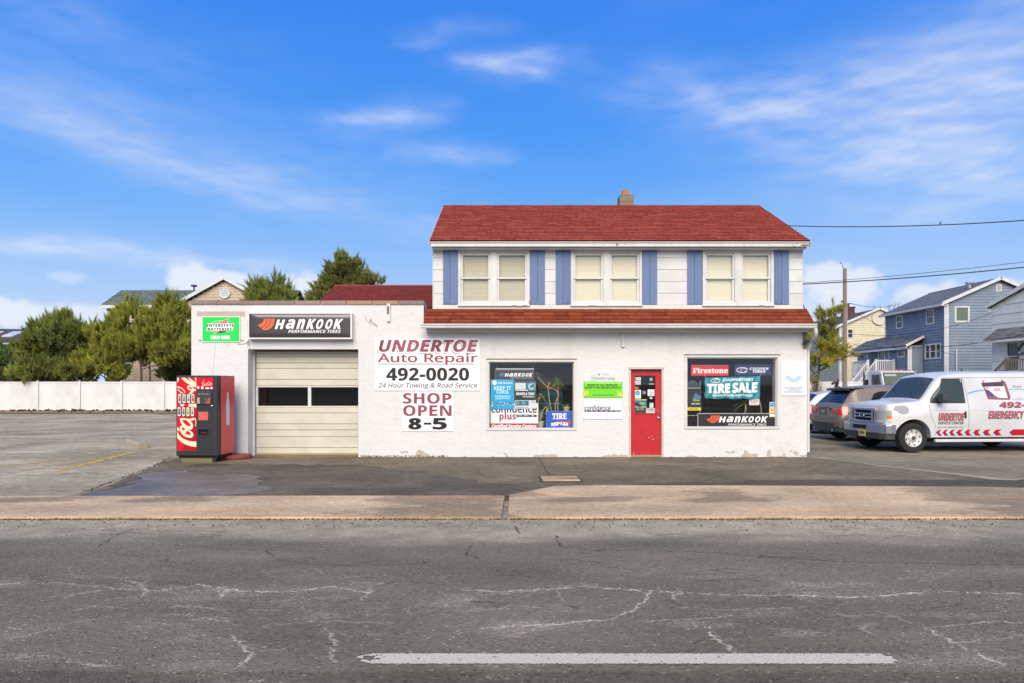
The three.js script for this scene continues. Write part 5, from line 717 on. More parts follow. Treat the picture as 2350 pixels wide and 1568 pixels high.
  { const f = thing('oil_shelf', 'low rack of oil bottles behind the window posters', 'shelf rack', [0.62, b1 + 0.003, -0.62]); obj('rack', [box2(-0.16, 0.16, 0.24, 0.255, -0.1, 0.1), box2(-0.16, 0.16, 0, 0.015, -0.1, 0.1), box2(-0.16, -0.145, 0.016, 0.5, -0.1, -0.085), box2(0.145, 0.16, 0.016, 0.5, -0.1, -0.085)], M.dark_metal, f); const bm = [mat('bottle_red', [0.3, 0.02, 0.02], 0.4), mat('bottle_grey', [0.2, 0.2, 0.2], 0.4), mat('bottle_cream', [0.4, 0.38, 0.3], 0.5)]; for (let k = 0; k < 6; k++) obj('oil_bottle', [rb(-0.035, 0.035, 0, 0.15, -0.03, 0.03, 0.012), cyl(0.015, 0.015, 0.04, 0.01, 0.17, 0, 8)], bm[k % 3], f, [-0.1 + (k % 3) * 0.095, k < 3 ? 0.016 : 0.256, 0.02]); }
  // right window
  const vx = (px) => FX(0.87 * (1800 + px / 7.465)), vy = (py) => FY(0.87 * (930 + py / 7.467)), b2 = SH.W2.y0 - 0.02;
  plant('leafy dracaena with drooping leaves behind small notice card', vx(1350), b2, -0.45, 21, [[[[0, 0.2, 0], [0.0, 0.32, 0], [0.01, vy(1030) - b2, 0]], 0.32, 30, 1]], 0.12);
  plant('single leaning cane plant with few leaves in right window', vx(1690), b2, -0.5, 25, [[[[0, 0.2, 0], [0.0, vy(1080) - b2, 0], [vx(1640) - vx(1690), vy(900) - b2, 0], [vx(1605) - vx(1690), vy(780) - b2, 0]], 0.11, 14, 1], [[[vx(1605) - vx(1690), vy(780) - b2, 0], [vx(1635) - vx(1690), vy(650) - b2, 0]], 0.06, 6, 1]], 0.1);
  { const d = thing('wiper_rack', 'thin metal display rack holding the wiper card', 'display rack', [vx(235), b2 + 0.003, -0.24]); for (const s of [-0.17, 0.19]) obj('upright', rod(V(s, 0, 0), V(s, 1.12, 0), 0.012), M.steel, d); for (const y of [0.3, 0.55, 0.95]) obj('crossbar', rod(V(-0.17, y, 0), V(0.19, y, 0), 0.007), M.steel, d); for (let k = 0; k < 9; k++) obj('wiper_blade', rod(V(-0.14 + k * 0.035, 0.02, -0.03), V(-0.14 + k * 0.036, 0.5 + (k % 3) * 0.05, -0.03), 0.008), k % 3 ? M.black_metal : M.dark_metal, d); obj('rack_header', gridGeo(14, 2, (u, v) => [-0.17 + u * 0.36, 0.95 + v * (0.06 + 0.13 * Math.sin(u * Math.PI)), -0.02]), mat('rack_header', [0.03, 0.05, 0.07], 0.5, { side: THREE.DoubleSide }), d); }
  { const c = thing('service_counter', 'dark service counter inside behind the right window', 'counter', [5.0, 0.005, -2.6]); obj('counter_top', rb(-1.1, 1.1, 1.02, 1.07, -0.35, 0.35, 0.01), mat('counter_top', [0.12, 0.11, 0.1], 0.4), c); obj('counter_front', box2(-1.05, 1.05, 0, 1.018, -0.3, 0.3), mat('counter_front', [0.06, 0.06, 0.065], 0.7), c); obj('papers', [box2(-0.6, -0.3, 1.072, 1.32, 0.1, 0.12)], M.white_paint, c); obj('monitor', rb(0.2, 0.65, 1.15, 1.45, 0.0, 0.04, 0.01), M.black_metal, c); obj('monitor_stand', box2(0.38, 0.46, 1.071, 1.16, 0.0, 0.03), M.black_metal, c); }
}
// ---------------------------------------------------------------- vending machine on its block, red kerb by the garage door
{
  const W = 0.93, Hh = 1.80, Dp = 0.8, th = 3.5 * Math.PI / 180, vm = thing('vending_machine', 'red and black soda vending machine with large white script', 'vending machine', [-6.81, 0.085, 0.78], -th);
  // local: front face at z = Dp/2
  const red = mat('vending_red', [0.62, 0.012, 0.03], 0.3), blk = mat('vending_black', [0.022, 0.023, 0.026], 0.42), sideRed = mat('vending_side_red', [0.78, 0.07, 0.075], 0.42);
  obj('cabinet', rb(-W / 2, W / 2, 0.06, Hh, -Dp / 2, Dp / 2 - 0.13, 0.012, 2), blk, vm);
  obj('door', rb(-W / 2, W / 2, 0.05, Hh, Dp / 2 - 0.125, Dp / 2, 0.025, 3), blk, vm);
  obj('base', box2(-W / 2 + 0.04, W / 2 - 0.04, 0, 0.06, -Dp / 2 + 0.03, Dp / 2 - 0.05), mat('vending_base', [0.02, 0.02, 0.02], 0.9), vm);
  obj('side_panel', box2(W / 2 + 0.001, W / 2 + 0.006, 0.07, Hh - 0.01, -Dp / 2 + 0.01, Dp / 2 - 0.15), sideRed, vm);
  obj('side_panel', box2(-W / 2 - 0.006, -W / 2 - 0.001, 0.07, Hh - 0.01, -Dp / 2 + 0.01, Dp / 2 - 0.15), sideRed, vm);
  // bottle shape on the side, raised print
  const bp = [[-0.055, 0.72], [-0.065, 0.8], [-0.06, 0.95], [-0.068, 1.05], [-0.058, 1.2], [-0.03, 1.36], [-0.026, 1.45]], bs = [...bp, ...bp.slice().reverse().map(([a, b]) => [-a, b])];
  obj('side_bottle_print', prism(bs.map(([a, b]) => [a * 1.25, b]), 0, 0.002).rotateY(Math.PI / 2).translate(W / 2 + 0.0065, -0.02, -0.06), mat('print_white', [0.72, 0.72, 0.76], 0.5), vm);
  // front graphic: red field with cream script, drawn as strokes
  const fw = 0.43, fx0 = -W / 2 + 0.028, FZ = Dp / 2 + 0.002;
  const gt = canvasTex(640, 2048, (x, w, h) => {
    const S = (a, b) => [(a - 175) * w / 310, (b - 105) * h / 1230]; const g = x.createLinearGradient(0, 0, w, 0); x.fillStyle = '#cf0a24'; x.fillRect(0, 0, w, h); x.fillStyle = '#a3071f'; x.beginPath(); x.moveTo(...S(485, 700)); x.lineTo(...S(340, 1100)); x.lineTo(...S(250, 1335)); x.lineTo(...S(485, 1335)); x.fill(); x.fillStyle = '#bd0822'; x.beginPath(); x.moveTo(...S(300, 105)); x.lineTo(...S(485, 105)); x.lineTo(...S(485, 360)); x.lineTo(...S(380, 400)); x.fill();
    const cream = '#ded8b8'; x.lineCap = 'round'; x.lineJoin = 'round';
    const st = (pts, lw) => { x.strokeStyle = cream; for (let i = 0; i < pts.length; i++) { const [p0, p1, p2, p3, w0, w1] = pts[i]; const n = 26; for (let k = 0; k < n; k++) { const B = (t) => { const m = 1 - t; return [0, 1].map((q) => m * m * m * p0[q] + 3 * m * m * t * p1[q] + 3 * m * t * t * p2[q] + t * t * t * p3[q]); }; x.lineWidth = lerp(w0, w1, k / n) * w / 310; x.beginPath(); x.moveTo(...S(...B(k / n))); x.lineTo(...S(...B((k + 1) / n))); x.stroke(); } } };
    st([[[160, 1020], [180, 1120], [300, 1230], [500, 1225], 40, 74]]);                                   // big C sweep
    st([[[165, 940], [175, 960], [190, 975], [200, 985], 30, 34]]);
    st([[[300, 1010], [230, 1010], [205, 930], [262, 925], 20, 24], [[262, 925], [330, 935], [350, 1000], [290, 1030], 26, 18], [[240, 960], [230, 1040], [330, 1110], [405, 1088], 30, 44], [[405, 1088], [440, 1060], [400, 1020], [345, 985], 40, 20]]);
    st([[[240, 820], [260, 900], [330, 960], [395, 950], 36, 48], [[395, 950], [430, 920], [410, 870], [350, 825], 44, 30], [[300, 960], [330, 990], [300, 1000], [262, 1010], 20, 16]]);
    st([[[465, 790], [480, 830], [478, 880], [470, 920], 14, 10]]);
    st([[[270, 110], [350, 180], [430, 235], [500, 235], 44, 62], [[360, 105], [400, 150], [440, 190], [500, 200], 18, 30], [[500, 105], [470, 130], [520, 150], [530, 130], 60, 50]]);
    st([[[470, 310], [400, 330], [330, 290], [350, 255], 22, 18], [[350, 255], [400, 240], [440, 270], [430, 330], 22, 24], [[430, 330], [400, 360], [380, 365], [400, 390], 30, 40]]);
    st([[[180, 265], [230, 265], [280, 300], [300, 350], 16, 14], [[178, 110], [190, 130], [190, 150], [180, 180], 40, 10], [[190, 300], [215, 340], [230, 350], [260, 365], 12, 16]]);
    st([[[240, 560], [250, 580], [270, 575], [280, 560], 30, 24], [[380, 570], [420, 575], [460, 560], [490, 580], 40, 60], [[230, 800], [330, 800], [380, 830], [440, 800], 22, 30]]);
  });
  obj('front_graphic', new THREE.PlaneGeometry(fw, 1.585).translate(fx0 + fw / 2, 0.96, FZ), new THREE.MeshStandardMaterial({ map: gt, roughness: 0.25, name: 'vending_print' }), vm);
  const ht = canvasTex(384, 256, (x, w, h) => { x.fillStyle = '#cc0a24'; x.fillRect(0, 0, w, h); x.strokeStyle = '#f3ece0'; x.lineCap = 'round'; x.lineWidth = 8; const sc = (p) => { x.beginPath(); x.moveTo(p[0], p[1]); x.bezierCurveTo(...p.slice(2)); x.stroke(); }; sc([180, 95, 120, 90, 120, 165, 165, 150]); sc([175, 130, 165, 165, 205, 160, 200, 130]); sc([215, 150, 205, 165, 240, 165, 235, 130]); sc([300, 95, 240, 90, 240, 165, 285, 150]); sc([290, 130, 285, 165, 320, 160, 315, 130]); sc([330, 100, 325, 165, 345, 165, 350, 130]); x.lineWidth = 5; sc([150, 165, 220, 185, 280, 175, 350, 160]); sc([160, 60, 165, 50, 172, 45, 180, 40]); x.fillStyle = '#f0efec'; for (const [a, b, c, d] of [[20, 190, 46, 60], [110, 185, 52, 80], [205, 215, 90, 40], [320, 205, 48, 50]]) { x.beginPath(); x.ellipse(a + c / 2, b + d / 2, c / 2, d / 2, 0, 0, 7); x.fill(); } });
  obj('header_graphic', new THREE.PlaneGeometry(0.375, 0.25).translate(fx0 + fw + 0.188, 1.628, FZ), new THREE.MeshStandardMaterial({ map: ht, roughness: 0.25, name: 'vending_print' }), vm);
  // selection buttons, two rows of four
  const btnTones = [['#b6745c', '#8d3a34'], ['#8f9a7c', '#5c6a52'], ['#9db6c6', '#4d6c86'], ['#c96b5e', '#a63d38'], ['#7d6a5a', '#4d433c'], ['#8a8a7c', '#56584e'], ['#b9bb4a', '#7d8a2c'], ['#c7a08c', '#96705e']];
  btnTones.forEach(([a, b], i) => {
    const t = canvasTex(64, 160, (x, w, h) => { x.fillStyle = '#e4e2d8'; x.fillRect(0, 0, w, h); x.fillStyle = a; x.fillRect(10, 26, w - 20, h - 52); x.fillStyle = b; x.fillRect(12, 84, w - 24, 40); x.fillStyle = '#333'; x.fillRect(24, 12, 16, 8); });
    const bx0 = fx0 + 0.066 + (i % 4) * 0.098 - (i > 3 ? 0.012 : 0), by = i < 4 ? 1.30 : 1.015, pill = (w, h) => { const s = new THREE.Shape(), r = w / 2; s.absarc(0, h / 2 - r, r, 0, Math.PI); s.absarc(0, -h / 2 + r, r, Math.PI, 2 * Math.PI); return s; };
    const fr = obj('selection_button', new THREE.ExtrudeGeometry(pill(0.086, 0.222), { depth: 0.012, bevelEnabled: false, curveSegments: 8 }).translate(bx0, by, FZ), M.black_metal, vm);
    const g = new THREE.ShapeGeometry(pill(0.067, 0.2), 8), p = g.attributes.position, uv = []; for (let k = 0; k < p.count; k++) uv.push(p.getX(k) / 0.067 + 0.5, p.getY(k) / 0.2 + 0.5); g.setAttribute('uv', new THREE.Float32BufferAttribute(uv, 2));
    obj('button_label', g.translate(bx0, by, FZ + 0.0145), new THREE.MeshStandardMaterial({ map: t, roughness: 0.35, name: 'label' }), fr);
  });
  const cx = fx0 + fw + 0.188;
  const panel = obj('coin_panel', rb(cx - 0.185, cx + 0.165, 1.17, 1.46, FZ - 0.01, FZ + 0.03, 0.012, 2), mat('panel_grey', [0.035, 0.036, 0.04], 0.5), vm);
  obj('bill_slot', [rb(cx - 0.15, cx - 0.085, 1.19, 1.32, FZ + 0.031, FZ + 0.05, 0.006), box2(cx - 0.14, cx - 0.095, 1.25, 1.3, FZ + 0.0505, FZ + 0.054)], mat('slot_cream', [0.4, 0.36, 0.22], 0.5), panel);
  obj('coin_label', prism([[0.06, 1.19], [0.15, 1.19], [0.15, 1.32], [0.12, 1.32]].map(([a, b]) => [cx + a - 0.02, b]), FZ + 0.031, FZ + 0.034), mat('label_red', [0.45, 0.06, 0.05], 0.5), panel);
  obj('coin_slots', [0, 1, 2, 3].map((k) => bx(0.028, 0.006, 0.004, cx + 0.02 + k * 0.006, 1.21 + k * 0.03, FZ + 0.033)), M.steel, panel);
  { const t = canvasTex(192, 24, (x, w, h) => { x.fillStyle = '#2a2b2e'; x.fillRect(0, 0, w, h); fit(x, 'Refresh, Recharge', 4, 4, w - 6, h - 4, { fill: '#ddd' }); }); obj('panel_text', new THREE.PlaneGeometry(0.26, 0.026).translate(cx - 0.01, 1.395, FZ + 0.0325), new THREE.MeshStandardMaterial({ map: t, roughness: 0.5, name: 'panel_text' }), panel); }
  obj('coin_return', rod(V(cx + 0.16, 1.15, FZ + 0.02), V(cx + 0.19, 1.14, FZ + 0.02), 0.014), M.chrome, vm);
  obj('instruction_plate', rb(cx - 0.145, cx + 0.075, 0.83, 1.015, FZ, FZ + 0.006, 0.002), mat('plate_red', [0.62, 0.10, 0.07], 0.5), vm);
  obj('bottle_outline', [prism([[0, 0], [0.03, 0], [0.026, 0.05], [0.018, 0.08], [0.012, 0.08], [0.004, 0.05]].map(([a, b]) => [cx - 0.05 + a, 0.885 + b]), FZ + 0.0065, FZ + 0.009)], mat('plate_line', [0.7, 0.2, 0.16], 0.5), vm);
  const chute = obj('delivery_chute', prism(rect(cx - 0.155, cx + 0.095, 0.49, 0.655), FZ - 0.0, FZ + 0.012, [rect(cx - 0.14, cx + 0.08, 0.505, 0.635)], 0.002), M.dark_metal, vm);
  obj('chute_flap', [box2(cx - 0.139, cx + 0.079, 0.506, 0.634, FZ + 0.0005, FZ + 0.003)], mat('flap', [0.006, 0.006, 0.008], 0.15), chute); obj('chute_bottles', [rod(V(cx - 0.1, 0.55, FZ + 0.006), V(cx + 0.03, 0.57, FZ + 0.006), 0.008), rod(V(cx + 0.0, 0.545, FZ + 0.006), V(cx + 0.07, 0.54, FZ + 0.006), 0.006)], mat('dark_red', [0.2, 0.02, 0.02], 0.4), chute);
  obj('door_groove', [box2(W / 2 - 0.075, W / 2 - 0.068, 0.08, Hh - 0.03, FZ - 0.0015, FZ + 0.002), box2(W / 2 - 0.045, W / 2 - 0.038, 0.08, Hh - 0.03, FZ - 0.0015, FZ + 0.002)], mat('groove_grey', [0.05, 0.05, 0.055], 0.4), vm);
  obj('trim_strip', rb(fx0 - 0.012, cx + 0.2, Hh - 0.045, Hh - 0.03, FZ - 0.001, FZ + 0.004, 0.002), blk, vm);
  // block of timber under it and the red-painted kerb
  const tb = thing('timber_block', 'weathered timber block wedged under the vending machine', 'timber block', [-6.83, -0.008, 1.08], -0.05); obj('timber', [rb(-0.34, 0.34, 0, 0.092, -0.1, 0.1, 0.008)], mat('old_timber', [0.26, 0.21, 0.10], 0.9, { bumpMap: scaled(grain, 1, 12), bumpScale: 0.006, map: scaled(mottle, 1, 5) }), tb);
  const tb2 = thing('concrete_footing', 'rough concrete footing under rear of vending machine', 'footing', [-6.83, -0.008, 0.5]); obj('footing', rb(-0.36, 0.36, 0, 0.092, -0.12, 0.12, 0.015), M.old_concrete, tb2);
  const kb = thing('painted_kerb', 'low red painted concrete kerb beside the vending machine', 'kerb', [-6.47, -0.008, 0.36], 0.12);
  const ks = new THREE.Shape(); ks.moveTo(-0.5, -0.2); ks.bezierCurveTo(-0.56, -0.32, 0.1, -0.4, 0.32, -0.22); ks.bezierCurveTo(0.46, -0.08, 0.5, 0.12, 0.4, 0.22); ks.lineTo(-0.3, 0.26); ks.closePath();
  obj('kerb', [muv(new THREE.ExtrudeGeometry(ks, { depth: 0.04, bevelEnabled: true, bevelSize: 0.03, bevelThickness: 0.03, bevelSegments: 3, curveSegments: 10 }).rotateX(-Math.PI / 2).translate(0, 0.03, 0))], mat('kerb_red', [0.42, 0.09, 0.075], 0.85, { map: scaled(mottle, 2.5), bumpMap: fineBump, bumpScale: 0.01 }), kb);
}
// ---------------------------------------------------------------- vehicles
// a body lofted through cross-sections along its length u; keys: u, yb, yt, wb, wm, ym, wt, r, crown
function makeBody(keys, arches, step = 0.03) {
  const F = ['yb', 'yt', 'wb', 'wm', 'ym', 'wt', 'r', 'crown'];
  const at = (u) => { let i = 0; while (i < keys.length - 2 && u > keys[i + 1][0]) i++; const a = keys[i], b = keys[i + 1], p = keys[Math.max(0, i - 1)], q = keys[Math.min(keys.length - 1, i + 2)], h = b[0] - a[0], t = clamp((u - a[0]) / h), o = {};
    F.forEach((f, k) => { const d = (b[k + 1] - a[k + 1]) / h, dl = i ? (a[k + 1] - p[k + 1]) / (a[0] - p[0]) : d, dr = i < keys.length - 2 ? (q[k + 1] - b[k + 1]) / (q[0] - b[0]) : d, m0 = d * dl <= 0 ? 0 : 2 * d * dl / (d + dl), m1 = d * dr <= 0 ? 0 : 2 * d * dr / (d + dr), t2 = t * t, t3 = t2 * t; o[f] = (2 * t3 - 3 * t2 + 1) * a[k + 1] + (t3 - 2 * t2 + t) * h * m0 + (3 * t2 - 2 * t3) * b[k + 1] + (t3 - t2) * h * m1; }); return o; };
  const Wof = (s, y) => { const y0 = s.yb + 0.05, y2 = s.yt - s.r; if (y <= s.ym) { const t = clamp((y - y0) / Math.max(0.01, s.ym - y0)); return lerp(s.wb, s.wm, Math.sin(t * Math.PI / 2)); } if (y <= y2) { const t = (y - s.ym) / Math.max(0.01, y2 - s.ym); return lerp(s.wm, s.wt, t ** 1.35); } const t = clamp((y - y2) / s.r); return s.wt - s.r * 1.2 * (1 - Math.sqrt(1 - t * t)); };
  const W = (u, y) => Wof(at(u), y), arch = (u, yb) => { for (const [c, R, yc] of arches) if (Math.abs(u - c) < R) yb = Math.max(yb, yc + Math.sqrt(R * R - (u - c) ** 2)); return yb; };
  const us = []; for (let u = keys[0][0]; u < keys[keys.length - 1][0]; u += step) us.push(u); us.push(keys[keys.length - 1][0]); for (const [c, R] of arches) us.push(c - R - 0.001, c - R + 0.004, c + R - 0.004, c + R + 0.001); us.sort((a, b) => a - b);
  const rings = us.map((u) => { const s = at(u), yb = arch(u, s.yb), half = [[0, yb], [Wof(s, Math.max(yb, s.yb + 0.05)) - 0.05, yb], [Wof(s, yb + 0.03) - 0.008, yb + 0.012]], y0 = yb + 0.04, y2 = s.yt - s.r; for (let k = 0; k <= 12; k++) { const y = lerp(y0, Math.max(y2, y0 + 0.01), k / 12); half.push([Wof(s, y), y]); } for (let k = 1; k <= 6; k++) { const a = k / 6 * Math.PI / 2; half.push([s.wt - s.r * 1.2 * (1 - Math.cos(a)), y2 + s.r * Math.sin(a)]); } const ze = half[half.length - 1][0]; for (let k = 1; k <= 5; k++) { const z = ze * (1 - k / 5); half.push([z, s.yt + s.crown * (1 - (z / ze) ** 2)]); } const m = half.slice(1, -1).reverse().map(([a, b]) => [-a, b]); return [...half, ...m].map(([z, y]) => [u, y, z]); });
  const n = rings[0].length, pos = rings.flat(2), idx = []; for (let i = 0; i < rings.length - 1; i++) for (let j = 0; j < n; j++) { const a = i * n + j, b = i * n + (j + 1) % n, c = a + n, d = b + n; idx.push(a, b, c, b, d, c); }
  const cap = (i, flip) => { const base = pos.length / 3, c = rings[i].reduce((s, p) => [s[0], s[1] + p[1] / n, 0], [rings[i][0][0], 0, 0]); pos.push(...rings[i].flat(), ...c); for (let j = 0; j < n; j++) idx.push(...(flip ? [base + j, base + n, base + (j + 1) % n] : [base + j, base + (j + 1) % n, base + n])); };
  cap(0, true); cap(rings.length - 1, false);
  let g = new THREE.BufferGeometry(); g.setAttribute('position', new THREE.Float32BufferAttribute(pos, 3)); g.setIndex(idx); g = toCreasedNormals(g, 0.7); g = muv(g);
  // orientation check: outward normals
  const p0 = g.attributes.normal; let sum = 0; for (let i = 0; i < p0.count; i += 7) sum += p0.getZ(i) * g.attributes.position.getZ(i); if (sum < 0) { const P = g.attributes.position.array, N = g.attributes.normal.array; for (let i = 0; i < P.length; i += 9) for (let k = 0; k < 3; k++) { [P[i + 3 + k], P[i + 6 + k]] = [P[i + 6 + k], P[i + 3 + k]]; [N[i + 3 + k], N[i + 6 + k]] = [N[i + 6 + k], N[i + 3 + k]]; } for (let i = 0; i < N.length; i++) N[i] = -N[i]; }
  // patch on the side (side = 1 near, -1 far): left and right edges as functions of y
  const side = (y0, y1, uL, uR, off, sgn = 1, nu = 24, nv = 12) => gridGeo(nu, nv, (a, b) => { const A = sgn > 0 ? a : 1 - a, y = lerp(y0, y1, b), l = typeof uL === 'function' ? uL(y) : uL, r = typeof uR === 'function' ? uR(y) : uR, u = lerp(l, r, A); return [u, y, sgn * (W(u, y) + off)]; });
  const topP = (u0, u1, f0, f1, off, nu = 14, nv = 14) => gridGeo(nu, nv, (a, b) => { const u = lerp(u0, u1, a), s = at(u), ze = s.wt - s.r * 1.2, z = lerp(f1, f0, b) * ze, e = 0.02, sl = (at(u + e).yt - at(u - e).yt) / (2 * e), nl = Math.hypot(1, sl); return [u - off * sl / nl, s.yt + s.crown * (1 - (z / ze) ** 2) + off / nl, z]; });
  return { geo: g, W, at, side, top: topP };
}
function wheelParts(parent, x, z, r, w, sgn, style) {
  const t = obj('wheel', new THREE.LatheGeometry([[r * 0.6, -w / 2], [r * 0.93, -w / 2], [r * 0.985, -w * 0.36], [r, -w * 0.2], [r, w * 0.2], [r * 0.985, w * 0.36], [r * 0.93, w / 2], [r * 0.6, w / 2], [r * 0.58, w * 0.3], [r * 0.58, -w * 0.3], [r * 0.6, -w / 2]].map(([a, b]) => new THREE.Vector2(a, b)), 40).rotateX(Math.PI / 2), M.rubber, parent, [x, r, z]);
  const rm = style.mat, o = w * 0.5 * sgn, disc = new THREE.LatheGeometry([[0, 0.0], [r * 0.16, 0.0], [r * 0.2, -0.03], [r * 0.36, -0.045], [r * 0.42, -0.02], [r * 0.5, -0.015], [r * 0.55, -0.03], [r * 0.6, 0.005], [r * 0.63, 0.004]].map(([a, b]) => new THREE.Vector2(a, b)), 32);
  obj('rim', disc.rotateX(sgn > 0 ? Math.PI / 2 : -Math.PI / 2).translate(0, 0, o - 0.012 * sgn), rm, t);
  if (style.holes) { for (let k = 0; k < style.holes; k++) { const a = k / style.holes * 6.283 + 0.2; obj('rim_hole', new THREE.CylinderGeometry(r * 0.055, r * 0.055, 0.004, 10).rotateX(Math.PI / 2).translate(Math.cos(a) * r * 0.47, Math.sin(a) * r * 0.47, o - 0.024 * sgn), M.black_metal, t); } for (let k = 0; k < 8; k++) { const a = k / 8 * 6.283; obj('lug_nut', new THREE.CylinderGeometry(r * 0.03, r * 0.035, 0.03, 6).rotateX(Math.PI / 2).translate(Math.cos(a) * r * 0.27, Math.sin(a) * r * 0.27, o - 0.04 * sgn), M.steel, t); } obj('hub', new THREE.CylinderGeometry(r * 0.11, r * 0.15, 0.06, 14).rotateX(Math.PI / 2).translate(0, 0, o - 0.012 * sgn), mat('hub_rust', [0.08, 0.06, 0.05], 0.7), t); }
  else for (let k = 0; k < 5; k++) { const a = k / 5 * 6.283; obj('spoke', rod(V(Math.cos(a) * r * 0.12, Math.sin(a) * r * 0.12, o - 0.005 * sgn), V(Math.cos(a) * r * 0.58, Math.sin(a) * r * 0.58, o - 0.015 * sgn), 0.028, 0.036, 6), rm, t); }
  return t;
}
mat('tinted_glass', [0.016, 0.018, 0.02], 0.08, { sheen: 0, specularIntensity: 0.55 });
mat('van_glass', [0.045, 0.062, 0.06], 0.08, { sheen: 0, specularIntensity: 0.55 });
mat('headlamp_lens', [0.55, 0.56, 0.52], 0.12, { clearcoat: 1, clearcoatRoughness: 0.05, metalness: 0.3 });
mat('amber_lens', [0.75, 0.20, 0.02], 0.2); mat('red_lens', [0.45, 0.008, 0.014], 0.12, { clearcoat: 1, clearcoatRoughness: 0.05 });
mat('under_black', [0.012, 0.012, 0.012], 0.95); mat('plastic_grey', [0.045, 0.045, 0.047], 0.6);
{ // --- white service van, nose towards the shop
  const paint = mat('van_white', [0.74, 0.74, 0.74], 0.35, { clearcoat: 0.5, clearcoatRoughness: 0.12, map: scaled(mottle, 0.3) });
  const van = thing('service_van', 'white tow service van with maroon lettering and grey primer patch', 'van', [9.07, -0.008, -1.93], 4 * Math.PI / 180), R = 0.372;
  const B = makeBody([[0.15, 0.36, 1.15, 0.60, 0.62, 0.75, 0.60, 0.02, 0.01], [0.165, 0.36, 1.185, 0.78, 0.82, 0.78, 0.80, 0.025, 0.015], [0.24, 0.36, 1.205, 0.88, 0.93, 0.85, 0.89, 0.03, 0.02], [0.33, 0.36, 1.218, 0.93, 0.98, 0.9, 0.915, 0.04, 0.025], [0.45, 0.37, 1.23, 0.95, 1.0, 0.95, 0.925, 0.05, 0.03], [0.8, 0.37, 1.265, 0.96, 1.01, 0.9, 0.89, 0.08, 0.03], [1.07, 0.37, 1.295, 0.965, 1.015, 0.95, 0.885, 0.07, 0.03], [1.13, 0.37, 1.335, 0.965, 1.015, 0.97, 0.88, 0.07, 0.035], [1.58, 0.37, 1.845, 0.965, 1.015, 1.0, 0.81, 0.09, 0.05], [1.68, 0.37, 1.91, 0.965, 1.015, 1.0, 0.81, 0.1, 0.05], [2.1, 0.37, 1.985, 0.965, 1.015, 1.0, 0.835, 0.12, 0.045], [2.7, 0.37, 2.005, 0.965, 1.015, 1.0, 0.85, 0.13, 0.045], [5.1, 0.37, 2.01, 0.965, 1.015, 1.0, 0.85, 0.13, 0.045], [5.42, 0.37, 1.98, 0.95, 1.0, 1.0, 0.82, 0.13, 0.03], [5.5, 0.4, 1.93, 0.92, 0.97, 1.0, 0.80, 0.13, 0.02]], [[0.82, 0.47, R], [4.32, 0.47, R]]);
  obj('body', B.geo, paint, van);
  obj('windshield', B.top(1.115, 1.575, -0.97, 0.97, 0.006), M.van_glass, van);
  for (const s of [-1, 1]) {
    const y0 = 1.255, y1 = 1.83, uL = (y) => 1.31 + sstep(y0, y1, y) * 0.35 + 0.05 * (y - y0), w = obj('door_window', B.side(y0, y1, uL, (y) => 2.15 - 0.03 * sstep(1.72, 1.83, y), 0.004, s), M.van_glass, van);
    obj('window_seal', [B.side(y0 - 0.022, y0, 1.29, 2.165, 0.006, s), B.side(y1, y1 + 0.02, 1.66, 2.14, 0.006, s), B.side(y0 - 0.02, y1 + 0.015, (y) => uL(y) - 0.025, (y) => uL(y), 0.006, s), B.side(y0 - 0.02, y1 + 0.015, 2.15, 2.172, 0.006, s)], M.black_metal, w);
    obj('window_post', B.side(y0, y1 - 0.3, (y) => uL(y) + 0.17, (y) => uL(y) + 0.2, 0.006, s, 3, 8), M.black_metal, w);
    // shut lines, body crease, handle
    const gapShade = mat('shut_line_shade', [0.05, 0.05, 0.05], 0.8);  // dark strips that paint in the shade of the door gaps
    obj('door_shut_line', [B.side(0.44, 1.88, (y) => 2.245 - 0.05 * sstep(1.2, 1.9, y), (y) => 2.253 - 0.05 * sstep(1.2, 1.9, y), 0.002, s, 1, 20), B.side(0.44, 1.35, (y) => 1.41 - 0.16 * sstep(0.55, 1.0, y), (y) => 1.418 - 0.16 * sstep(0.55, 1.0, y), 0.002, s, 1, 20), B.side(1.865, 1.872, 1.72, 5.3, 0.003, s, 40, 1)], gapShade, van);
    obj('body_crease', tube(Array.from({ length: 30 }, (_, k) => { const u = 1.3 + k * 0.139; return V(u, 1.062, s * (B.W(u, 1.062) + 0.001)); }), 0.006, 60, 5), paint, van);
    obj('door_handle', rb(2.13, 2.175, 0.86, 1.03, s * (B.W(2.15, 0.95) + 0.012) - 0.014, s * (B.W(2.15, 0.95) + 0.012) + 0.014, 0.012, 2), M.black_metal, van);
    const mz = s * 1.03; const mr = obj('side_mirror', rb(1.40, 1.58, 1.27, 1.47, Math.min(mz, mz + s * 0.22), Math.max(mz, mz + s * 0.22), 0.04, 3), M.plastic_grey, van); obj('mirror_arm', [rod(V(1.46, 1.28, s * 0.96), V(1.47, 1.31, mz + s * 0.05), 0.022), rod(V(1.56, 1.27, s * 0.96), V(1.5, 1.29, mz + s * 0.05), 0.02)], M.plastic_grey, mr);
    obj('sill_step', rb(1.4, 3.75, 0.26, 0.335, Math.min(s * 0.9, s * 0.99), Math.max(s * 0.9, s * 0.99), 0.02, 2), paint, van);
    obj('wheel_arch_lip', [tube(Array.from({ length: 15 }, (_, k) => { const a = Math.PI * (k / 14), u = 0.82 - Math.cos(a) * 0.475, y = R + Math.sin(a) * 0.475; return V(u, y, s * (B.W(u, Math.max(y, 0.45)) + 0.001)); }), 0.012, 28, 5)], paint, van);
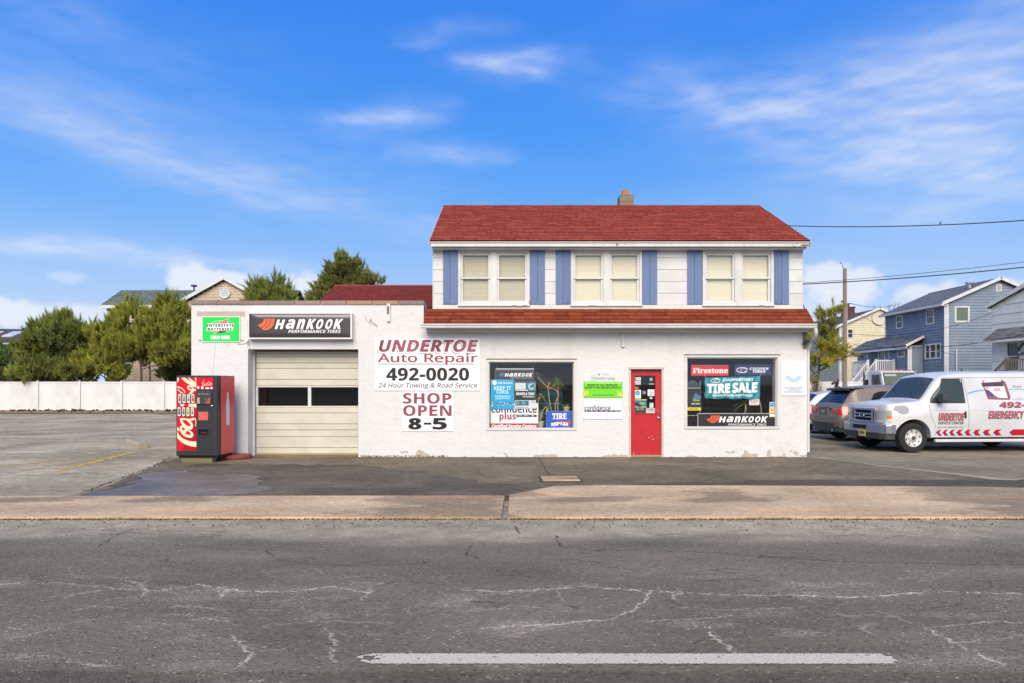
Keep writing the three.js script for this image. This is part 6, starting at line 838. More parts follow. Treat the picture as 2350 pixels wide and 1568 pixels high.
    // headlamp with amber corner
    const lamp = obj('headlight', [gridGeo(10, 6, (a, b) => { const A = s > 0 ? a : 1 - a, t = A * Math.PI / 2 * 0.9, z = 0.575 + 0.385 * Math.sin(t), u = -0.03 + 0.2 * (1 - Math.cos(t)) ; return [u, lerp(0.73, 1.035, b) + 0.012 * A, s * z]; })], M.headlamp_lens, van);
    obj('indicator', gridGeo(6, 3, (a, b) => { const A = s > 0 ? a : 1 - a, t = (0.62 + 0.38 * A) * Math.PI / 2 * 0.9, z = 0.58 + 0.385 * Math.sin(t), u = -0.036 + 0.2 * (1 - Math.cos(t)); return [u, lerp(0.845, 0.915, b) + 0.012 * A, s * z]; }), M.amber_lens, lamp);
    obj('reflector_bowl', gridGeo(6, 4, (a, b) => { const A = s > 0 ? a : 1 - a, t = (0.05 + 0.4 * A) * Math.PI / 2 * 0.9, z = 0.58 + 0.385 * Math.sin(t), u = -0.036 + 0.2 * (1 - Math.cos(t)); return [u, lerp(0.755, 0.80, b), s * z]; }), M.white_trim, lamp);
    obj('lamp_surround', [rb(-0.02, 0.02, 0.725, 1.05, Math.min(s * 0.55, s * 0.572), Math.max(s * 0.55, s * 0.572), 0.005)], M.chrome, lamp);
    obj('tail_light', rb(5.42, 5.52, 0.85, 1.3, s * 0.86 - 0.07, s * 0.86 + 0.07, 0.02, 2), M.red_lens, van);
  }
  wheelParts(van, 0.82, 0.88, R, 0.24, 1, { mat: mat('van_rim', [0.62, 0.61, 0.59], 0.5, { metalness: 0.25 }), holes: 8 }); wheelParts(van, 0.82, -0.88, R, 0.24, -1, { mat: M.van_rim, holes: 8 }); wheelParts(van, 4.32, 0.86, R, 0.24, 1, { mat: M.van_rim, holes: 8 }); wheelParts(van, 4.32, -0.86, R, 0.24, -1, { mat: M.van_rim, holes: 8 });
  // nose: grille, bumper, plate
  const gr = obj('grille', [rb(-0.06, 0.02, 1.035, 1.09, -0.56, 0.56, 0.02, 2), rb(-0.05, 0.02, 0.735, 0.78, -0.56, 0.56, 0.015, 2), ...[-0.52, 0.52, -0.40, 0.40].map((z) => rb(-0.05, 0.02, 0.74, 1.07, z - 0.035, z + 0.035, 0.012, 2)), rb(-0.055, 0.02, 0.925, 0.965, -0.4, 0.4, 0.012, 2), rb(-0.055, 0.02, 0.845, 0.88, -0.4, 0.4, 0.012, 2)], M.chrome, van);
  obj('grille_opening', box2(-0.012, -0.004, 0.76, 1.05, -0.52, 0.52), M.under_black, gr);
  obj('badge', new THREE.CylinderGeometry(0.105, 0.105, 0.03, 24).scale(1, 1, 0.5).rotateX(Math.PI / 2).rotateY(Math.PI / 2).translate(-0.068, 0.905, 0), mat('badge_blue', [0.03, 0.05, 0.12], 0.2, { clearcoat: 1 }), gr); obj('badge_ring', new THREE.TorusGeometry(0.105, 0.012, 8, 28).scale(1, 0.5, 1).rotateY(Math.PI / 2).translate(-0.08, 0.905, 0), M.chrome, gr);
  const plan = [[-0.14, 0], [-0.135, 0.45], [-0.10, 0.8], [-0.02, 0.97], [0.08, 1.015], [0.2, 1.02], [0.2, 0.98], [0.06, 0.9], [-0.02, 0.7], [-0.03, 0]], both = [...plan, ...plan.slice(1, -1).reverse().map(([a, b]) => [a, -b])];
  const bumperGeo = (y0, y1, bev) => { const s = new THREE.Shape(both.map(([a, b]) => new THREE.Vector2(a, b))); return muv(new THREE.ExtrudeGeometry(s, { depth: y1 - y0 - 2 * bev, bevelEnabled: true, bevelSize: bev, bevelThickness: bev, bevelOffset: -bev, bevelSegments: 3 }).rotateX(Math.PI / 2).translate(0, y1 - bev, 0)); };
  const bump = obj('front_bumper', bumperGeo(0.47, 0.70, 0.022), mat('bumper_chrome', [0.62, 0.63, 0.66], 0.2, { metalness: 0.95 }), van); obj('bumper_vent', [rb(-0.147, -0.13, 0.56, 0.66, -0.3, 0.3, 0.006)], M.under_black, bump);
  obj('air_dam', bumperGeo(0.33, 0.465, 0.01).scale(0.97, 1, 0.97), M.plastic_grey, bump);
  { const t = canvasTex(96, 48, (x, w, h) => { x.fillStyle = '#d8cc7c'; x.fillRect(0, 0, w, h); x.fillStyle = '#6f6a3a'; x.fillRect(12, 12, w - 24, h - 26); x.fillStyle = '#e4e4d8'; x.fillRect(20, h - 10, w - 40, 6); }); const p = obj('license_plate', box2(-0.162, -0.15, 0.37, 0.53, 0.0, 0.30), mat('plate_back', [0.5, 0.45, 0.2], 0.5), van); obj('plate_print', new THREE.PlaneGeometry(0.29, 0.15).rotateY(-Math.PI / 2).translate(-0.165, 0.45, 0.15), new THREE.MeshStandardMaterial({ map: t, roughness: 0.4, name: 'plate' }), p); }
  for (const o of van.children) if (['headlight', 'grille', 'front_bumper', 'license_plate'].includes(o.name)) o.position.x += 0.15;
  // primer patch on the near front wing and hood edge
  const wr = rng(17), primer = mat('primer_grey', [0.33, 0.33, 0.32], 0.75);
  obj('primer_patch', gridGeo(16, 8, (a, b) => { const top0 = 1.045 + 0.125 * sstep(0, 0.3, a) - 0.05 * sstep(0.8, 1, a), bot = 0.99 + 0.02 * Math.sin(a * 9) + 0.06 * sstep(0.5, 0, a) - 0.035 * sstep(0.55, 0.75, a) * sstep(1, 0.9, a) + 0.05 * sstep(0.85, 1, a), u = 0.27 + a * 0.46, y = Math.min(lerp(bot, top0, b), B.at(u).yt - 0.02); return [u, y, B.W(u, y) + 0.003]; }), primer, van);
  // wipers
  for (const z of [0.55, -0.1]) obj('wiper', [rod(V(1.11, 1.335, z), V(1.33, 1.60, z - 0.5), 0.01, 0.007, 6)], M.black_metal, van);
  obj('underbody', box2(0.3, 5.3, 0.30, 0.42, -0.75, 0.75), M.under_black, van);
  obj('axle', [rod(V(0.82, R, -0.8), V(0.82, R, 0.8), 0.06), rod(V(4.32, R, -0.8), V(4.32, R, 0.8), 0.09)], M.under_black, van);
  // lettering on the near side; measured off the photograph, in metres (u along the van, y up)
  const Z = (x, y) => { const D = 0.87 * (2400 + x / 6.533), d = 17.45, X = (D - 1174.5) * d / 1600; return [0.82 + (X - 9.95), EYE - (0.87 * (960 + y / 6.533) - 883) * d / 1600]; };
  const U0 = 1.25, U1 = 4.0, Y0 = 0.42, Y1 = 1.86, TW = 2048, TH = Math.round(2048 * (Y1 - Y0) / (U1 - U0));
  const lt = canvasTex(TW, TH, (x) => {
    x.clearRect(0, 0, TW, TH); const S = (a, b) => { const [u, y] = Z(a, b); return [(u - U0) / (U1 - U0) * TW, (Y1 - y) / (Y1 - Y0) * TH]; }, F = (t, a, b, c, d, o) => fit(x, t, ...S(a, b), ...S(c, d), o);
    F('UNDERTOE', 424, 838, 892, 968, { fill: '#2a2430', skew: 0.12, stroke: '#2a2430', lw: 8 }); F('UNDERTOE', 418, 832, 886, 962, { fill: '#a83a48', skew: 0.12, stroke: '#f0d9d9', lw: 3 }); F('SERVICE CENTER', 418, 985, 886, 1030, { fill: '#4a2730', skew: 0.2, stroke: '#4a2730', lw: 3 }); F('HAVEN BEACH, N.J.', 420, 1066, 886, 1104, { fill: '#77707c', font: 'bold 100px serif', stroke: '#77707c', lw: 2 });
    const chev = (a, b, c) => { x.fillStyle = c ? '#b6122a' : '#b6122a'; x.beginPath(); [[a + 45, 1125], [a + b, 1120], [a + b - 45, 1165], [a + b + 20, 1228], [a + 80, 1228], [a, 1170]].forEach((p, i) => { const q = S(...p); i ? x.lineTo(...q) : x.moveTo(...q); }); x.fill(); x.fillStyle = '#3a2a78'; x.beginPath(); [[a, 1165], [a + 30, 1170], [a + 80, 1230], [a + 58, 1232]].forEach((p, i) => { const q = S(...p); i ? x.lineTo(...q) : x.moveTo(...q); }); x.fill(); };
    for (const [a, b] of [[400, 100], [510, 105], [630, 110], [760, 120], [910, 122], [1065, 132], [1240, 140], [1430, 145]]) chev(a, b);
    x.fillStyle = '#b6122a'; x.beginPath(); [[1790, 1120], [3200, 1120], [3200, 1228], [1790, 1228], [1722, 1168]].forEach((p, i) => { const q = S(...p); i ? x.lineTo(...q) : x.moveTo(...q); }); x.fill(); x.fillStyle = '#3a2a78'; x.beginPath(); [[1722, 1165], [1750, 1172], [1800, 1230], [1780, 1230]].forEach((p, i) => { const q = S(...p); i ? x.lineTo(...q) : x.moveTo(...q); }); x.fill();
    x.strokeStyle = '#3aa6c8'; x.lineCap = 'butt'; x.lineWidth = 22; x.beginPath(); x.moveTo(...S(982, 505)); x.quadraticCurveTo(...S(1130, 450), ...S(1285, 445)); x.stroke(); x.lineWidth = 11; x.beginPath(); x.moveTo(...S(1745, 428)); x.quadraticCurveTo(...S(2100, 425), ...S(2600, 470)); x.stroke();
    // car battery picture
    const poly = (c, ...p) => { x.fillStyle = c; x.beginPath(); p.forEach((q, i) => (i ? x.lineTo(...S(...q)) : x.moveTo(...S(...q)))); x.closePath(); x.fill(); };
    poly('#8d5562', [1262, 318], [1705, 292], [1755, 560], [1735, 612], [1340, 602], [1290, 400]); poly('#4a3a46', [1262, 318], [1640, 305], [1650, 378], [1275, 382]); poly('#c9666c', [1290, 275], [1318, 275], [1324, 318], [1290, 322]); poly('#39343a', [1640, 268], [1668, 268], [1672, 320], [1636, 320]); poly('#dfe0e6', [1300, 385], [1672, 378], [1702, 582], [1530, 575], [1450, 520], [1375, 520]); poly('#54457e', [1306, 430], [1375, 440], [1480, 545], [1345, 545]); poly('#e7a3a4', [1308, 385], [1378, 380], [1380, 428], [1318, 425]);
    x.fillStyle = '#d0473f'; const [ox, oy] = S(1528, 432); x.strokeStyle = '#d4554e'; x.lineWidth = 7; x.beginPath(); x.ellipse(ox, oy, 52, 26, -0.1, 0, 7); x.stroke(); F('AAA', 1478, 405, 1590, 460, { fill: '#cf4840' }); x.strokeStyle = '#8d949c'; x.lineWidth = 4; x.beginPath(); x.moveTo(...S(1490, 470)); x.quadraticCurveTo(...S(1470, 510), ...S(1540, 490)); x.moveTo(...S(1590, 410)); x.quadraticCurveTo(...S(1680, 385), ...S(1650, 430)); x.stroke(); x.fillStyle = '#9aa0a8'; x.fillRect(...S(1495, 540), 90, 8);
    F('Del', 1828, 360, 1975, 405, { fill: '#3c3f44', font: '100px sans-serif' }); F('1-800-AA', 1785, 572, 2075, 622, { fill: '#a9b3bb', font: '100px sans-serif', stroke: '#a9b3bb', lw: 3 });
    F('492-', 1528, 652, 2020, 748, { fill: '#35283a', skew: 0.25, stroke: '#35283a', lw: 5 }); F('492-', 1520, 645, 2012, 740, { fill: '#a2303e', skew: 0.25, stroke: '#f1e4e4', lw: 2 });
    F('EMERGENCY', 1326, 806, 1968, 938, { fill: '#35283a', skew: 0.15, stroke: '#35283a', lw: 6 }); F('EMERGENCY', 1318, 800, 1960, 926, { fill: '#a2303e', skew: 0.15, stroke: '#f3e6e6', lw: 3 });
    x.fillStyle = '#5c6470'; F('Roadside', 140, 715, 255, 735, { fill: '#6c7480' }); F('Assistance', 146, 742, 262, 762, { fill: '#6c7480' });
  });
  const lm = new THREE.MeshStandardMaterial({ map: lt, alphaTest: 0.5, roughness: 0.4, name: 'van_lettering' });
  obj('side_lettering', B.side(Y0, Y1, U0, U1, 0.0035, 1, 60, 40), lm, van);
  obj('fuel_door', new THREE.TorusGeometry(0.075, 0.003, 6, 26).translate(3.28, 0.80, B.W(3.28, 0.8) + 0.001), paint, van);
}
function car(name, label, [x, y, z], turn, keys, paint, R, wheels, half) { const c = thing(name, label, 'car', [x, y, z], turn), B = makeBody(keys, wheels.map((u) => [u, R + 0.08, R])); obj('body', B.geo, paint, c); for (const u of wheels) for (const s of [1, -1]) wheelParts(c, u, s * (half - 0.12), R, 0.22, s, { mat: mat('alloy_rim', [0.4, 0.4, 0.41], 0.35, { metalness: 0.7 }) }); obj('underbody', box2(keys[0][0] + 0.3, keys[keys.length - 1][0] - 0.3, 0.24, 0.4, -half + 0.2, half - 0.2), M.under_black, c); return [c, B]; }
{ // --- taupe crossover, tail towards the shop
  const paint = mat('taupe_paint', [0.175, 0.148, 0.12], 0.45, { metalness: 0.1, clearcoat: 0.35, clearcoatRoughness: 0.15 });
  const [c, B] = car('crossover_car', 'taupe crossover with black spoiler parked beyond the white van', [9.58, -0.012, -5.15], 2.5 * Math.PI / 180, [[0, 0.44, 0.74, 0.78, 0.83, 0.62, 0.78, 0.05, 0.0], [0.05, 0.42, 0.92, 0.86, 0.91, 0.66, 0.83, 0.05, 0.0], [0.12, 0.4, 1.05, 0.9, 0.945, 0.7, 0.84, 0.06, 0.02], [0.2, 0.4, 1.13, 0.92, 0.955, 0.75, 0.83, 0.06, 0.03], [0.56, 0.38, 1.50, 0.93, 0.962, 0.85, 0.69, 0.07, 0.03], [0.64, 0.38, 1.565, 0.93, 0.962, 0.85, 0.685, 0.07, 0.03], [0.95, 0.36, 1.615, 0.93, 0.965, 0.86, 0.69, 0.09, 0.03], [1.6, 0.34, 1.665, 0.93, 0.965, 0.86, 0.70, 0.1, 0.03], [2.4, 0.34, 1.665, 0.93, 0.965, 0.86, 0.70, 0.1, 0.03], [2.85, 0.34, 1.59, 0.93, 0.965, 0.86, 0.70, 0.09, 0.03], [3.5, 0.34, 1.14, 0.93, 0.96, 0.84, 0.80, 0.07, 0.03], [3.65, 0.34, 1.07, 0.92, 0.955, 0.82, 0.82, 0.07, 0.03], [4.3, 0.36, 0.97, 0.88, 0.92, 0.75, 0.78, 0.08, 0.03], [4.6, 0.4, 0.82, 0.78, 0.83, 0.65, 0.68, 0.07, 0.02], [4.68, 0.44, 0.7, 0.7, 0.75, 0.6, 0.6, 0.06, 0.0]], paint, 0.36, [0.95, 3.77], 0.965);
  obj('rear_window', B.top(0.20, 0.54, -0.97, 0.97, 0.005), M.tinted_glass, c);
  obj('windshield', B.top(2.9, 3.48, -0.96, 0.96, 0.005), M.tinted_glass, c);
  const sp = obj('roof_spoiler', gridGeo(12, 12, (a, b) => { const z = lerp(0.70, -0.70, b), e = 1 - (z / 0.72) ** 4; return [0.92 - a * 0.48 * (0.75 + 0.25 * e), 1.632 - 0.05 * a + 0.02 * (1 - (z / 0.7) ** 2), z]; }), paint, c); obj('spoiler_underside', gridGeo(8, 10, (a, b) => { const z = lerp(-0.69, 0.69, b), e = 1 - (z / 0.72) ** 4; return [0.62 - a * 0.16 * (0.6 + 0.4 * e), 1.535 + 0.043 * a, z]; }), M.black_metal, sp); obj('spoiler_lip', rb(0.425, 0.47, 1.52, 1.588, -0.66, 0.66, 0.012, 2), M.black_metal, sp);
  for (const s of [1, -1]) {
    const y0 = 1.075, roofY = (u) => B.at(u).yt - B.at(u).r - 0.015;
    const win = (u0, u1, nm, lead = 0, trail = 0) => obj(nm, gridGeo(24, 10, (a, b) => { const A = s > 0 ? a : 1 - a; const u = lerp(u0 + lead * b, u1 - trail * b, A), t = clamp((u - u0) / 0.5), yt = Math.min(1.50, roofY(u)), lo = y0 + 0.035 * sstep(0.35, 0, u - u0) * (lead ? 1 : 0), y = lerp(lo, Math.max(lo + 0.02, yt - (lead ? 0.16 * (1 - sstep(0, 0.55, u - u0)) : 0)), b); return [u, y, s * (B.W(u, y) + 0.004)]; }), M.tinted_glass, c);
    win(0.86, 1.58, 'quarter_window', 0.28); win(1.6, 2.28, 'rear_door_window'); win(2.33, 3.02, 'front_door_window', 0, 0.12);
    obj('tail_light', [B.side(0.80, 1.035, (y) => 0.03 + 0.42 * Math.max(0, y - 0.86), (y) => 0.34 + 0.06 * (y - 0.8) / 0.235, 0.008, s, 12, 8), rb(-0.015 + 0.03, 0.09, 0.81, 1.0, s > 0 ? 0.50 : -0.84, s > 0 ? 0.84 : -0.50, 0.02, 2)], M.red_lens, c);
    obj('door_line', [B.side(0.45, 1.08, 1.585, 1.591, 0.002, s, 1, 10), B.side(0.45, 1.08, 2.305, 2.311, 0.002, s, 1, 10)], M.shut_line_shade, c);
    obj('door_handle', [rb(1.7, 1.86, 0.98, 1.005, s * (B.W(1.8, 0.99) + 0.012) - 0.012, s * (B.W(1.8, 0.99) + 0.012) + 0.012, 0.008)], paint, c);
    obj('exhaust_tip', rod(V(-0.02, 0.34, s * 0.55), V(0.2, 0.35, s * 0.55), 0.045, 0.045, 14), M.chrome, c);
    obj('lower_cladding', B.side(0.35, 0.47, 1.42, 3.3, 0.012, s, 20, 3), M.plastic_grey, c);
  }
  const rbp = [[-0.03, 0], [-0.025, 0.5], [0.03, 0.8], [0.16, 0.945], [0.48, 0.975], [0.48, 0.9], [0.1, 0.7], [0.1, 0]], rs = [...rbp, ...rbp.slice(1, -1).reverse().map(([a, b]) => [a, -b])], ext = (y0, y1) => muv(new THREE.ExtrudeGeometry(new THREE.Shape(rs.map(([a, b]) => new THREE.Vector2(a, b))), { depth: y1 - y0 - 0.03, bevelEnabled: true, bevelSize: 0.015, bevelThickness: 0.015, bevelSegments: 3, bevelOffset: -0.015 }).rotateX(Math.PI / 2).translate(0, y1 - 0.015, 0));
  obj('rear_bumper', ext(0.54, 0.74), paint, c); obj('bumper_valance', ext(0.29, 0.54), M.plastic_grey, c);
  obj('plate_recess', [rb(0.0, 0.045, 0.80, 0.98, -0.26, 0.26, 0.01)], paint, c);
  { const p = obj('license_plate', box2(-0.012, -0.001, 0.825, 0.965, -0.15, 0.15), mat('old_plate', [0.35, 0.34, 0.30], 0.5), c); obj('plate_frame', prism(rect(-0.16, 0.16, 0.815, 0.975), -0.0, 0.012, [rect(-0.145, 0.145, 0.83, 0.96)]).rotateY(-Math.PI / 2).translate(-0.006, 0, 0), M.black_metal, p); }
  obj('tailgate_strip', rb(0.03, 0.075, 0.995, 1.02, -0.4, 0.4, 0.006), paint, c);
  obj('rear_wiper', [rod(V(0.235, 1.19, -0.05), V(0.32, 1.29, 0.33), 0.012, 0.008), new THREE.SphereGeometry(0.025, 10, 8).translate(0.23, 1.185, -0.05)], M.black_metal, c);
}
{ // --- white hatchback peeping out behind the corner of the shop
  const paint = mat('hatch_white', [0.70, 0.70, 0.70], 0.3, { clearcoat: 1, clearcoatRoughness: 0.06 });
  const [c, B] = car('hatchback_car', 'white hatchback with tall red tail light behind taupe car', [10.05, -0.012, -8.35], 3 * Math.PI / 180, [[0, 0.42, 0.72, 0.70, 0.76, 0.6, 0.7, 0.05, 0], [0.06, 0.38, 0.98, 0.78, 0.83, 0.66, 0.74, 0.05, 0.01], [0.16, 0.36, 1.08, 0.81, 0.86, 0.7, 0.72, 0.06, 0.02], [0.55, 0.34, 1.36, 0.83, 0.87, 0.8, 0.6, 0.07, 0.03], [0.9, 0.33, 1.44, 0.84, 0.875, 0.82, 0.6, 0.08, 0.03], [2.0, 0.33, 1.47, 0.84, 0.875, 0.82, 0.61, 0.09, 0.03], [2.4, 0.33, 1.42, 0.84, 0.875, 0.82, 0.61, 0.08, 0.03], [3.1, 0.33, 1.02, 0.83, 0.865, 0.78, 0.72, 0.07, 0.03], [3.8, 0.36, 0.9, 0.78, 0.82, 0.7, 0.68, 0.07, 0.02], [4.1, 0.42, 0.72, 0.66, 0.7, 0.6, 0.58, 0.06, 0]], paint, 0.31, [0.72, 3.3], 0.875);
  obj('rear_window', B.top(0.19, 0.52, -0.95, 0.95, 0.005), M.tinted_glass, c); obj('windshield', B.top(2.45, 3.05, -0.95, 0.95, 0.005), M.tinted_glass, c);
  for (const s of [1, -1]) { const tl = obj('tail_light', [B.side(0.52, 1.02, 0.035, (y) => 0.27 - 0.10 * Math.abs(y - 0.85), 0.012, s, 10, 12), rb(-0.0, 0.05, 0.6, 0.98, s > 0 ? 0.5 : -0.74, s > 0 ? 0.74 : -0.5, 0.02, 2)], M.red_lens, c); obj('reverse_lens', B.side(0.86, 0.9, 0.06, 0.2, 0.016, s, 6, 2), M.white_trim, tl); obj('side_window', B.side(1.0, 1.33, (y) => 0.75 + 0.5 * (y - 1.0), (y) => 2.75 - 1.1 * (y - 1.0), 0.005, s, 24, 8), M.tinted_glass, c); }
  obj('rear_bumper', rb(-0.04, 0.12, 0.36, 0.58, -0.78, 0.78, 0.05, 3), paint, c);
}
{ // --- white tow truck further back, facing the street
  const tr = thing('tow_truck', 'white tow truck cab with amber roof markers facing the street', 'truck', [22.6, -0.012, -22.6], 0.05), wp = mat('truck_white', [0.68, 0.68, 0.66], 0.4, { clearcoat: 0.6, map: scaled(mottle, 0.4) });
  // front at +z
  obj('hood', prism([[-1.5, 0.75], [0, 0.75], [0, 1.45], [-0.3, 1.56], [-1.5, 1.68]].map(([a, b]) => [a, b]), -0.86, 0.86, [], 0.05).rotateY(-Math.PI / 2), wp, tr);
  obj('cab', prism([[-3.1, 0.7], [-1.45, 0.7], [-1.45, 1.66], [-1.72, 2.44], [-1.95, 2.53], [-3.1, 2.53]], -1.05, 1.05, [], 0.05).rotateY(-Math.PI / 2), wp, tr);
  const ws = (x0, x1, y0, y1, o) => { const f = (y) => -1.45 - (y - 1.66) / 0.78 * 0.27 + o; return quad(V(x0, y0, f(y0)), V(x1, y0, f(y0)), V(x1 * 0.97, y1, f(y1)), V(x0 * 0.97, y1, f(y1))); };
  const wsm = obj('windshield', ws(-0.96, 0.96, 1.72, 2.37, 0.012), mat('truck_glass', [0.10, 0.12, 0.10], 0.06, { clearcoat: 1 }), tr);
  obj('windshield_seal', [ws(-1.0, 1.0, 1.675, 1.72, 0.014), ws(-1.0, 1.0, 2.37, 2.41, 0.014), ws(-1.0, -0.955, 1.7, 2.39, 0.015), ws(0.955, 1.0, 1.7, 2.39, 0.015)], M.black_metal, wsm); obj('dash_shade', ws(-0.9, -0.2, 2.2, 2.33, 0.016), mat('visor', [0.35, 0.36, 0.33], 0.6), wsm);
  for (const x of [-0.8, -0.3, 0, 0.3, 0.8]) obj('roof_marker', rb(x - 0.07, x + 0.07, 2.535, 2.585, -2.05, -1.92, 0.015, 2), M.amber_lens, tr);
  for (const s of [-1, 1]) { obj('side_window', [gridGeo(1, 1, (a, b) => [s * 1.056, lerp(1.65, 2.3, s > 0 ? b : 1 - b), lerp(-1.72, -2.7, a) - (b === (s > 0 ? 1 : 0) ? 0.18 : 0) * (1 - a)])], mat('cab_side_glass', [0.03, 0.035, 0.035], 0.06, { side: THREE.DoubleSide }), tr); const m = obj('mirror', rb(s > 0 ? 1.32 : -1.56, s > 0 ? 1.56 : -1.32, 1.72, 2.2, -1.62, -1.52, 0.03, 2), M.black_metal, tr); obj('mirror_arm', [rod(V(s * 1.05, 2.3, -1.65), V(s * 1.42, 2.24, -1.57), 0.02), rod(V(s * 1.05, 1.55, -1.6), V(s * 1.42, 1.68, -1.57), 0.02), rod(V(s * 1.42, 1.68, -1.57), V(s * 1.42, 2.24, -1.57), 0.015)], M.black_metal, m); obj('headlight', rb(s * 0.68 - 0.14, s * 0.68 + 0.14, 1.0, 1.2, 0.0, 0.05, 0.03, 2), M.headlamp_lens, tr); obj('fender', prism([[-1.3, 0.7], [-1.15, 1.1], [-0.75, 1.25], [-0.35, 1.1], [-0.2, 0.7]], 0.87, 1.12, [], 0.03).rotateY(-Math.PI / 2).scale(s, 1, 1), wp, tr); for (const z of [-0.75, -5.0]) obj('wheel', new THREE.CylinderGeometry(0.45, 0.45, 0.28, 28).rotateZ(Math.PI / 2).translate(s * 0.95, 0.45, z), M.rubber, tr); }
  obj('grille', [0, 1, 2, 3, 4].map((k) => rb(-0.45, 0.45, 0.85 + k * 0.11, 0.9 + k * 0.11, 0.002, 0.03, 0.008)), M.chrome, tr); obj('bumper', rb(-1.1, 1.1, 0.45, 0.72, 0.0, 0.2, 0.04, 2), M.chrome, tr);
  obj('flatbed', [box2(-1.2, 1.2, 0.95, 1.1, -8.2, -3.3)], M.steel, tr); obj('headboard', [box2(-1.15, 1.15, 1.11, 2.0, -3.4, -3.3), rod(V(-1.15, 1.1, -3.35), V(-1.15, 2.45, -3.35), 0.05), rod(V(1.15, 1.1, -3.35), V(1.15, 2.45, -3.35), 0.05)], M.dark_metal, tr); obj('frame_rail', [box2(-0.5, -0.35, 0.7, 0.94, -8, -0.1), box2(0.35, 0.5, 0.7, 0.94, -8, -0.1)], M.under_black, tr); obj('work_lamp', [new THREE.SphereGeometry(0.11, 12, 10).translate(1.35, 2.08, -3.3), rod(V(1.15, 2.0, -3.35), V(1.35, 2.05, -3.3), 0.03)], M.headlamp_lens, tr);
}
// ---------------------------------------------------------------- fence, houses, poles and wires, trees
const atD = (dx, dy, d) => V((dx - 1174.5) * d / 1600, EYE + (883 - dy) * d / 1600, DIST - d);       // a measured point d metres in front of the camera
{ // --- white vinyl fence at the back of the side lot
  const vf = M.vinyl_white, z = -29.3, pitch = 2.745, x0 = -22.75, n = 22, fence = thing('vinyl_fence', 'long white vinyl privacy fence behind the side lot', 'fence', [x0, -0.01, z]);
  const groove = () => { const out = [], N = 18, w = (pitch - 0.13) / N; for (let k = 0; k < N; k++) out.push(bx(w - 0.008, 1.72, 0.022, 0.065 + w * (k + 0.5), 0.97, 0)); out.push(bx(pitch - 0.13, 1.7, 0.012, pitch / 2, 0.97, -0.003)); return merge(out); };
  const panel = groove(), post = merge([rb(-0.064, 0.064, 0, 1.93, -0.064, 0.064, 0.006), muv(new THREE.ConeGeometry(0.1, 0.06, 4).rotateY(Math.PI / 4).translate(0, 1.962, 0)), rb(-0.075, 0.075, 1.915, 1.935, -0.075, 0.075, 0.004)]), rail = merge([rb(0.065, pitch - 0.065, 0.03, 0.15, -0.025, 0.03, 0.006), rb(0.065, pitch - 0.065, 1.80, 1.90, -0.025, 0.03, 0.006)]);
  for (let i = -13; i < n - 5; i++) { obj('fence_post', post, vf, fence, [i * pitch, 0, 0.02]); obj('fence_panel', panel, vf, fence, [i * pitch, 0, 0]); obj('rail', rail, vf, fence, [i * pitch, 0, 0]); }
  // bed of bark mulch with cones and twigs at its foot
  const mm = mat('mulch', [0.42, 0.25, 0.13], 1, { map: scaled(mottle, 0.8), bumpMap: scaled(grain, 0.8), bumpScale: 0.04 });
  const r = rng(44), edge = []; for (let k = 0; k <= 60; k++) edge.push([-59 + k * 1.07, -24.6 + (r() - 0.5) * 0.9]); setting('mulch_bed', flat([[-59, -31], [5.2, -31], ...edge.reverse()], 0.02), mm);
  const N = 380, im = new THREE.InstancedMesh(new THREE.DodecahedronGeometry(0.05, 0), mat('pine_cone', [0.035, 0.02, 0.014], 1), N), m4 = new THREE.Matrix4(), q = new THREE.Quaternion(); for (let k = 0; k < N; k++) { q.setFromEuler(new THREE.Euler(r() * 6, r() * 6, r() * 6)); const s = 0.4 + r() * 1.1; m4.compose(V(-34 + r() * 24, 0.03 + 0.02 * s, -29.1 + r() * r() * 4.2), q, V(s * 1.4, s * 0.7, s)); im.setMatrixAt(k, m4); } im.name = 'fallen_cones'; im.userData = { kind: 'stuff', label: 'dark fallen pine cones on the mulch along the fence', category: 'pine cones' }; shadows(im); scene.add(im);
}
// --- house builder: lapped boards on one wall plane, cut round openings
function lapWall(parent, name, place, W, H, exposure, m, holes = [], shape = null) {
  // place: Matrix4 taking (x along wall, y up, z out) to the house; shape(y) -> [x0, x1] for gables
  const n = Math.ceil(H / exposure);
  for (let k = 0; k < n; k++) {
    const y0 = k * exposure, y1 = Math.min(H, y0 + exposure - 0.004), [a, b] = shape ? shape((y0 + y1) / 2) : [0, W]; if (b - a < 0.1) continue;
    let spans = [[a, b]]; for (const [hx0, hx1, hy0, hy1] of holes) if (y0 < hy1 && y1 > hy0) spans = spans.flatMap(([p, q]) => (hx1 <= p || hx0 >= q ? [[p, q]] : [[p, hx0], [hx1, q]].filter(([s, t]) => t - s > 0.02)));
    for (const [p, q] of spans) { const g = prism([[0, y0], [0.036, y0], [0.006, y1], [0, y1]], -q, -p).rotateY(-Math.PI / 2); g.applyMatrix4(place); obj(name, muv(g), m, parent); }
  }
}
function houseWindow(parent, place, x0, x1, y0, y1, { trim = M.white_trim, bars = 1, fw = 0.09, glass, mull = [] } = {}) {
  const f = obj('window', prism(rect(x0 - fw, x1 + fw, y0 - fw, y1 + fw), -0.02, 0.05, [rect(x0, x1, y0, y1)]).applyMatrix4(place), trim, parent);
  obj('pane', box2(x0 - 0.01, x1 + 0.01, y0 - 0.01, y1 + 0.01, -0.015, 0.005).applyMatrix4(place), glass ?? M.house_glass, f);
  for (let b = 1; b <= bars; b++) { const y = lerp(y0, y1, b / (bars + 1)); obj('sash_bar', box2(x0, x1, y - 0.025, y + 0.025, 0.006, 0.03).applyMatrix4(place), trim, f); }
  for (const x of mull) obj('mullion', box2(x - 0.06, x + 0.06, y0, y1, 0.006, 0.04).applyMatrix4(place), trim, f);
  return f;
}
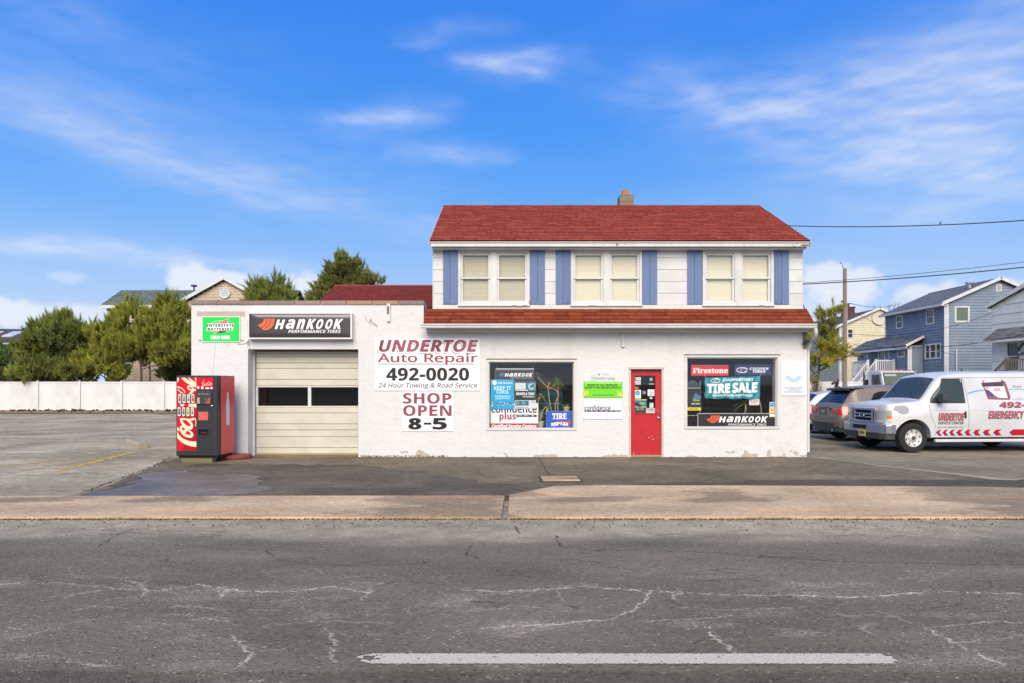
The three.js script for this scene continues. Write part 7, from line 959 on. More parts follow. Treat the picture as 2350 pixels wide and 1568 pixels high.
mat('house_glass', [0.05, 0.06, 0.065], 0.08);
const shingleTex = dataTex(512, 512, (u, v) => { const row = Math.floor(v * 24), x = u * 16 + (row % 2) * 0.5 + PERM[row] * 0.01, c = Math.floor(x), h = PERM[(PERM[c & 255] + row) & 255] / 255, fy = (v * 24) % 1, e = fy < 0.12 ? 0.72 : 1, k = (0.72 + 0.3 * h + 0.14 * (fbm(u * 80, v * 80, 2, 80) - 0.5)) * e; return [k, k, k]; });
const shingleBump = dataTex(256, 256, (u, v) => ((v * 24) % 1) * 0.8 + 0.2 * fbm(u * 60, v * 60, 2, 60), false);
const roofMat = (name, c) => mat(name, c, 0.95, { map: scaled(shingleTex, 0.28, 0.28), bumpMap: scaled(shingleBump, 0.28, 0.28), bumpScale: 0.02 });
const T = (x, y, z) => new THREE.Matrix4().makeTranslation(x, y, z), front = (x, y, z) => T(x, y, z), left = (x, y, z) => new THREE.Matrix4().makeBasis(V(0, 0, 1), V(0, 1, 0), V(-1, 0, 0)).setPosition(x, y, z);   // a wall facing -x: its x runs towards +z
{ // --- blue house: gable to the street, low wing and porch on its left side
  const bh = thing('blue_house', 'slate blue lap sided house with gable end and white trim', 'house', [28, -0.03, -28.7]);
  const bl = mat('blue_siding', [0.225, 0.28, 0.35], 0.65, { map: scaled(mottle, 0.3) }), rf = roofMat('blue_grey_shingle', [0.16, 0.175, 0.205]), dk = mat('wall_core', [0.225, 0.28, 0.35], 0.9), W = 6.8, D = 7.3, E = 7.0, P = 8.47;
  obj('wall', prism([[0.02, 0], [W - 0.02, 0], [W - 0.02, E], [W / 2, P - 0.05], [0.02, E]], -D + 0.02, -0.02), dk, bh);
  const gab = (y) => (y < E ? [0, W] : [(y - E) / (P - E) * W / 2, W - (y - E) / (P - E) * W / 2]);
  const fw = [[2.2 - 1.35, 2.2 - 0.35, 5.1, 6.15]], FZ = front(0, 0, -0.018);
  const wx = (dx) => atD(dx, 0, 45).x - 28, wy = (dy) => atD(0, dy, 45).y;
  const win1 = [wx(0.87 * (2100 + 1100 / 2.613)), wx(0.87 * (2100 + 1180 / 2.613)), wy(0.87 * (650 + 508 / 2.613)), wy(0.87 * (650 + 418 / 2.613))], vent = [wx(0.87 * (2100 + 1378 / 2.613)), wx(0.87 * (2100 + 1408 / 2.613)), wy(0.87 * (650 + 304 / 2.613)), wy(0.87 * (650 + 262 / 2.613))];
  lapWall(bh, 'siding_board', FZ, W, P, 0.185, bl, [[win1[0] - 0.09, win1[1] + 0.09, win1[2] - 0.09, win1[3] + 0.09], [vent[0] - 0.04, vent[1] + 0.04, vent[2] - 0.04, vent[3] + 0.04]], gab);
  houseWindow(bh, FZ, ...win1, { bars: 0, fw: 0.11, glass: mat('green_blind', [0.13, 0.17, 0.12], 0.3) });
  const gv = obj('gable_vent', prism(rect(vent[0] - 0.04, vent[1] + 0.04, vent[2] - 0.04, vent[3] + 0.04), 0, 0.05, [rect(vent[0] + 0.02, vent[1] - 0.02, vent[2] + 0.02, vent[3] - 0.02)]).applyMatrix4(FZ), M.white_trim, bh); for (let k = 0; k < 7; k++) obj('vent_slat', box2(vent[0] + 0.02, vent[1] - 0.02, lerp(vent[2] + 0.04, vent[3] - 0.1, k / 6), lerp(vent[2] + 0.04, vent[3] - 0.1, k / 6) + 0.06, 0, 0.035).applyMatrix4(FZ), M.white_trim, gv);
  // left side: x runs from the back (0) to the street (D)
  const L = left(0.018, 0, -D), lx = (dx) => { const d = 1600 * 28 / (dx - 1174.5); return D - (d - 45); }, ly = (dx, dy) => EYE + (883 - dy) * (1600 * 28 / (dx - 1174.5)) / 1600, zx = (x) => 0.87 * (2100 + x / 2.613), zy = (y) => 0.87 * (650 + y / 2.613);
  const sw = [[693, 730, 555, 478], [900, 944, 525, 437], [890, 992, 763, 676]].map(([a, b, c, d]) => [lx(zx(a)), lx(zx(b)), ly(zx((a + b) / 2), zy(c)), ly(zx((a + b) / 2), zy(d))]);
  lapWall(bh, 'siding_board', L, D, E, 0.185, bl, sw.map(([a, b, c, d]) => [a - 0.09, b + 0.09, c - 0.09, d + 0.09]));
  houseWindow(bh, L, ...sw[0]); houseWindow(bh, L, ...sw[1]); { const [a, b] = sw[2]; houseWindow(bh, L, ...sw[2], { bars: 1, mull: [lerp(a, b, 0.3), lerp(a, b, 0.7)] }); }
  obj('corner_board', [box2(-0.03, 0.14, 0, E, 0.012, 0.05), box2(-0.05, -0.012, 0, E, -0.16, 0.05)], M.white_trim, bh); obj('corner_board', box2(-0.04, -0.01, 0, E, -D, -D + 0.12), M.white_trim, bh);
  obj('downspout', rb(-0.16, -0.07, 0, E - 0.1, 0.03, 0.1, 0.02), M.white_trim, bh);
  const oh = 0.32, rs = (P - E) / (W / 2); // overhang and pitch
  obj('roof', slab(V(-oh, E - rs * oh, 0.25), V(W / 2, P + 0.02, 0.25), V(W / 2, P + 0.02, -D - 0.2), V(-oh, E - rs * oh, -D - 0.2), -0.1), rf, bh); obj('roof', slab(V(W / 2, P + 0.02, 0.25), V(W + oh, E - rs * oh, 0.25), V(W + oh, E - rs * oh, -D - 0.2), V(W / 2, P + 0.02, -D - 0.2), -0.1), rf, bh);
  obj('rake_board', [slab(V(-oh, E - rs * oh - 0.01, 0.22), V(W / 2, P, 0.22), V(W / 2, P, 0.26), V(-oh, E - rs * oh - 0.01, 0.26), 0.2)], M.white_trim, bh); obj('rake_board', [slab(V(W / 2, P, 0.22), V(W + oh, E - rs * oh - 0.01, 0.22), V(W + oh, E - rs * oh - 0.01, 0.26), V(W / 2, P, 0.26), 0.2)], M.white_trim, bh);
  obj('gutter', rb(-oh - 0.12, -oh + 0.01, E - rs * oh - 0.08, E - rs * oh + 0.07, -D - 0.2, 0.27, 0.02), M.white_trim, bh); obj('soffit', box2(-oh, 0, E - rs * oh - 0.05, E - rs * oh - 0.01, -D, 0.2), M.white_trim, bh);
  obj('roof_vent', [cyl(0.09, 0.09, 0.45, 0, 0, 0), rb(-0.24, 0.24, 0.2, 0.34, -0.2, 0.2, 0.03)], M.steel, bh, [W * 0.36, P - 0.25, -1.4]); obj('ridge_cap', box2(W / 2 - 0.07, W / 2 + 0.07, P + 0.08, P + 0.14, -D - 0.2, 0.26), rf, bh);
  // low side wing
  const wN = -2.5, wF = -9.7, wX = -0.92, eY = 4.42, tY = 4.95;
  obj('wing_wall', box2(wX + 0.02, -0.03, 0, eY, wF, wN - 0.02), dk, bh);
  lapWall(bh, 'siding_board', front(wX, 0, wN - 0.018), -wX - 0.03, eY, 0.185, bl);
  const WL = left(wX + 0.018, 0, wF), wl = (dx) => { const X = 27.08, d = 1600 * X / (dx - 1174.5); return (DIST - d) - (-28.7 + wF); }, wh = (dx, dy) => EYE + (883 - dy) * (1600 * 27.08 / (dx - 1174.5)) / 1600;
  const wins = [[440, 490, 785, 730], [570, 636, 775, 705], [703, 742, 752, 708]].map(([a, b, c, d]) => [wl(zx(a)), wl(zx(b)), wh(zx((a + b) / 2), zy(c)), wh(zx((a + b) / 2), zy(d))]);
  lapWall(bh, 'siding_board', WL, wN - wF, eY, 0.185, bl, wins.map(([a, b, c, d]) => [a - 0.09, b + 0.09, c - 0.09, d + 0.09]));
  wins.forEach((w, i) => houseWindow(bh, WL, ...w, { bars: i === 0 ? 1 : 0, mull: i === 1 ? [lerp(w[0], w[1], 0.6)] : [] }));
  obj('wing_door', box2(wl(zx(515)), wl(zx(553)), 2.0, 4.2, 0.026, 0.05).applyMatrix4(WL), mat('dark_blue_door', [0.06, 0.075, 0.11], 0.5), bh);
  obj('wing_roof', slab(V(wX - 0.35, eY - 0.1, wN + 0.25), V(-0.03, tY, wN + 0.25), V(-0.03, tY + 0.25, -D), V(wX - 0.35, eY - 0.1, wF - 0.3), -0.09), rf, bh); obj('wing_roof', slab(V(-0.03, tY + 0.25, -D - 0.01), V(-0.03, tY + 0.1, wF - 0.3), V(wX - 0.35, eY - 0.1, wF - 0.31), V(wX - 0.3, eY - 0.1, wF - 0.3), -0.09), rf, bh);
  obj('wing_fascia', [box2(wX - 0.38, wX - 0.33, eY - 0.27, eY - 0.11, wF - 0.3, wN + 0.27), slab(V(wX - 0.36, eY - 0.12, wN + 0.24), V(-0.04, tY - 0.02, wN + 0.24), V(-0.04, tY - 0.02, wN + 0.28), V(wX - 0.36, eY - 0.12, wN + 0.28), 0.16)], M.white_trim, bh);
  obj('wing_corner_board', box2(wX - 0.04, wX + 0.12, 0, eY - 0.1, wN + 0.004, wN + 0.04), M.white_trim, bh); obj('wing_downspout', rb(wX - 0.2, wX - 0.1, 0.2, eY - 0.2, wN + 0.05, wN + 0.14, 0.03), M.white_trim, bh);
  // electric meter, mast and service sign
  obj('meter_box', rb(0.95, 1.35, 2.35, 2.75, 0.03, 0.2, 0.02), mat('meter_grey', [0.3, 0.3, 0.29], 0.5), bh); obj('meter_mast', rod(V(0.62, 0, 0.08), V(0.62, 4.0, 0.08), 0.045), M.white_trim, bh);
}
{ // --- porch with white railing and stair beside the blue house
  const p = thing('porch_stair', 'white porch landing with railing and stair beside blue house', 'porch', [26.95, -0.03, -36.2]), w = M.white_trim, H = 2.4;
  obj('deck', box2(-1.35, 0, H - 0.15, H, 0, 3.4), w, p); obj('deck_skirt', [box2(-1.3, -1.26, 0, H - 0.16, 0.02, 3.36), box2(-1.3, -0.02, 0, H - 0.16, 3.33, 3.37)], mat('skirt_lilac', [0.62, 0.62, 0.66], 0.7), p);
  const post = (x, z) => obj('railing_post', rb(x - 0.07, x + 0.07, H, H + 1.12, z - 0.07, z + 0.07, 0.01), w, p); post(-1.3, 0.05); post(-1.3, 2.2); post(-0.05, 3.33); post(-1.3, 3.33);
  obj('handrail', [box2(-1.23, -0.12, H + 0.98, H + 1.06, 3.29, 3.37), box2(-1.34, -1.26, H + 0.98, H + 1.06, 0.12, 2.13)], w, p); obj('bottom_rail', [box2(-1.23, -0.12, H + 0.1, H + 0.16, 3.3, 3.36)], w, p);
  for (let k = 0; k < 8; k++) obj('baluster', box2(-1.15 + k * 0.135, -1.1 + k * 0.135, H + 0.161, H + 0.979, 3.31, 3.35), w, p);
  for (let k = 0; k < 14; k++) obj('baluster', box2(-1.32, -1.28, H, H + 0.979, 0.2 + k * 0.14, 0.24 + k * 0.14), w, p);
  for (let k = 0; k < 12; k++) { const y = H - (k + 1) * 0.19; obj('step', box2(-1.36 - (k + 1) * 0.15, -1.36 - k * 0.15, y - 0.04, y, 2.32, 3.3), w, p); obj('riser', box2(-1.375 - k * 0.15, -1.361 - k * 0.15, y, y + 0.15, 2.32, 3.3), w, p); }
  for (const z of [2.28, 3.34]) { obj('stringer', prism([[-1.36, H - 0.4], [-1.36, H], [-3.2, 0.1], [-3.2, 0], [-2.9, 0]], z - 0.02, z + 0.02), w, p); obj('stair_handrail', slab(V(-3.2, 1.0, z + 0.04), V(-1.3, H + 0.98, z + 0.04), V(-1.3, H + 0.98, z - 0.04), V(-3.2, 1.0, z - 0.04), -0.08), w, p); for (let k = 0; k < 13; k++) { const x = -1.45 - k * 0.135, y = H - (k * 0.135 + 0.1) * 1.25; obj('stair_baluster', box2(x - 0.02, x + 0.02, y - 0.05, y + 0.98, z - 0.02, z + 0.02), w, p); } obj('newel_post', rb(-3.26, -3.14, 0, 1.15, z - 0.06, z + 0.06, 0.01), w, p); }
}
{ // --- cream house further back
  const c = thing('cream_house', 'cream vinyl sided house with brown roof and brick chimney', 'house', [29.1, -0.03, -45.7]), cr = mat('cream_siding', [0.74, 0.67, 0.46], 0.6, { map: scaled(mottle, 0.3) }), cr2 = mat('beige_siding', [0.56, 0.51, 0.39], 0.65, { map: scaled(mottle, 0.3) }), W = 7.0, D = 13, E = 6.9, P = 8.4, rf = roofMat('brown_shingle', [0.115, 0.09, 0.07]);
  obj('wall', prism([[0.02, 0], [W - 0.02, 0], [W - 0.02, E], [W / 2, P - 0.05], [0.02, E]], -D + 0.02, -0.02), mat('cream_core', [0.74, 0.67, 0.46], 0.9), c);
  const FZ = front(0, 0, -0.018), base = 2.0, sx = (x) => atD(0.87 * (2120 + x / 5.227), 0, 62).x - 29.1, sy = (y) => atD(0, 0.87 * (680 + y / 5.227), 62).y;
  const wn = [sx(606), sx(664), sy(1092), sy(985)];
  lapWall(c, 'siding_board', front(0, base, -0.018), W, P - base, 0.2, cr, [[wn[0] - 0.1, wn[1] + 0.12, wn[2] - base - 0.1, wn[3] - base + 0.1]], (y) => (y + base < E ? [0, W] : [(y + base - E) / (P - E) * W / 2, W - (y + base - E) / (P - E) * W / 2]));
  houseWindow(c, FZ, ...wn, { glass: M.black_metal }); obj('round_vent', [new THREE.CylinderGeometry(0.62, 0.62, 0.06, 28).rotateX(Math.PI / 2).translate(W / 2, 7.65, 0.03), new THREE.TorusGeometry(0.6, 0.05, 6, 28).translate(W / 2, 7.65, 0.07)], mat('vent_cream', [0.62, 0.56, 0.42], 0.6), c);
  const L = left(0.018, 0, -D), lx = (x) => { const d = 1600 * 29.1 / (0.87 * (2120 + x / 5.227) - 1174.5); return D - (d - 62); }, ly = (x, y) => EYE + (883 - 0.87 * (680 + y / 5.227)) * (1600 * 29.1 / (0.87 * (2120 + x / 5.227) - 1174.5)) / 1600;
  const ws = [[308, 368, 1440, 1315], [184, 225, 1445, 1325], [300, 352, 1080, 1000]].map(([a, b, e, f]) => [lx(a), lx(b), ly((a + b) / 2, e), ly((a + b) / 2, f)]).filter(([a]) => a > 0.2);
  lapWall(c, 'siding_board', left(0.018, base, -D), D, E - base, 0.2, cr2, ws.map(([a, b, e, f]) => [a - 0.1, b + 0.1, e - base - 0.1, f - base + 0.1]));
  const shut = mat('grey_shutter', [0.16, 0.18, 0.19], 0.7); ws.forEach((w) => { houseWindow(c, L, ...w); for (const [a, b] of [[w[0] - 0.6, w[0] - 0.1], [w[1] + 0.1, w[1] + 0.6]]) obj('shutter', box2(a, b, w[2] - 0.05, w[3] + 0.05, 0.024, 0.06).applyMatrix4(L), shut, c); });
  obj('foundation', [box2(-0.02, 0.0, 0, base - 0.02, -D, 0.02), box2(0, W, 0, base - 0.02, 0.0, 0.03)], mat('foundation_tan', [0.30, 0.25, 0.20], 0.9, { map: scaled(mottle, 0.5) }), c); obj('corner_board', [box2(-0.03, 0.14, base, E, 0.01, 0.05), box2(-0.05, -0.012, base, E, -0.15, 0.05)], M.white_trim, c); obj('downspout', rb(0.2, 0.3, 0, E, 0.04, 0.12, 0.02), M.white_trim, c);
  const oh = 0.35, s = (P - E) / (W / 2); obj('roof', slab(V(-oh, E - s * oh, 0.25), V(W / 2, P + 0.02, 0.25), V(W / 2, P + 0.02, -D - 0.2), V(-oh, E - s * oh, -D - 0.2), -0.1), rf, c); obj('roof', slab(V(W / 2, P + 0.02, 0.25), V(W + oh, E - s * oh, 0.25), V(W + oh, E - s * oh, -D - 0.2), V(W / 2, P + 0.02, -D - 0.2), -0.1), rf, c);
  obj('rake_board', slab(V(-oh, E - s * oh, 0.22), V(W / 2, P, 0.22), V(W / 2, P, 0.26), V(-oh, E - s * oh, 0.26), 0.2), M.white_trim, c); obj('rake_board', slab(V(W / 2, P, 0.22), V(W + oh, E - s * oh, 0.22), V(W + oh, E - s * oh, 0.26), V(W / 2, P, 0.26), 0.2), M.white_trim, c); obj('gutter', rb(-oh - 0.12, -oh + 0.01, E - s * oh - 0.08, E - s * oh + 0.08, -D - 0.2, 0.27, 0.02), M.white_trim, c);
  const bm = mat('brick_red', [0.17, 0.05, 0.04], 0.9, { map: scaled(mottle, 1) }), mort = mat('brick_mortar', [0.2, 0.13, 0.11], 0.95), ch = obj('chimney', box2(3.62, 4.6, 6.6, 9.28, -7.4, -6.6), mort, c); for (let k = 0; k < 16; k++) for (let b = 0; b < 4; b++) { const x0 = 3.6 + b * 0.255 - (k % 2 ? 0.0 : 0.0); obj('brick', box2(x0 + (k % 2 ? 0.004 : 0.01), Math.min(4.62, x0 + 0.245), 7.9 + k * 0.086, 7.9 + k * 0.086 + 0.072, -6.62, -6.58), bm, ch); } obj('chimney_cap', [rb(3.54, 4.68, 9.282, 9.4, -7.45, -6.52, 0.02), cyl(0.16, 0.16, 0.3, 4.1, 9.55, -7), cyl(0.3, 0.3, 0.06, 4.1, 9.73, -7)], M.dark_metal, ch);
  obj('garage_door', [rb(1.4, 3.4, 0, 1.85, 0.035, 0.06, 0.01)], M.white_trim, c);
}
{ // --- pale grey house at the right edge, with a deck
  const g = thing('grey_house', 'pale grey sided house with shingled awning and wooden deck', 'house', [26.15, -0.03, -21.7], -1.42), sd = mat('grey_siding', [0.76, 0.76, 0.72], 0.7, { map: scaled(mottle, 0.3) }), W = 7.4, D = 8, E = 5.95, P = 7.25, rf = roofMat('grey_shingle', [0.15, 0.145, 0.14]);
  obj('wall', prism([[0.02, 0], [W - 0.02, 0], [W - 0.02, E], [W / 2, P - 0.05], [0.02, E]], -D + 0.02, -0.02), mat('grey_core', [0.76, 0.76, 0.72], 0.9), g);
  const dw = [1.0, 1.68, 2.5, 3.92]; lapWall(g, 'siding_board', front(0, 0, -0.018), W, P, 0.5, sd, [[dw[0] - 0.1, dw[1] + 0.1, dw[2] - 0.1, dw[3] + 0.1]], (y) => (y < E ? [0, W] : [(y - E) / (P - E) * W / 2, W - (y - E) / (P - E) * W / 2])); 
  houseWindow(g, front(0, 0, -0.018), ...dw, { bars: 1, fw: 0.11 });
  const oh = 0.2, s = (P - E) / (W / 2); obj('roof', slab(V(-oh, E - s * oh, 0.2), V(W / 2, P, 0.2), V(W / 2, P, -D), V(-oh, E - s * oh, -D), -0.1), rf, g); obj('roof', slab(V(W / 2, P, 0.2), V(W + oh, E - s * oh, 0.2), V(W + oh, E - s * oh, -D), V(W / 2, P, -D), -0.1), rf, g); obj('rake_board', slab(V(-oh, E - s * oh, 0.17), V(W / 2, P, 0.17), V(W / 2, P, 0.22), V(-oh, E - s * oh, 0.22), 0.2), M.white_trim, g); obj('soffit', box2(-oh, 0, E - s * oh - 0.2, E - s * oh - 0.14, -0.2, 0.2), M.white_trim, g);
  // awning with visible shingle tabs
  const aw = obj('awning', slab(V(0.0, 4.10, 0.6), V(4.6, 4.10, 0.6), V(4.6, 4.72, 0.02), V(0.35, 4.72, 0.02), 0.08), rf, g); obj('awning_fascia', box2(-0.02, 4.6, 3.97, 4.09, 0.53, 0.61), M.white_trim, aw);
  const ag = [0.13, 0.16, 0.19].map((k) => mat('tab_grey_' + k * 100, [k, k * 0.97, k * 0.93], 0.95, { bumpMap: fineBump, bumpScale: 0.003 })), rr = rng(2); for (let r = 0; r < 6; r++) for (let k = 0; k < 15; k++) { const t = r / 6, x = lerp(0.02, 0.34, t) + (k + (r % 2) * 0.5) * 0.29; if (x > 4.3) continue; const y = lerp(4.09, 4.72, t), z = lerp(0.59, 0.02, t); obj('awning_shingle', slab(V(x, y + 0.012, z + 0.012), V(x + 0.28, y + 0.012, z + 0.012), V(x + 0.28, y + 0.12, z - 0.1), V(x, y + 0.12, z - 0.1), 0.012), ag[Math.floor(rr() * 3)], aw); }
  // deck and weathered railing
  const wd = mat('deck_wood', [0.24, 0.19, 0.13], 0.9, { map: scaled(mottle, 0.8, 3) }); obj('deck_floor', box2(1.9, 6.5, 2.05, 2.15, 0.05, 1.0), wd, g); for (const x of [1.97, 3.6, 5.2]) obj('deck_post', box2(x - 0.07, x + 0.07, 0, 3.1, 0.9, 1.03), wd, g); obj('deck_rail', [box2(2.05, 6.5, 2.96, 3.04, 0.92, 1.0), box2(2.05, 6.5, 2.24, 2.3, 0.94, 0.98)], wd, g);
  for (let k = 0; k < 30; k++) obj('deck_baluster', box2(2.1 + k * 0.135, 2.14 + k * 0.135, 2.2, 2.99, 1.001, 1.03), wd, g);
  obj('stair_rail', [slab(V(0.4, 1.75, 1.0), V(1.92, 2.98, 1.0), V(1.92, 2.98, 0.92), V(0.4, 1.75, 0.92), -0.08), slab(V(0.4, 1.0, 1.0), V(1.92, 2.25, 1.0), V(1.92, 2.25, 0.92), V(0.4, 1.0, 0.92), -0.06)], wd, g); for (let k = 0; k < 11; k++) { const x = 0.45 + k * 0.135, y = 1.8 + k * 0.109; obj('stair_baluster', box2(x, x + 0.04, y - 0.7, y + 0.02, 1.001, 1.03), wd, g); }
  // leaping dolphins fixed to the wall
  const dol = (x, y, s, rot) => { const o = thing('wall_dolphin', s > 0.8 ? 'larger dark leaping dolphin ornament on pale grey wall' : 'smaller dark leaping dolphin ornament on pale grey wall', 'ornament', [26.15 + Math.cos(-1.42) * x - 0.06, y, -21.7 - Math.sin(-1.42) * x], -1.42); const pts = [[-0.5, -0.22], [-0.3, 0.02], [0, 0.1], [0.3, 0.0], [0.48, -0.2]]; const body = tube(pts.map(([a, b]) => V(a * s, b * s, 0.02)), 0.05 * s, 20, 8); obj('body', [body, new THREE.SphereGeometry(0.085 * s, 12, 8).scale(1.7, 0.9, 0.6).rotateZ(-0.25).translate(0.1 * s, 0.07 * s, 0.02), new THREE.ConeGeometry(0.035 * s, 0.16 * s, 6).rotateZ(-2.3).translate(0.52 * s, -0.26 * s, 0.02)], mat('dolphin_dark', [0.06, 0.06, 0.07], 0.4), o); obj('fin', new THREE.ConeGeometry(0.06 * s, 0.16 * s, 4).rotateZ(0.6).translate(-0.05 * s, 0.2 * s, 0.02), M.dolphin_dark, o); obj('tail', [new THREE.ConeGeometry(0.06 * s, 0.2 * s, 4).rotateZ(1.2).translate(-0.56 * s, -0.2 * s, 0.02), new THREE.ConeGeometry(0.06 * s, 0.18 * s, 4).rotateZ(2.8).translate(-0.5 * s, -0.33 * s, 0.02)], M.dolphin_dark, o); }; dol(2.2, 3.75, 0.9); dol(2.0, 3.25, 0.65);
}
{ // --- tan house with green roof, behind the pines on the left
  const h = thing('tan_house', 'tan lap sided house with green shingle roof behind the pines', 'house', [-31.7, -0.03, -37.9]), sd = mat('tan_siding', [0.60, 0.48, 0.35], 0.7, { map: scaled(mottle, 0.3) }), rf = roofMat('green_shingle', [0.15, 0.185, 0.155]), W = 14.5, E = 7.9, P = 9.4, D = 5.2;
  obj('wall', box2(0.3, W, 0, E, -D + 0.1, -0.02), mat('tan_core', [0.60, 0.48, 0.35], 0.9), h);
  const wn = [[2.3, 3.2, 5.6, 7.1], [3.5, 4.4, 5.6, 7.1], [3.0, 4.0, 2.6, 4.2]].map((w, i) => (i ? w : [2.7, 3.3, 5.7, 7.0])); const ws = [[3.75, 4.55, 5.5, 7.0], [1.0, 1.8, 2.6, 4.2], [6.0, 7.0, 2.6, 4.2]];
  lapWall(h, 'siding_board', front(0.3, 0, -0.018), W - 0.3, E, 0.21, sd, ws.map(([a, b, c, d]) => [a - 0.1, b + 0.1, c - 0.1, d + 0.1])); ws.forEach((w) => houseWindow(h, front(0.3, 0, -0.018), ...w));
  obj('corner_board', box2(0.22, 0.38, 0, E, 0.006, 0.04), M.white_trim, h); obj('eave_fascia', rb(-0.05, W, E - 0.28, E - 0.02, 0.3, 0.42, 0.02), M.white_trim, h); obj('soffit', box2(0, W, E - 0.24, E - 0.2, 0.0, 0.3), M.white_trim, h); obj('roof', slab(V(-0.05, E - 0.03, 0.42), V(W, E - 0.03, 0.42), V(W, P, -2.45), V(-0.05, P, -2.45), 0.1), rf, h); obj('roof', slab(V(W, E, -D - 0.4), V(-0.05, E, -D - 0.4), V(-0.05, P, -2.45), V(W, P, -2.45), 0.1), rf, h); obj('rake_board', slab(V(-0.09, E - 0.05, 0.42), V(-0.06, E - 0.05, 0.42), V(-0.06, P - 0.02, -2.45), V(-0.09, P - 0.02, -2.45), 0.16), M.white_trim, h); obj('vent_pipe', [cyl(0.06, 0.06, 0.5, 5.9, P + 0.1, -2.4), rb(5.72, 6.08, P + 0.28, P + 0.42, -2.6, -2.2, 0.02)], M.dark_metal, h);
  // gabled wing standing forward
  const gx = 9.8, gw = 3.25, ge = 7.95, gp = 9.72; obj('wing_wall', prism([[gx - gw + 0.4, 0], [gx + gw - 0.4, 0], [gx + gw - 0.4, ge], [gx, gp - 0.25], [gx - gw + 0.4, ge]], -2, 0.98), M.tan_core, h);
  lapWall(h, 'siding_board', front(gx, 0, 0.985), 0, gp - 0.15, 0.21, sd, [], (y) => (y < ge ? [-gw + 0.35, gw - 0.35] : [-(gp - y) / (gp - ge) * (gw - 0.2), (gp - y) / (gp - ge) * (gw - 0.2)])); obj('round_vent', [new THREE.CylinderGeometry(0.42, 0.42, 0.06, 28).rotateX(Math.PI / 2).translate(gx, 8.72, 1.05), new THREE.TorusGeometry(0.41, 0.04, 6, 28).translate(gx, 8.72, 1.09)], M.white_trim, h); for (let k = 0; k < 4; k++) obj('vent_slat', bx(0.55 - Math.abs(k - 1.5) * 0.06, 0.03, 0.03, gx, 8.52 + k * 0.13, 1.095), M.steel, h);
  obj('wing_roof', slab(V(gx - gw, ge - 0.02, 1.3), V(gx, gp, 1.3), V(gx, gp, -2.4), V(gx - gw, ge - 0.02, -2.4), -0.1), rf, h); obj('wing_roof', slab(V(gx, gp, 1.3), V(gx + gw, ge - 0.02, 1.3), V(gx + gw, ge - 0.02, -2.4), V(gx, gp, -2.4), -0.1), rf, h); obj('wing_rake', slab(V(gx - gw - 0.02, ge - 0.03, 1.28), V(gx, gp - 0.01, 1.28), V(gx, gp - 0.01, 1.33), V(gx - gw - 0.02, ge - 0.03, 1.33), 0.24), M.white_trim, h); obj('wing_rake', slab(V(gx, gp - 0.01, 1.28), V(gx + gw + 0.02, ge - 0.03, 1.28), V(gx + gw + 0.02, ge - 0.03, 1.33), V(gx, gp - 0.01, 1.33), 0.24), M.white_trim, h);
}
{ // --- far brown-roofed house at the left
  const h = thing('brown_roof_house', 'beige house with brown hipped roof and two skylights', 'house', [-52, -0.03, -43.7]), sd = mat('sand_siding', [0.46, 0.38, 0.29], 0.7, { map: scaled(mottle, 0.2) }), rf = roofMat('dark_brown_shingle', [0.10, 0.075, 0.06]), W = 10.1, E = 5.4;
  obj('wall', box2(0, W, 0, E, -8, -0.02), sd, h); const ws = [[7.6, 8.4, 3.6, 4.9], [9.0, 9.6, 3.0, 4.9], [6.2, 7.0, 3.6, 4.9], [9.1, 9.7, 1.2, 2.2]]; lapWall(h, 'siding_board', front(0, 0, -0.018), W, E, 0.25, sd, ws.map(([a, b, c, d]) => [a - 0.1, b + 0.1, c - 0.1, d + 0.1])); ws.forEach((w) => houseWindow(h, front(0, 0, -0.018), ...w));
  obj('roof', slab(V(-0.4, E, 0.5), V(W + 0.5, E, 0.5), V(W - 2.4, 6.78, -3.5), V(-0.4, 6.9, -3.5), 0.1), rf, h); obj('roof', slab(V(W + 0.5, E, 0.5), V(W + 0.5, E, -8.3), V(W - 2.4, 6.78, -3.6), V(W - 2.4, 6.78, -3.5), 0.1), rf, h); obj('fascia', box2(-0.4, W + 0.5, E - 0.22, E - 0.105, 0.44, 0.54), M.white_trim, h);
  for (const x of [5.6, 7.4]) { const f = (x0, x1, t0, t1, o) => slab(V(x0, lerp(E, 6.8, t0) + o, lerp(0.5, -3.5, t0)), V(x1, lerp(E, 6.8, t0) + o, lerp(0.5, -3.5, t0)), V(x1, lerp(E, 6.8, t1) + o, lerp(0.5, -3.5, t1)), V(x0, lerp(E, 6.8, t1) + o, lerp(0.5, -3.5, t1)), 0.12); const s = obj('skylight', f(x, x + 1.0, 0.35, 0.72, 0.1), M.white_trim, h); obj('skylight_pane', f(x + 0.12, x + 0.88, 0.4, 0.67, 0.115), mat('skylight_glass', [0.5, 0.55, 0.6], 0.1), s); }
}
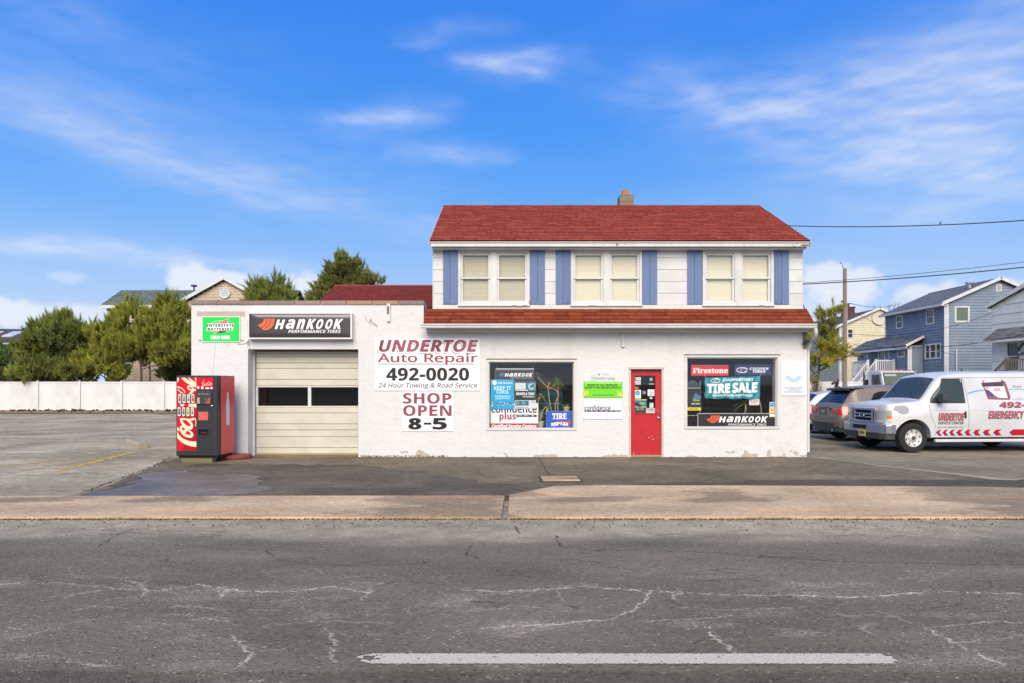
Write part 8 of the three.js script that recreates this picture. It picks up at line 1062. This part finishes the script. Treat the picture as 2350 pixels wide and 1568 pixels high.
// --- utility pole with insulators
{
  const b = atD(1938, 883, 40), p = thing('utility_pole', 'tall weathered wooden utility pole beside the cream house', 'utility pole', [b.x, -0.03, b.z]), pm = mat('pole_wood', [0.34, 0.25, 0.18], 0.95, { map: scaled(mottle, 4, 0.6), bumpMap: scaled(grain, 3, 0.4), bumpScale: 0.02 }), H = 8.38;
  obj('pole', [muv(new THREE.CylinderGeometry(0.10, 0.145, H, 14).translate(0, H / 2, 0))], pm, p);
  for (const [y, s] of [[H - 1.9, -1], [H - 2.3, -1], [H - 2.3, 1], [H - 2.75, -1]]) obj('insulator', [rod(V(s * 0.08, y, 0.05), V(s * 0.2, y, 0.08), 0.015), cyl(0.045, 0.055, 0.1, s * 0.22, y, 0.08, 10)], M.dark_metal, p);
  obj('pole_top_pin', [rod(V(-0.05, H, 0), V(-0.2, H + 0.3, 0), 0.025), rod(V(-0.2, H + 0.3, 0), V(-0.28, H + 0.36, 0), 0.04), rod(V(-0.14, H + 0.2, 0), V(-0.05, H + 0.42, 0), 0.012)], M.steel, p); obj('splice_case', rod(V(0.35, H - 4.88, 0.15), V(1.02, H - 5.05, 0.15), 0.075, 0.075, 10), M.black_metal, p); obj('cable_bracket', [rod(V(-0.02, H - 4.7, 0.15), V(0.35, H - 4.88, 0.15), 0.03), rod(V(0.1, H - 4.5, 0.12), V(0.45, H - 4.62, 0.12), 0.02)], M.black_metal, p); obj('ground_wire', rod(V(0.1, 0.1, 0.09), V(0.085, H - 0.4, 0.07), 0.012), M.white_trim, p);
  const p2 = thing('utility_pole', 'wooden service pole standing behind the red roof', 'utility pole', [5.5, -0.03, -9.3]); obj('pole', [muv(new THREE.CylinderGeometry(0.09, 0.13, 7.95, 12).translate(0, 3.975, 0))], pm, p2); obj('insulator', cyl(0.045, 0.055, 0.12, 0.1, 7.8, 0.05, 10), M.dark_metal, p2);
  const p3 = thing('utility_pole', 'roadside wooden pole carrying service cables past the van', 'utility pole', [20, -0.03, 5.2]); obj('pole', [muv(new THREE.CylinderGeometry(0.11, 0.15, 8.5, 12).translate(0, 4.25, 0))], pm, p3); obj('insulator', cyl(0.045, 0.055, 0.12, -0.14, 5.9, 0, 10), M.dark_metal, p3);
  const wm = mat('cable_black', [0.012, 0.012, 0.012], 0.7), wire = (label, a, c, sag, r, extra) => { const pts = []; for (let k = 0; k <= 24; k++) { const t = k / 24; pts.push(V(lerp(a.x, c.x, t), lerp(a.y, c.y, t) - sag * 4 * t * (1 - t), lerp(a.z, c.z, t))); } return top('overhead_cable', label, 'cable', [tube(pts, r, 48, 5), ...(extra ?? [])], wm); };
  wire('single cable above the roofline with a bird on it', V(5.6, 7.85, -9.2), V(19.86, 5.95, 5.2), 0.95, 0.014);
  const c0 = V(6.86, 4.06, -0.2);
  wire('service cable from upper corner of shop to roadside pole', c0, V(19.88, 5.45, 5.15), 0.36, 0.012, [tube([c0, V(6.84, 3.9, -0.18), V(6.85, 3.6, -0.14), V(6.9, 3.42, -0.1)], 0.012, 12, 5), tube([c0, V(6.83, 3.8, -0.2), V(6.88, 3.5, -0.22), V(6.92, 3.35, -0.2)], 0.01, 12, 5)]);
  wire('thinner twin cable just above shop service cable', c0.clone().add(V(0.02, 0.03, 0)), V(19.88, 5.75, 5.15), 0.36, 0.006);
  const pt = (y, s = 0.2) => V(b.x + s, y, b.z + 0.08);
  wire('thin cable from pole down to blue house gable', pt(6.0, 0.25), atD(2190, 815, 44.7), 0.25, 0.011);
  wire('thin cable from pole to the ridge of blue house', pt(6.35, 0.25), atD(2045, 702, 50), 0.15, 0.014);
  wire('thick cable from pole across front of blue house', pt(4.0, 0.45), atD(2600, 690, 30), 0.9, 0.015);
  wire('thin cable from pole to side wing of blue house', pt(3.5, 0.95), atD(2090, 800, 47), 0.15, 0.012);
  wire('faint cable from pole behind shop roof', pt(6.1, -0.22), atD(1780, 720, 30), 0.3, 0.012); wire('lower faint cable from pole behind shop roof', pt(5.65, -0.22), atD(1780, 740, 30), 0.3, 0.010);
  wire('dark cable from pole running behind the pent roof', pt(3.75, -0.1), atD(1780, 900, 28), 0.3, 0.022);
  wire('thin cable over blue house window to grey house', pt(4.6, 0.3), V(26.25, 5.6, -21.9), 0.5, 0.012);
  // street cables on the near side of the road, mirrored in the upper panes
  for (const x of [-24, 26]) { const q = thing('utility_pole', x < 0 ? 'street pole across the road from the fenced lot' : 'street pole across the road from the parked vehicles', 'utility pole', [x, -0.03, 24]); obj('pole', [muv(new THREE.CylinderGeometry(0.12, 0.16, 10, 12).translate(0, 5, 0))], pm, q); obj('crossarm', box2(-0.05, 0.05, 9.1, 9.22, -1, 1), M.wood_grey, q); }
  ['highest', 'second highest', 'second lowest', 'lowest'].forEach((n, i) => wire(`${n} street cable strung across the road opposite the shop`, V(-24, 9.05 - i * 0.42, 24 - 0.3 * i), V(26, 9.0 - i * 0.45, 24 - 0.3 * i), 0.75 + 0.12 * i, 0.03));
  // bird on the high cable
  const t = 0.435, bp = V(lerp(5.6, 19.86, t), lerp(7.85, 5.95, t) - 0.95 * 4 * t * (1 - t), lerp(-9.2, 5.2, t)), bd = thing('perched_bird', 'small dark bird perched on the high cable', 'bird', [bp.x, bp.y + 0.012, bp.z], 0.4); bd.scale.setScalar(0.42);
  obj('body', new THREE.LatheGeometry([[0.0, -0.14], [0.012, -0.11], [0.03, -0.05], [0.048, 0.02], [0.045, 0.07], [0.03, 0.095], [0.033, 0.115], [0.035, 0.135], [0.024, 0.16], [0.006, 0.168], [0.003, 0.195], [0, 0.2]].map(([a, c]) => new THREE.Vector2(a, c)), 14).rotateZ(-0.75).translate(0, 0.075, 0), mat('bird_dark', [0.03, 0.03, 0.03], 0.7), bd); obj('leg', rod(V(0.0, 0, 0.012), V(0.01, 0.05, 0.012), 0.004), M.bird_dark, bd); obj('leg', rod(V(0.0, 0, -0.012), V(0.01, 0.05, -0.012), 0.004), M.bird_dark, bd);
}
// ---------------------------------------------------------------- trees
const needleM = mat('pine_needles', [1, 1, 1], 0.9, { side: THREE.DoubleSide, transmission: 0.45, thickness: 0, ior: 1.3 });
function tuftGeo(seed, n, len, w, spread) { const r = rng(seed), pos = []; for (let i = 0; i < n; i++) { const t = r(), y0 = t * 0.55 * len, a = r() * 6.283, el = lerp(1.45, spread, 1 - t * 0.75) + (r() - 0.5) * 0.5, l = len * (0.45 + r() * 0.3), dx = Math.cos(a) * Math.cos(el), dy = Math.sin(el), dz = Math.sin(a) * Math.cos(el), px = -Math.sin(a), pz = Math.cos(a); pos.push(px * w, y0, pz * w, -px * w, y0, -pz * w, dx * l, y0 + dy * l, dz * l); } const g = new THREE.BufferGeometry(); g.setAttribute('position', new THREE.Float32BufferAttribute(pos, 3)); g.computeVertexNormals(); return g; }
const tuftA = tuftGeo(3, 52, 1, 0.045, 0.5), tuftB = tuftGeo(9, 40, 1, 0.04, -0.1);
function pine(label, base, height, { seed, lobes, tufts = 1500, size = 0.46, tone = [0.085, 0.10, 0.018], lean = 0, trunks = 1, up = 0.95, geo = tuftA, tr = 0.12, group }) {
  const r = rng(seed), t = thing('pine_tree', label, 'tree', [base.x, base.y, base.z], 0, group), barkM = M.bark, limbs = [];
  for (let k = 0; k < trunks; k++) { const a = (k - (trunks - 1) / 2) * 0.5, pts = [V(a * 0.3, 0, 0)]; for (let i = 1; i <= 6; i++) pts.push(V(a * 0.3 + a * i * 0.35 + lean * i / 6 + (r() - 0.5) * 0.18, height * 0.88 * i / 6, (r() - 0.5) * 0.25)); const c = new THREE.CatmullRomCurve3(pts), N = 26, rad = 7; obj('trunk', gridGeo(N, rad, (u, v) => { const p = c.getPoint(u), R = tr * (1 - u * 0.85) / (1 + k * 0.25), an = v * 6.2832; return [p.x + Math.cos(an) * R, p.y, p.z - Math.sin(an) * R]; }), barkM, t); limbs.push(c); }
  // limbs run from the trunk into each lobe of the crown
  const bg = []; for (const L of lobes) { const c = limbs[Math.floor(r() * limbs.length)], s = c.getPoint(clamp((L[1] - L[4] * 0.7) / height, 0.08, 0.9)), e = V(L[0], L[1], L[2]), m = s.clone().lerp(e, 0.55).add(V(0, -0.12 * L[3], 0)); bg.push(tube([s, m, e], 0.035 * (tr / 0.12), 8, 5)); for (let q = 0; q < 5; q++) { const a = r() * 6.28, ee = (r() - 0.2) * 1.4; bg.push(rod(m.clone().lerp(e, r()), V(L[0] + Math.cos(a) * Math.cos(ee) * L[3] * 0.85, L[1] + Math.sin(ee) * L[4] * 0.85, L[2] + Math.sin(a) * Math.cos(ee) * L[5] * 0.85), 0.016, 0.008, 4)); } }
  obj('limbs', bg, barkM, t).userData = { kind: 'stuff' };
  tufts = Math.round(tufts * 1.4); const vol = lobes.map((L) => L[3] * L[4] * L[5]), tot = vol.reduce((a, b) => a + b), im = new THREE.InstancedMesh(geo, needleM, tufts), m4 = new THREE.Matrix4(), q = new THREE.Quaternion(), col = new THREE.Color(), Y = V(0, 1, 0); let n = 0;
  lobes.forEach((L, li) => { const k = li === lobes.length - 1 ? tufts - n : Math.round(tufts * vol[li] / tot); const cls = []; for (let c = 0, m = Math.max(3, Math.ceil(k / 15)); c < m; c++) { const a = r() * 6.2832, cz = r() * 1.7 - 0.7, rho = Math.sqrt(0.3 + 0.7 * r()) * (0.7 + 0.4 * vnoise(a * 2 + seed, cz * 3 + li)), s = Math.sqrt(Math.max(0, 1 - cz * cz)); cls.push([Math.cos(a) * s, cz, Math.sin(a) * s, rho, 0.72 + 0.56 * r()]); }
    for (let i = 0; i < k && n < tufts; i++, n++) { const cl = cls[i % cls.length], cr = size * 0.95, d = V(cl[0], cl[1], cl[2]), p = V(L[0] + d.x * L[3] * cl[3] + (r() + r() - 1) * cr, L[1] + d.y * L[4] * cl[3] + (r() + r() - 1) * cr * 0.75, L[2] + d.z * L[5] * cl[3] + (r() + r() - 1) * cr), dir = V(d.x * 0.7 + (r() - 0.5) * 0.7, d.y * 0.4 + up + (r() - 0.5) * 0.3, d.z * 0.7 + (r() - 0.5) * 0.7).normalize(); q.setFromUnitVectors(Y, dir); const sc = size * (0.65 + r() * 0.7); m4.compose(p, q, V(sc, sc * (0.9 + r() * 0.4), sc)); im.setMatrixAt(n, m4); const kk = 3.6 * cl[4] * (0.8 + r() * 0.4), yel = r(); col.setRGB(tone[0] * kk * (0.85 + 0.45 * yel), tone[1] * kk * (0.92 + 0.16 * yel), tone[2] * kk); im.setColorAt(n, col); } });
  const tips = Math.min(46, Math.round(tufts / 40)), tip = new THREE.InstancedMesh(geo, needleM, tips); for (let i = 0; i < tips; i++) { const L = lobes[Math.floor(r() * lobes.length)], a = r() * 6.2832, cz = 0.35 + 0.65 * r(), s = Math.sqrt(1 - cz * cz), sc = size * (1.0 + r() * 0.5), kk = 3.0 * (0.8 + 0.5 * r()); q.setFromUnitVectors(Y, V((r() - 0.5) * 0.5 + Math.cos(a) * s * 0.3, 1, (r() - 0.5) * 0.5).normalize()); m4.compose(V(L[0] + Math.cos(a) * s * L[3] * 0.98, L[1] + cz * L[4] * 0.98, L[2] + Math.sin(a) * s * L[5] * 0.98), q, V(sc * 0.75, sc * 1.5, sc * 0.75)); tip.setMatrixAt(i, m4); col.setRGB(tone[0] * kk, tone[1] * kk * 0.98, tone[2] * kk); tip.setColorAt(i, col); } tip.name = 'shoots'; tip.userData = { kind: 'stuff' }; shadows(tip); t.add(tip);
  im.name = 'crown'; im.userData = { kind: 'stuff' }; shadows(im); t.add(im); return t;
}
{
  const G = (dx, d) => { const p = atD(dx, 883, d); return V(p.x, -0.03, p.z); };
  // lobes given as picture measures: [dx, dy, rx, ry] at distance d -> local metres
  const lob = (base, d, list, r) => list.map(([dx, dy, rx, ry, dz = 0]) => { const p = atD(dx, dy + (d > 46 ? 14 : 6), d); return [p.x - base.x, p.y - base.y, dz + (r() - 0.5) * 0.8, rx * 0.92 * d / 1600, ry * 0.92 * d / 1600, (rx * 0.8 + ry * 0.3) * d / 1600]; });
  const grp = 'pines behind the fence', r = rng(70);
  { const d = 49, b = G(8, d); pine('dark pine at far end of the white fence, cut by beige house', b, 4.6, { seed: 1, tufts: 900, lobes: lob(b, d, [[0, 840, 42, 45], [22, 815, 26, 35], [-30, 830, 40, 50], [40, 855, 26, 20]], r), tone: [0.06, 0.085, 0.022], group: grp }); }
  { const d = 48, b = G(159, d); pine('broad rounded pine with dark fork between far pine and tan house', b, 6.2, { seed: 2, tufts: 2300, trunks: 2, lobes: lob(b, d, [[135, 770, 60, 48], [95, 800, 42, 45], [180, 795, 48, 50], [150, 735, 26, 24], [105, 745, 24, 26], [195, 745, 24, 22], [120, 845, 62, 30, 0.8], [190, 850, 50, 28, 0.5], [145, 865, 22, 14, 1.2]], r), tone: [0.075, 0.092, 0.018], group: grp }); }
  { const d = 47.5, b = G(262, d); pine('bright olive pine in front of tan house left corner', b, 6.6, { seed: 5, tufts: 2300, lobes: lob(b, d, [[290, 740, 42, 40], [262, 785, 50, 48], [300, 800, 44, 46], [285, 700, 18, 20], [320, 715, 18, 22], [235, 760, 30, 30], [262, 838, 42, 30, 0.9], [228, 832, 34, 30, 0.6], [283, 862, 22, 12, 1.2]], r), tone: [0.105, 0.118, 0.016], group: grp }); }
  { const d = 47, b = G(333, d); pine('bright pine with forked trunk beside the vending machine', b, 6.8, { seed: 11, tufts: 2400, trunks: 2, lobes: lob(b, d, [[385, 735, 40, 40], [350, 775, 44, 46], [405, 780, 44, 48], [372, 695, 16, 22], [398, 700, 16, 24], [425, 715, 16, 22], [340, 735, 26, 30], [400, 812, 46, 22, 0.5], [430, 795, 36, 40]], r), tone: [0.100, 0.112, 0.016], group: grp }); }
  { const d = 50, b = G(440, d); pine('pine mostly hidden by the shop left corner', b, 6.4, { seed: 15, tufts: 1300, lobes: lob(b, d, [[450, 790, 50, 60], [420, 840, 50, 36], [470, 840, 50, 40]], r), tone: [0.07, 0.085, 0.018], group: grp }); }
  { const d = 44, b = G(620, d); pine('pine tips rising above the flat parapet', b, 8.4, { seed: 23, tufts: 1100, lobes: lob(b, d, [[600, 680, 24, 22], [635, 675, 26, 28], [615, 715, 52, 36], [660, 690, 16, 14], [585, 665, 8, 14], [632, 652, 9, 18]], r), tone: [0.085, 0.10, 0.018] }); }
  { const d = 36, b = G(797, d); pine('conical evergreen behind the low red rear roof', b, 8.6, { seed: 29, tufts: 2600, size: 0.34, up: 0.45, lobes: lob(b, d, [[797, 605, 22, 16], [778, 600, 16, 8], [790, 628, 40, 20], [822, 625, 20, 14], [795, 652, 58, 20], [755, 660, 26, 16], [845, 645, 22, 12], [800, 685, 76, 26], [740, 685, 22, 14], [860, 650, 16, 8]], r), tone: [0.075, 0.085, 0.02] }); }
  { const d = 27, b = G(1868, d); b.x += 0.05; pine('sparse layered pine with bright needles beside shop corner', b, 4.8, { seed: 37, tufts: 250, size: 0.26, up: 0.35, geo: tuftB, tr: 0.08, lean: 0.3, lobes: lob(b, d, [[1900, 708, 16, 6], [1882, 724, 24, 5], [1905, 736, 12, 4], [1890, 752, 22, 5], [1905, 770, 28, 5], [1878, 792, 34, 6], [1922, 800, 26, 5], [1938, 812, 14, 4], [1870, 812, 24, 5], [1908, 824, 28, 5], [1862, 768, 14, 5], [1864, 836, 12, 6], [1862, 866, 10, 9]], r), tone: [0.105, 0.108, 0.012] }); }
  { // bare tree behind the blue house
    const d = 62, b = G(2068, d), t = thing('bare_tree', 'leafless tree with fine twigs behind the blue house', 'tree', [b.x, b.y, b.z]), rr = rng(53), g = []; const grow = (p, dir, len, rad, lv) => { const e = p.clone().addScaledVector(dir, len); g.push(rod(p, e, rad, rad * 0.65, lv > 3 ? 4 : 6)); if (lv >= 6) return; const n = lv < 1 ? 4 : 3; for (let k = 0; k < n; k++) { const nd = dir.clone().add(V((rr() - 0.5) * 1.5, (rr() - 0.25) * 0.7, (rr() - 0.5) * 1.5)).normalize(); grow(e, nd, len * (0.62 + rr() * 0.2), rad * 0.62, lv + 1); } }; const trunk = obj('trunk', rod(V(0, 0, 0), V(0, 4.4, 0), 0.2, 0.14, 10), M.bark, t); grow(V(0, 4.35, 0), V(0, 1, 0), 1.5, 0.1, 1); obj('branches', g, mat('twig_grey', [0.13, 0.10, 0.085], 0.95), t).userData = { kind: 'stuff' };
  }
  { // leafless orange-brown shrub by the parked cars
    const b = atD(1862, 883, 33), t = thing('bare_shrub', 'orange brown bare shrub between shop corner and parked cars', 'shrub', [b.x, -0.03, b.z]), rr = rng(58), g = []; for (let k = 0; k < 150; k++) { const a = rr() * 6.28, s = V(Math.cos(a) * 0.15 * rr(), 0, Math.sin(a) * 0.15 * rr()), m = V(Math.cos(a) * (0.3 + rr() * 0.4), 0.7 + rr() * 0.7, Math.sin(a) * (0.3 + rr() * 0.4)); g.push(rod(s, m, 0.014, 0.008, 4)); for (let q = 0; q < 3; q++) g.push(rod(m, m.clone().add(V((rr() - 0.5) * 0.5, 0.2 + rr() * 0.5, (rr() - 0.5) * 0.5)), 0.007, 0.004, 3)); } obj('twigs', g, mat('orange_twig', [0.28, 0.12, 0.05], 0.95), t).userData = { kind: 'stuff' }; }
}
{ // --- small things beyond the parked cars
  const s = thing('no_parking_sign', 'small white sign with red lettering below house meter', 'sign', [atD(2187, 883, 44.2).x, 0, DIST - 44.2]), t = canvasTex(128, 128, (x, w, h) => { x.fillStyle = '#ead9dc'; x.fillRect(0, 0, w, h); fit(x, 'NO', 36, 12, 92, 44, { fill: '#b8455a' }); fit(x, 'PARKING', 12, 52, 116, 76, { fill: '#b8455a' }); x.strokeStyle = '#b8455a'; x.lineWidth = 5; x.strokeRect(4, 4, w - 8, h - 8); x.fillStyle = '#c98a94'; x.fillRect(20, 88, 88, 8); x.fillRect(30, 104, 68, 8); });
  obj('post', rod(V(0, -0.03, -0.03), V(0, 2.6, -0.03), 0.03), M.steel, s); obj('board', rb(-0.22, 0.22, 2.08, 2.52, 0, 0.015, 0.01), M.white_trim, s); obj('print', new THREE.PlaneGeometry(0.43, 0.43).translate(0, 2.3, 0.018), new THREE.MeshStandardMaterial({ map: t, roughness: 0.5, name: 'print' }), s);
  const yt = thing('yard_trailer', 'white utility trailer hull behind taupe car', 'trailer', [atD(1884, 883, 42).x, -0.03, DIST - 42]); obj('hull', prism([[-0.8, 0.5], [0.9, 0.5], [1.1, 1.0], [0.7, 1.15], [-1.0, 1.1]], -0.6, 0.6, [], 0.06), M.vinyl_white, yt); obj('tongue', rod(V(0.9, 0.55, 0), V(1.9, 0.45, 0), 0.05), M.steel, yt); for (const z of [-0.66, 0.66]) obj('wheel', new THREE.CylinderGeometry(0.3, 0.3, 0.16, 20).rotateX(Math.PI / 2).translate(0, 0.3, z), M.rubber, yt); obj('trailer_fence', [box2(-1.1, 1.0, 1.16, 1.2, -0.6, -0.55)], M.steel, yt);
  const dp = thing('dark_bin', 'black wheeled bin beside small dark conifer', 'bin', [atD(1903, 883, 40).x, -0.03, DIST - 40]); obj('tub', prism([[-0.28, 0.12], [0.28, 0.12], [0.36, 1.05], [-0.36, 1.05]], -0.3, 0.3, [], 0.03), M.plastic_grey, dp); obj('lid', rb(-0.4, 0.4, 1.06, 1.13, -0.36, 0.36, 0.03, 2), M.black_metal, dp); for (const z of [-0.25, 0.25]) obj('wheel', new THREE.CylinderGeometry(0.12, 0.12, 0.06, 14).rotateX(Math.PI / 2).translate(-0.25, 0.12, z), M.rubber, dp);
  const b = atD(1916, 883, 41); pine('small dark conifer in front of cream house foundation', V(b.x, -0.03, b.z), 1.9, { seed: 91, tufts: 420, size: 0.2, tr: 0.05, up: 0.5, lobes: [[0, 0.55, 0, 0.42, 0.4, 0.4], [0, 1.0, 0, 0.28, 0.35, 0.28], [0, 1.45, 0, 0.15, 0.35, 0.15]], tone: [0.03, 0.035, 0.025] });
}
renderer.render(scene, camera);
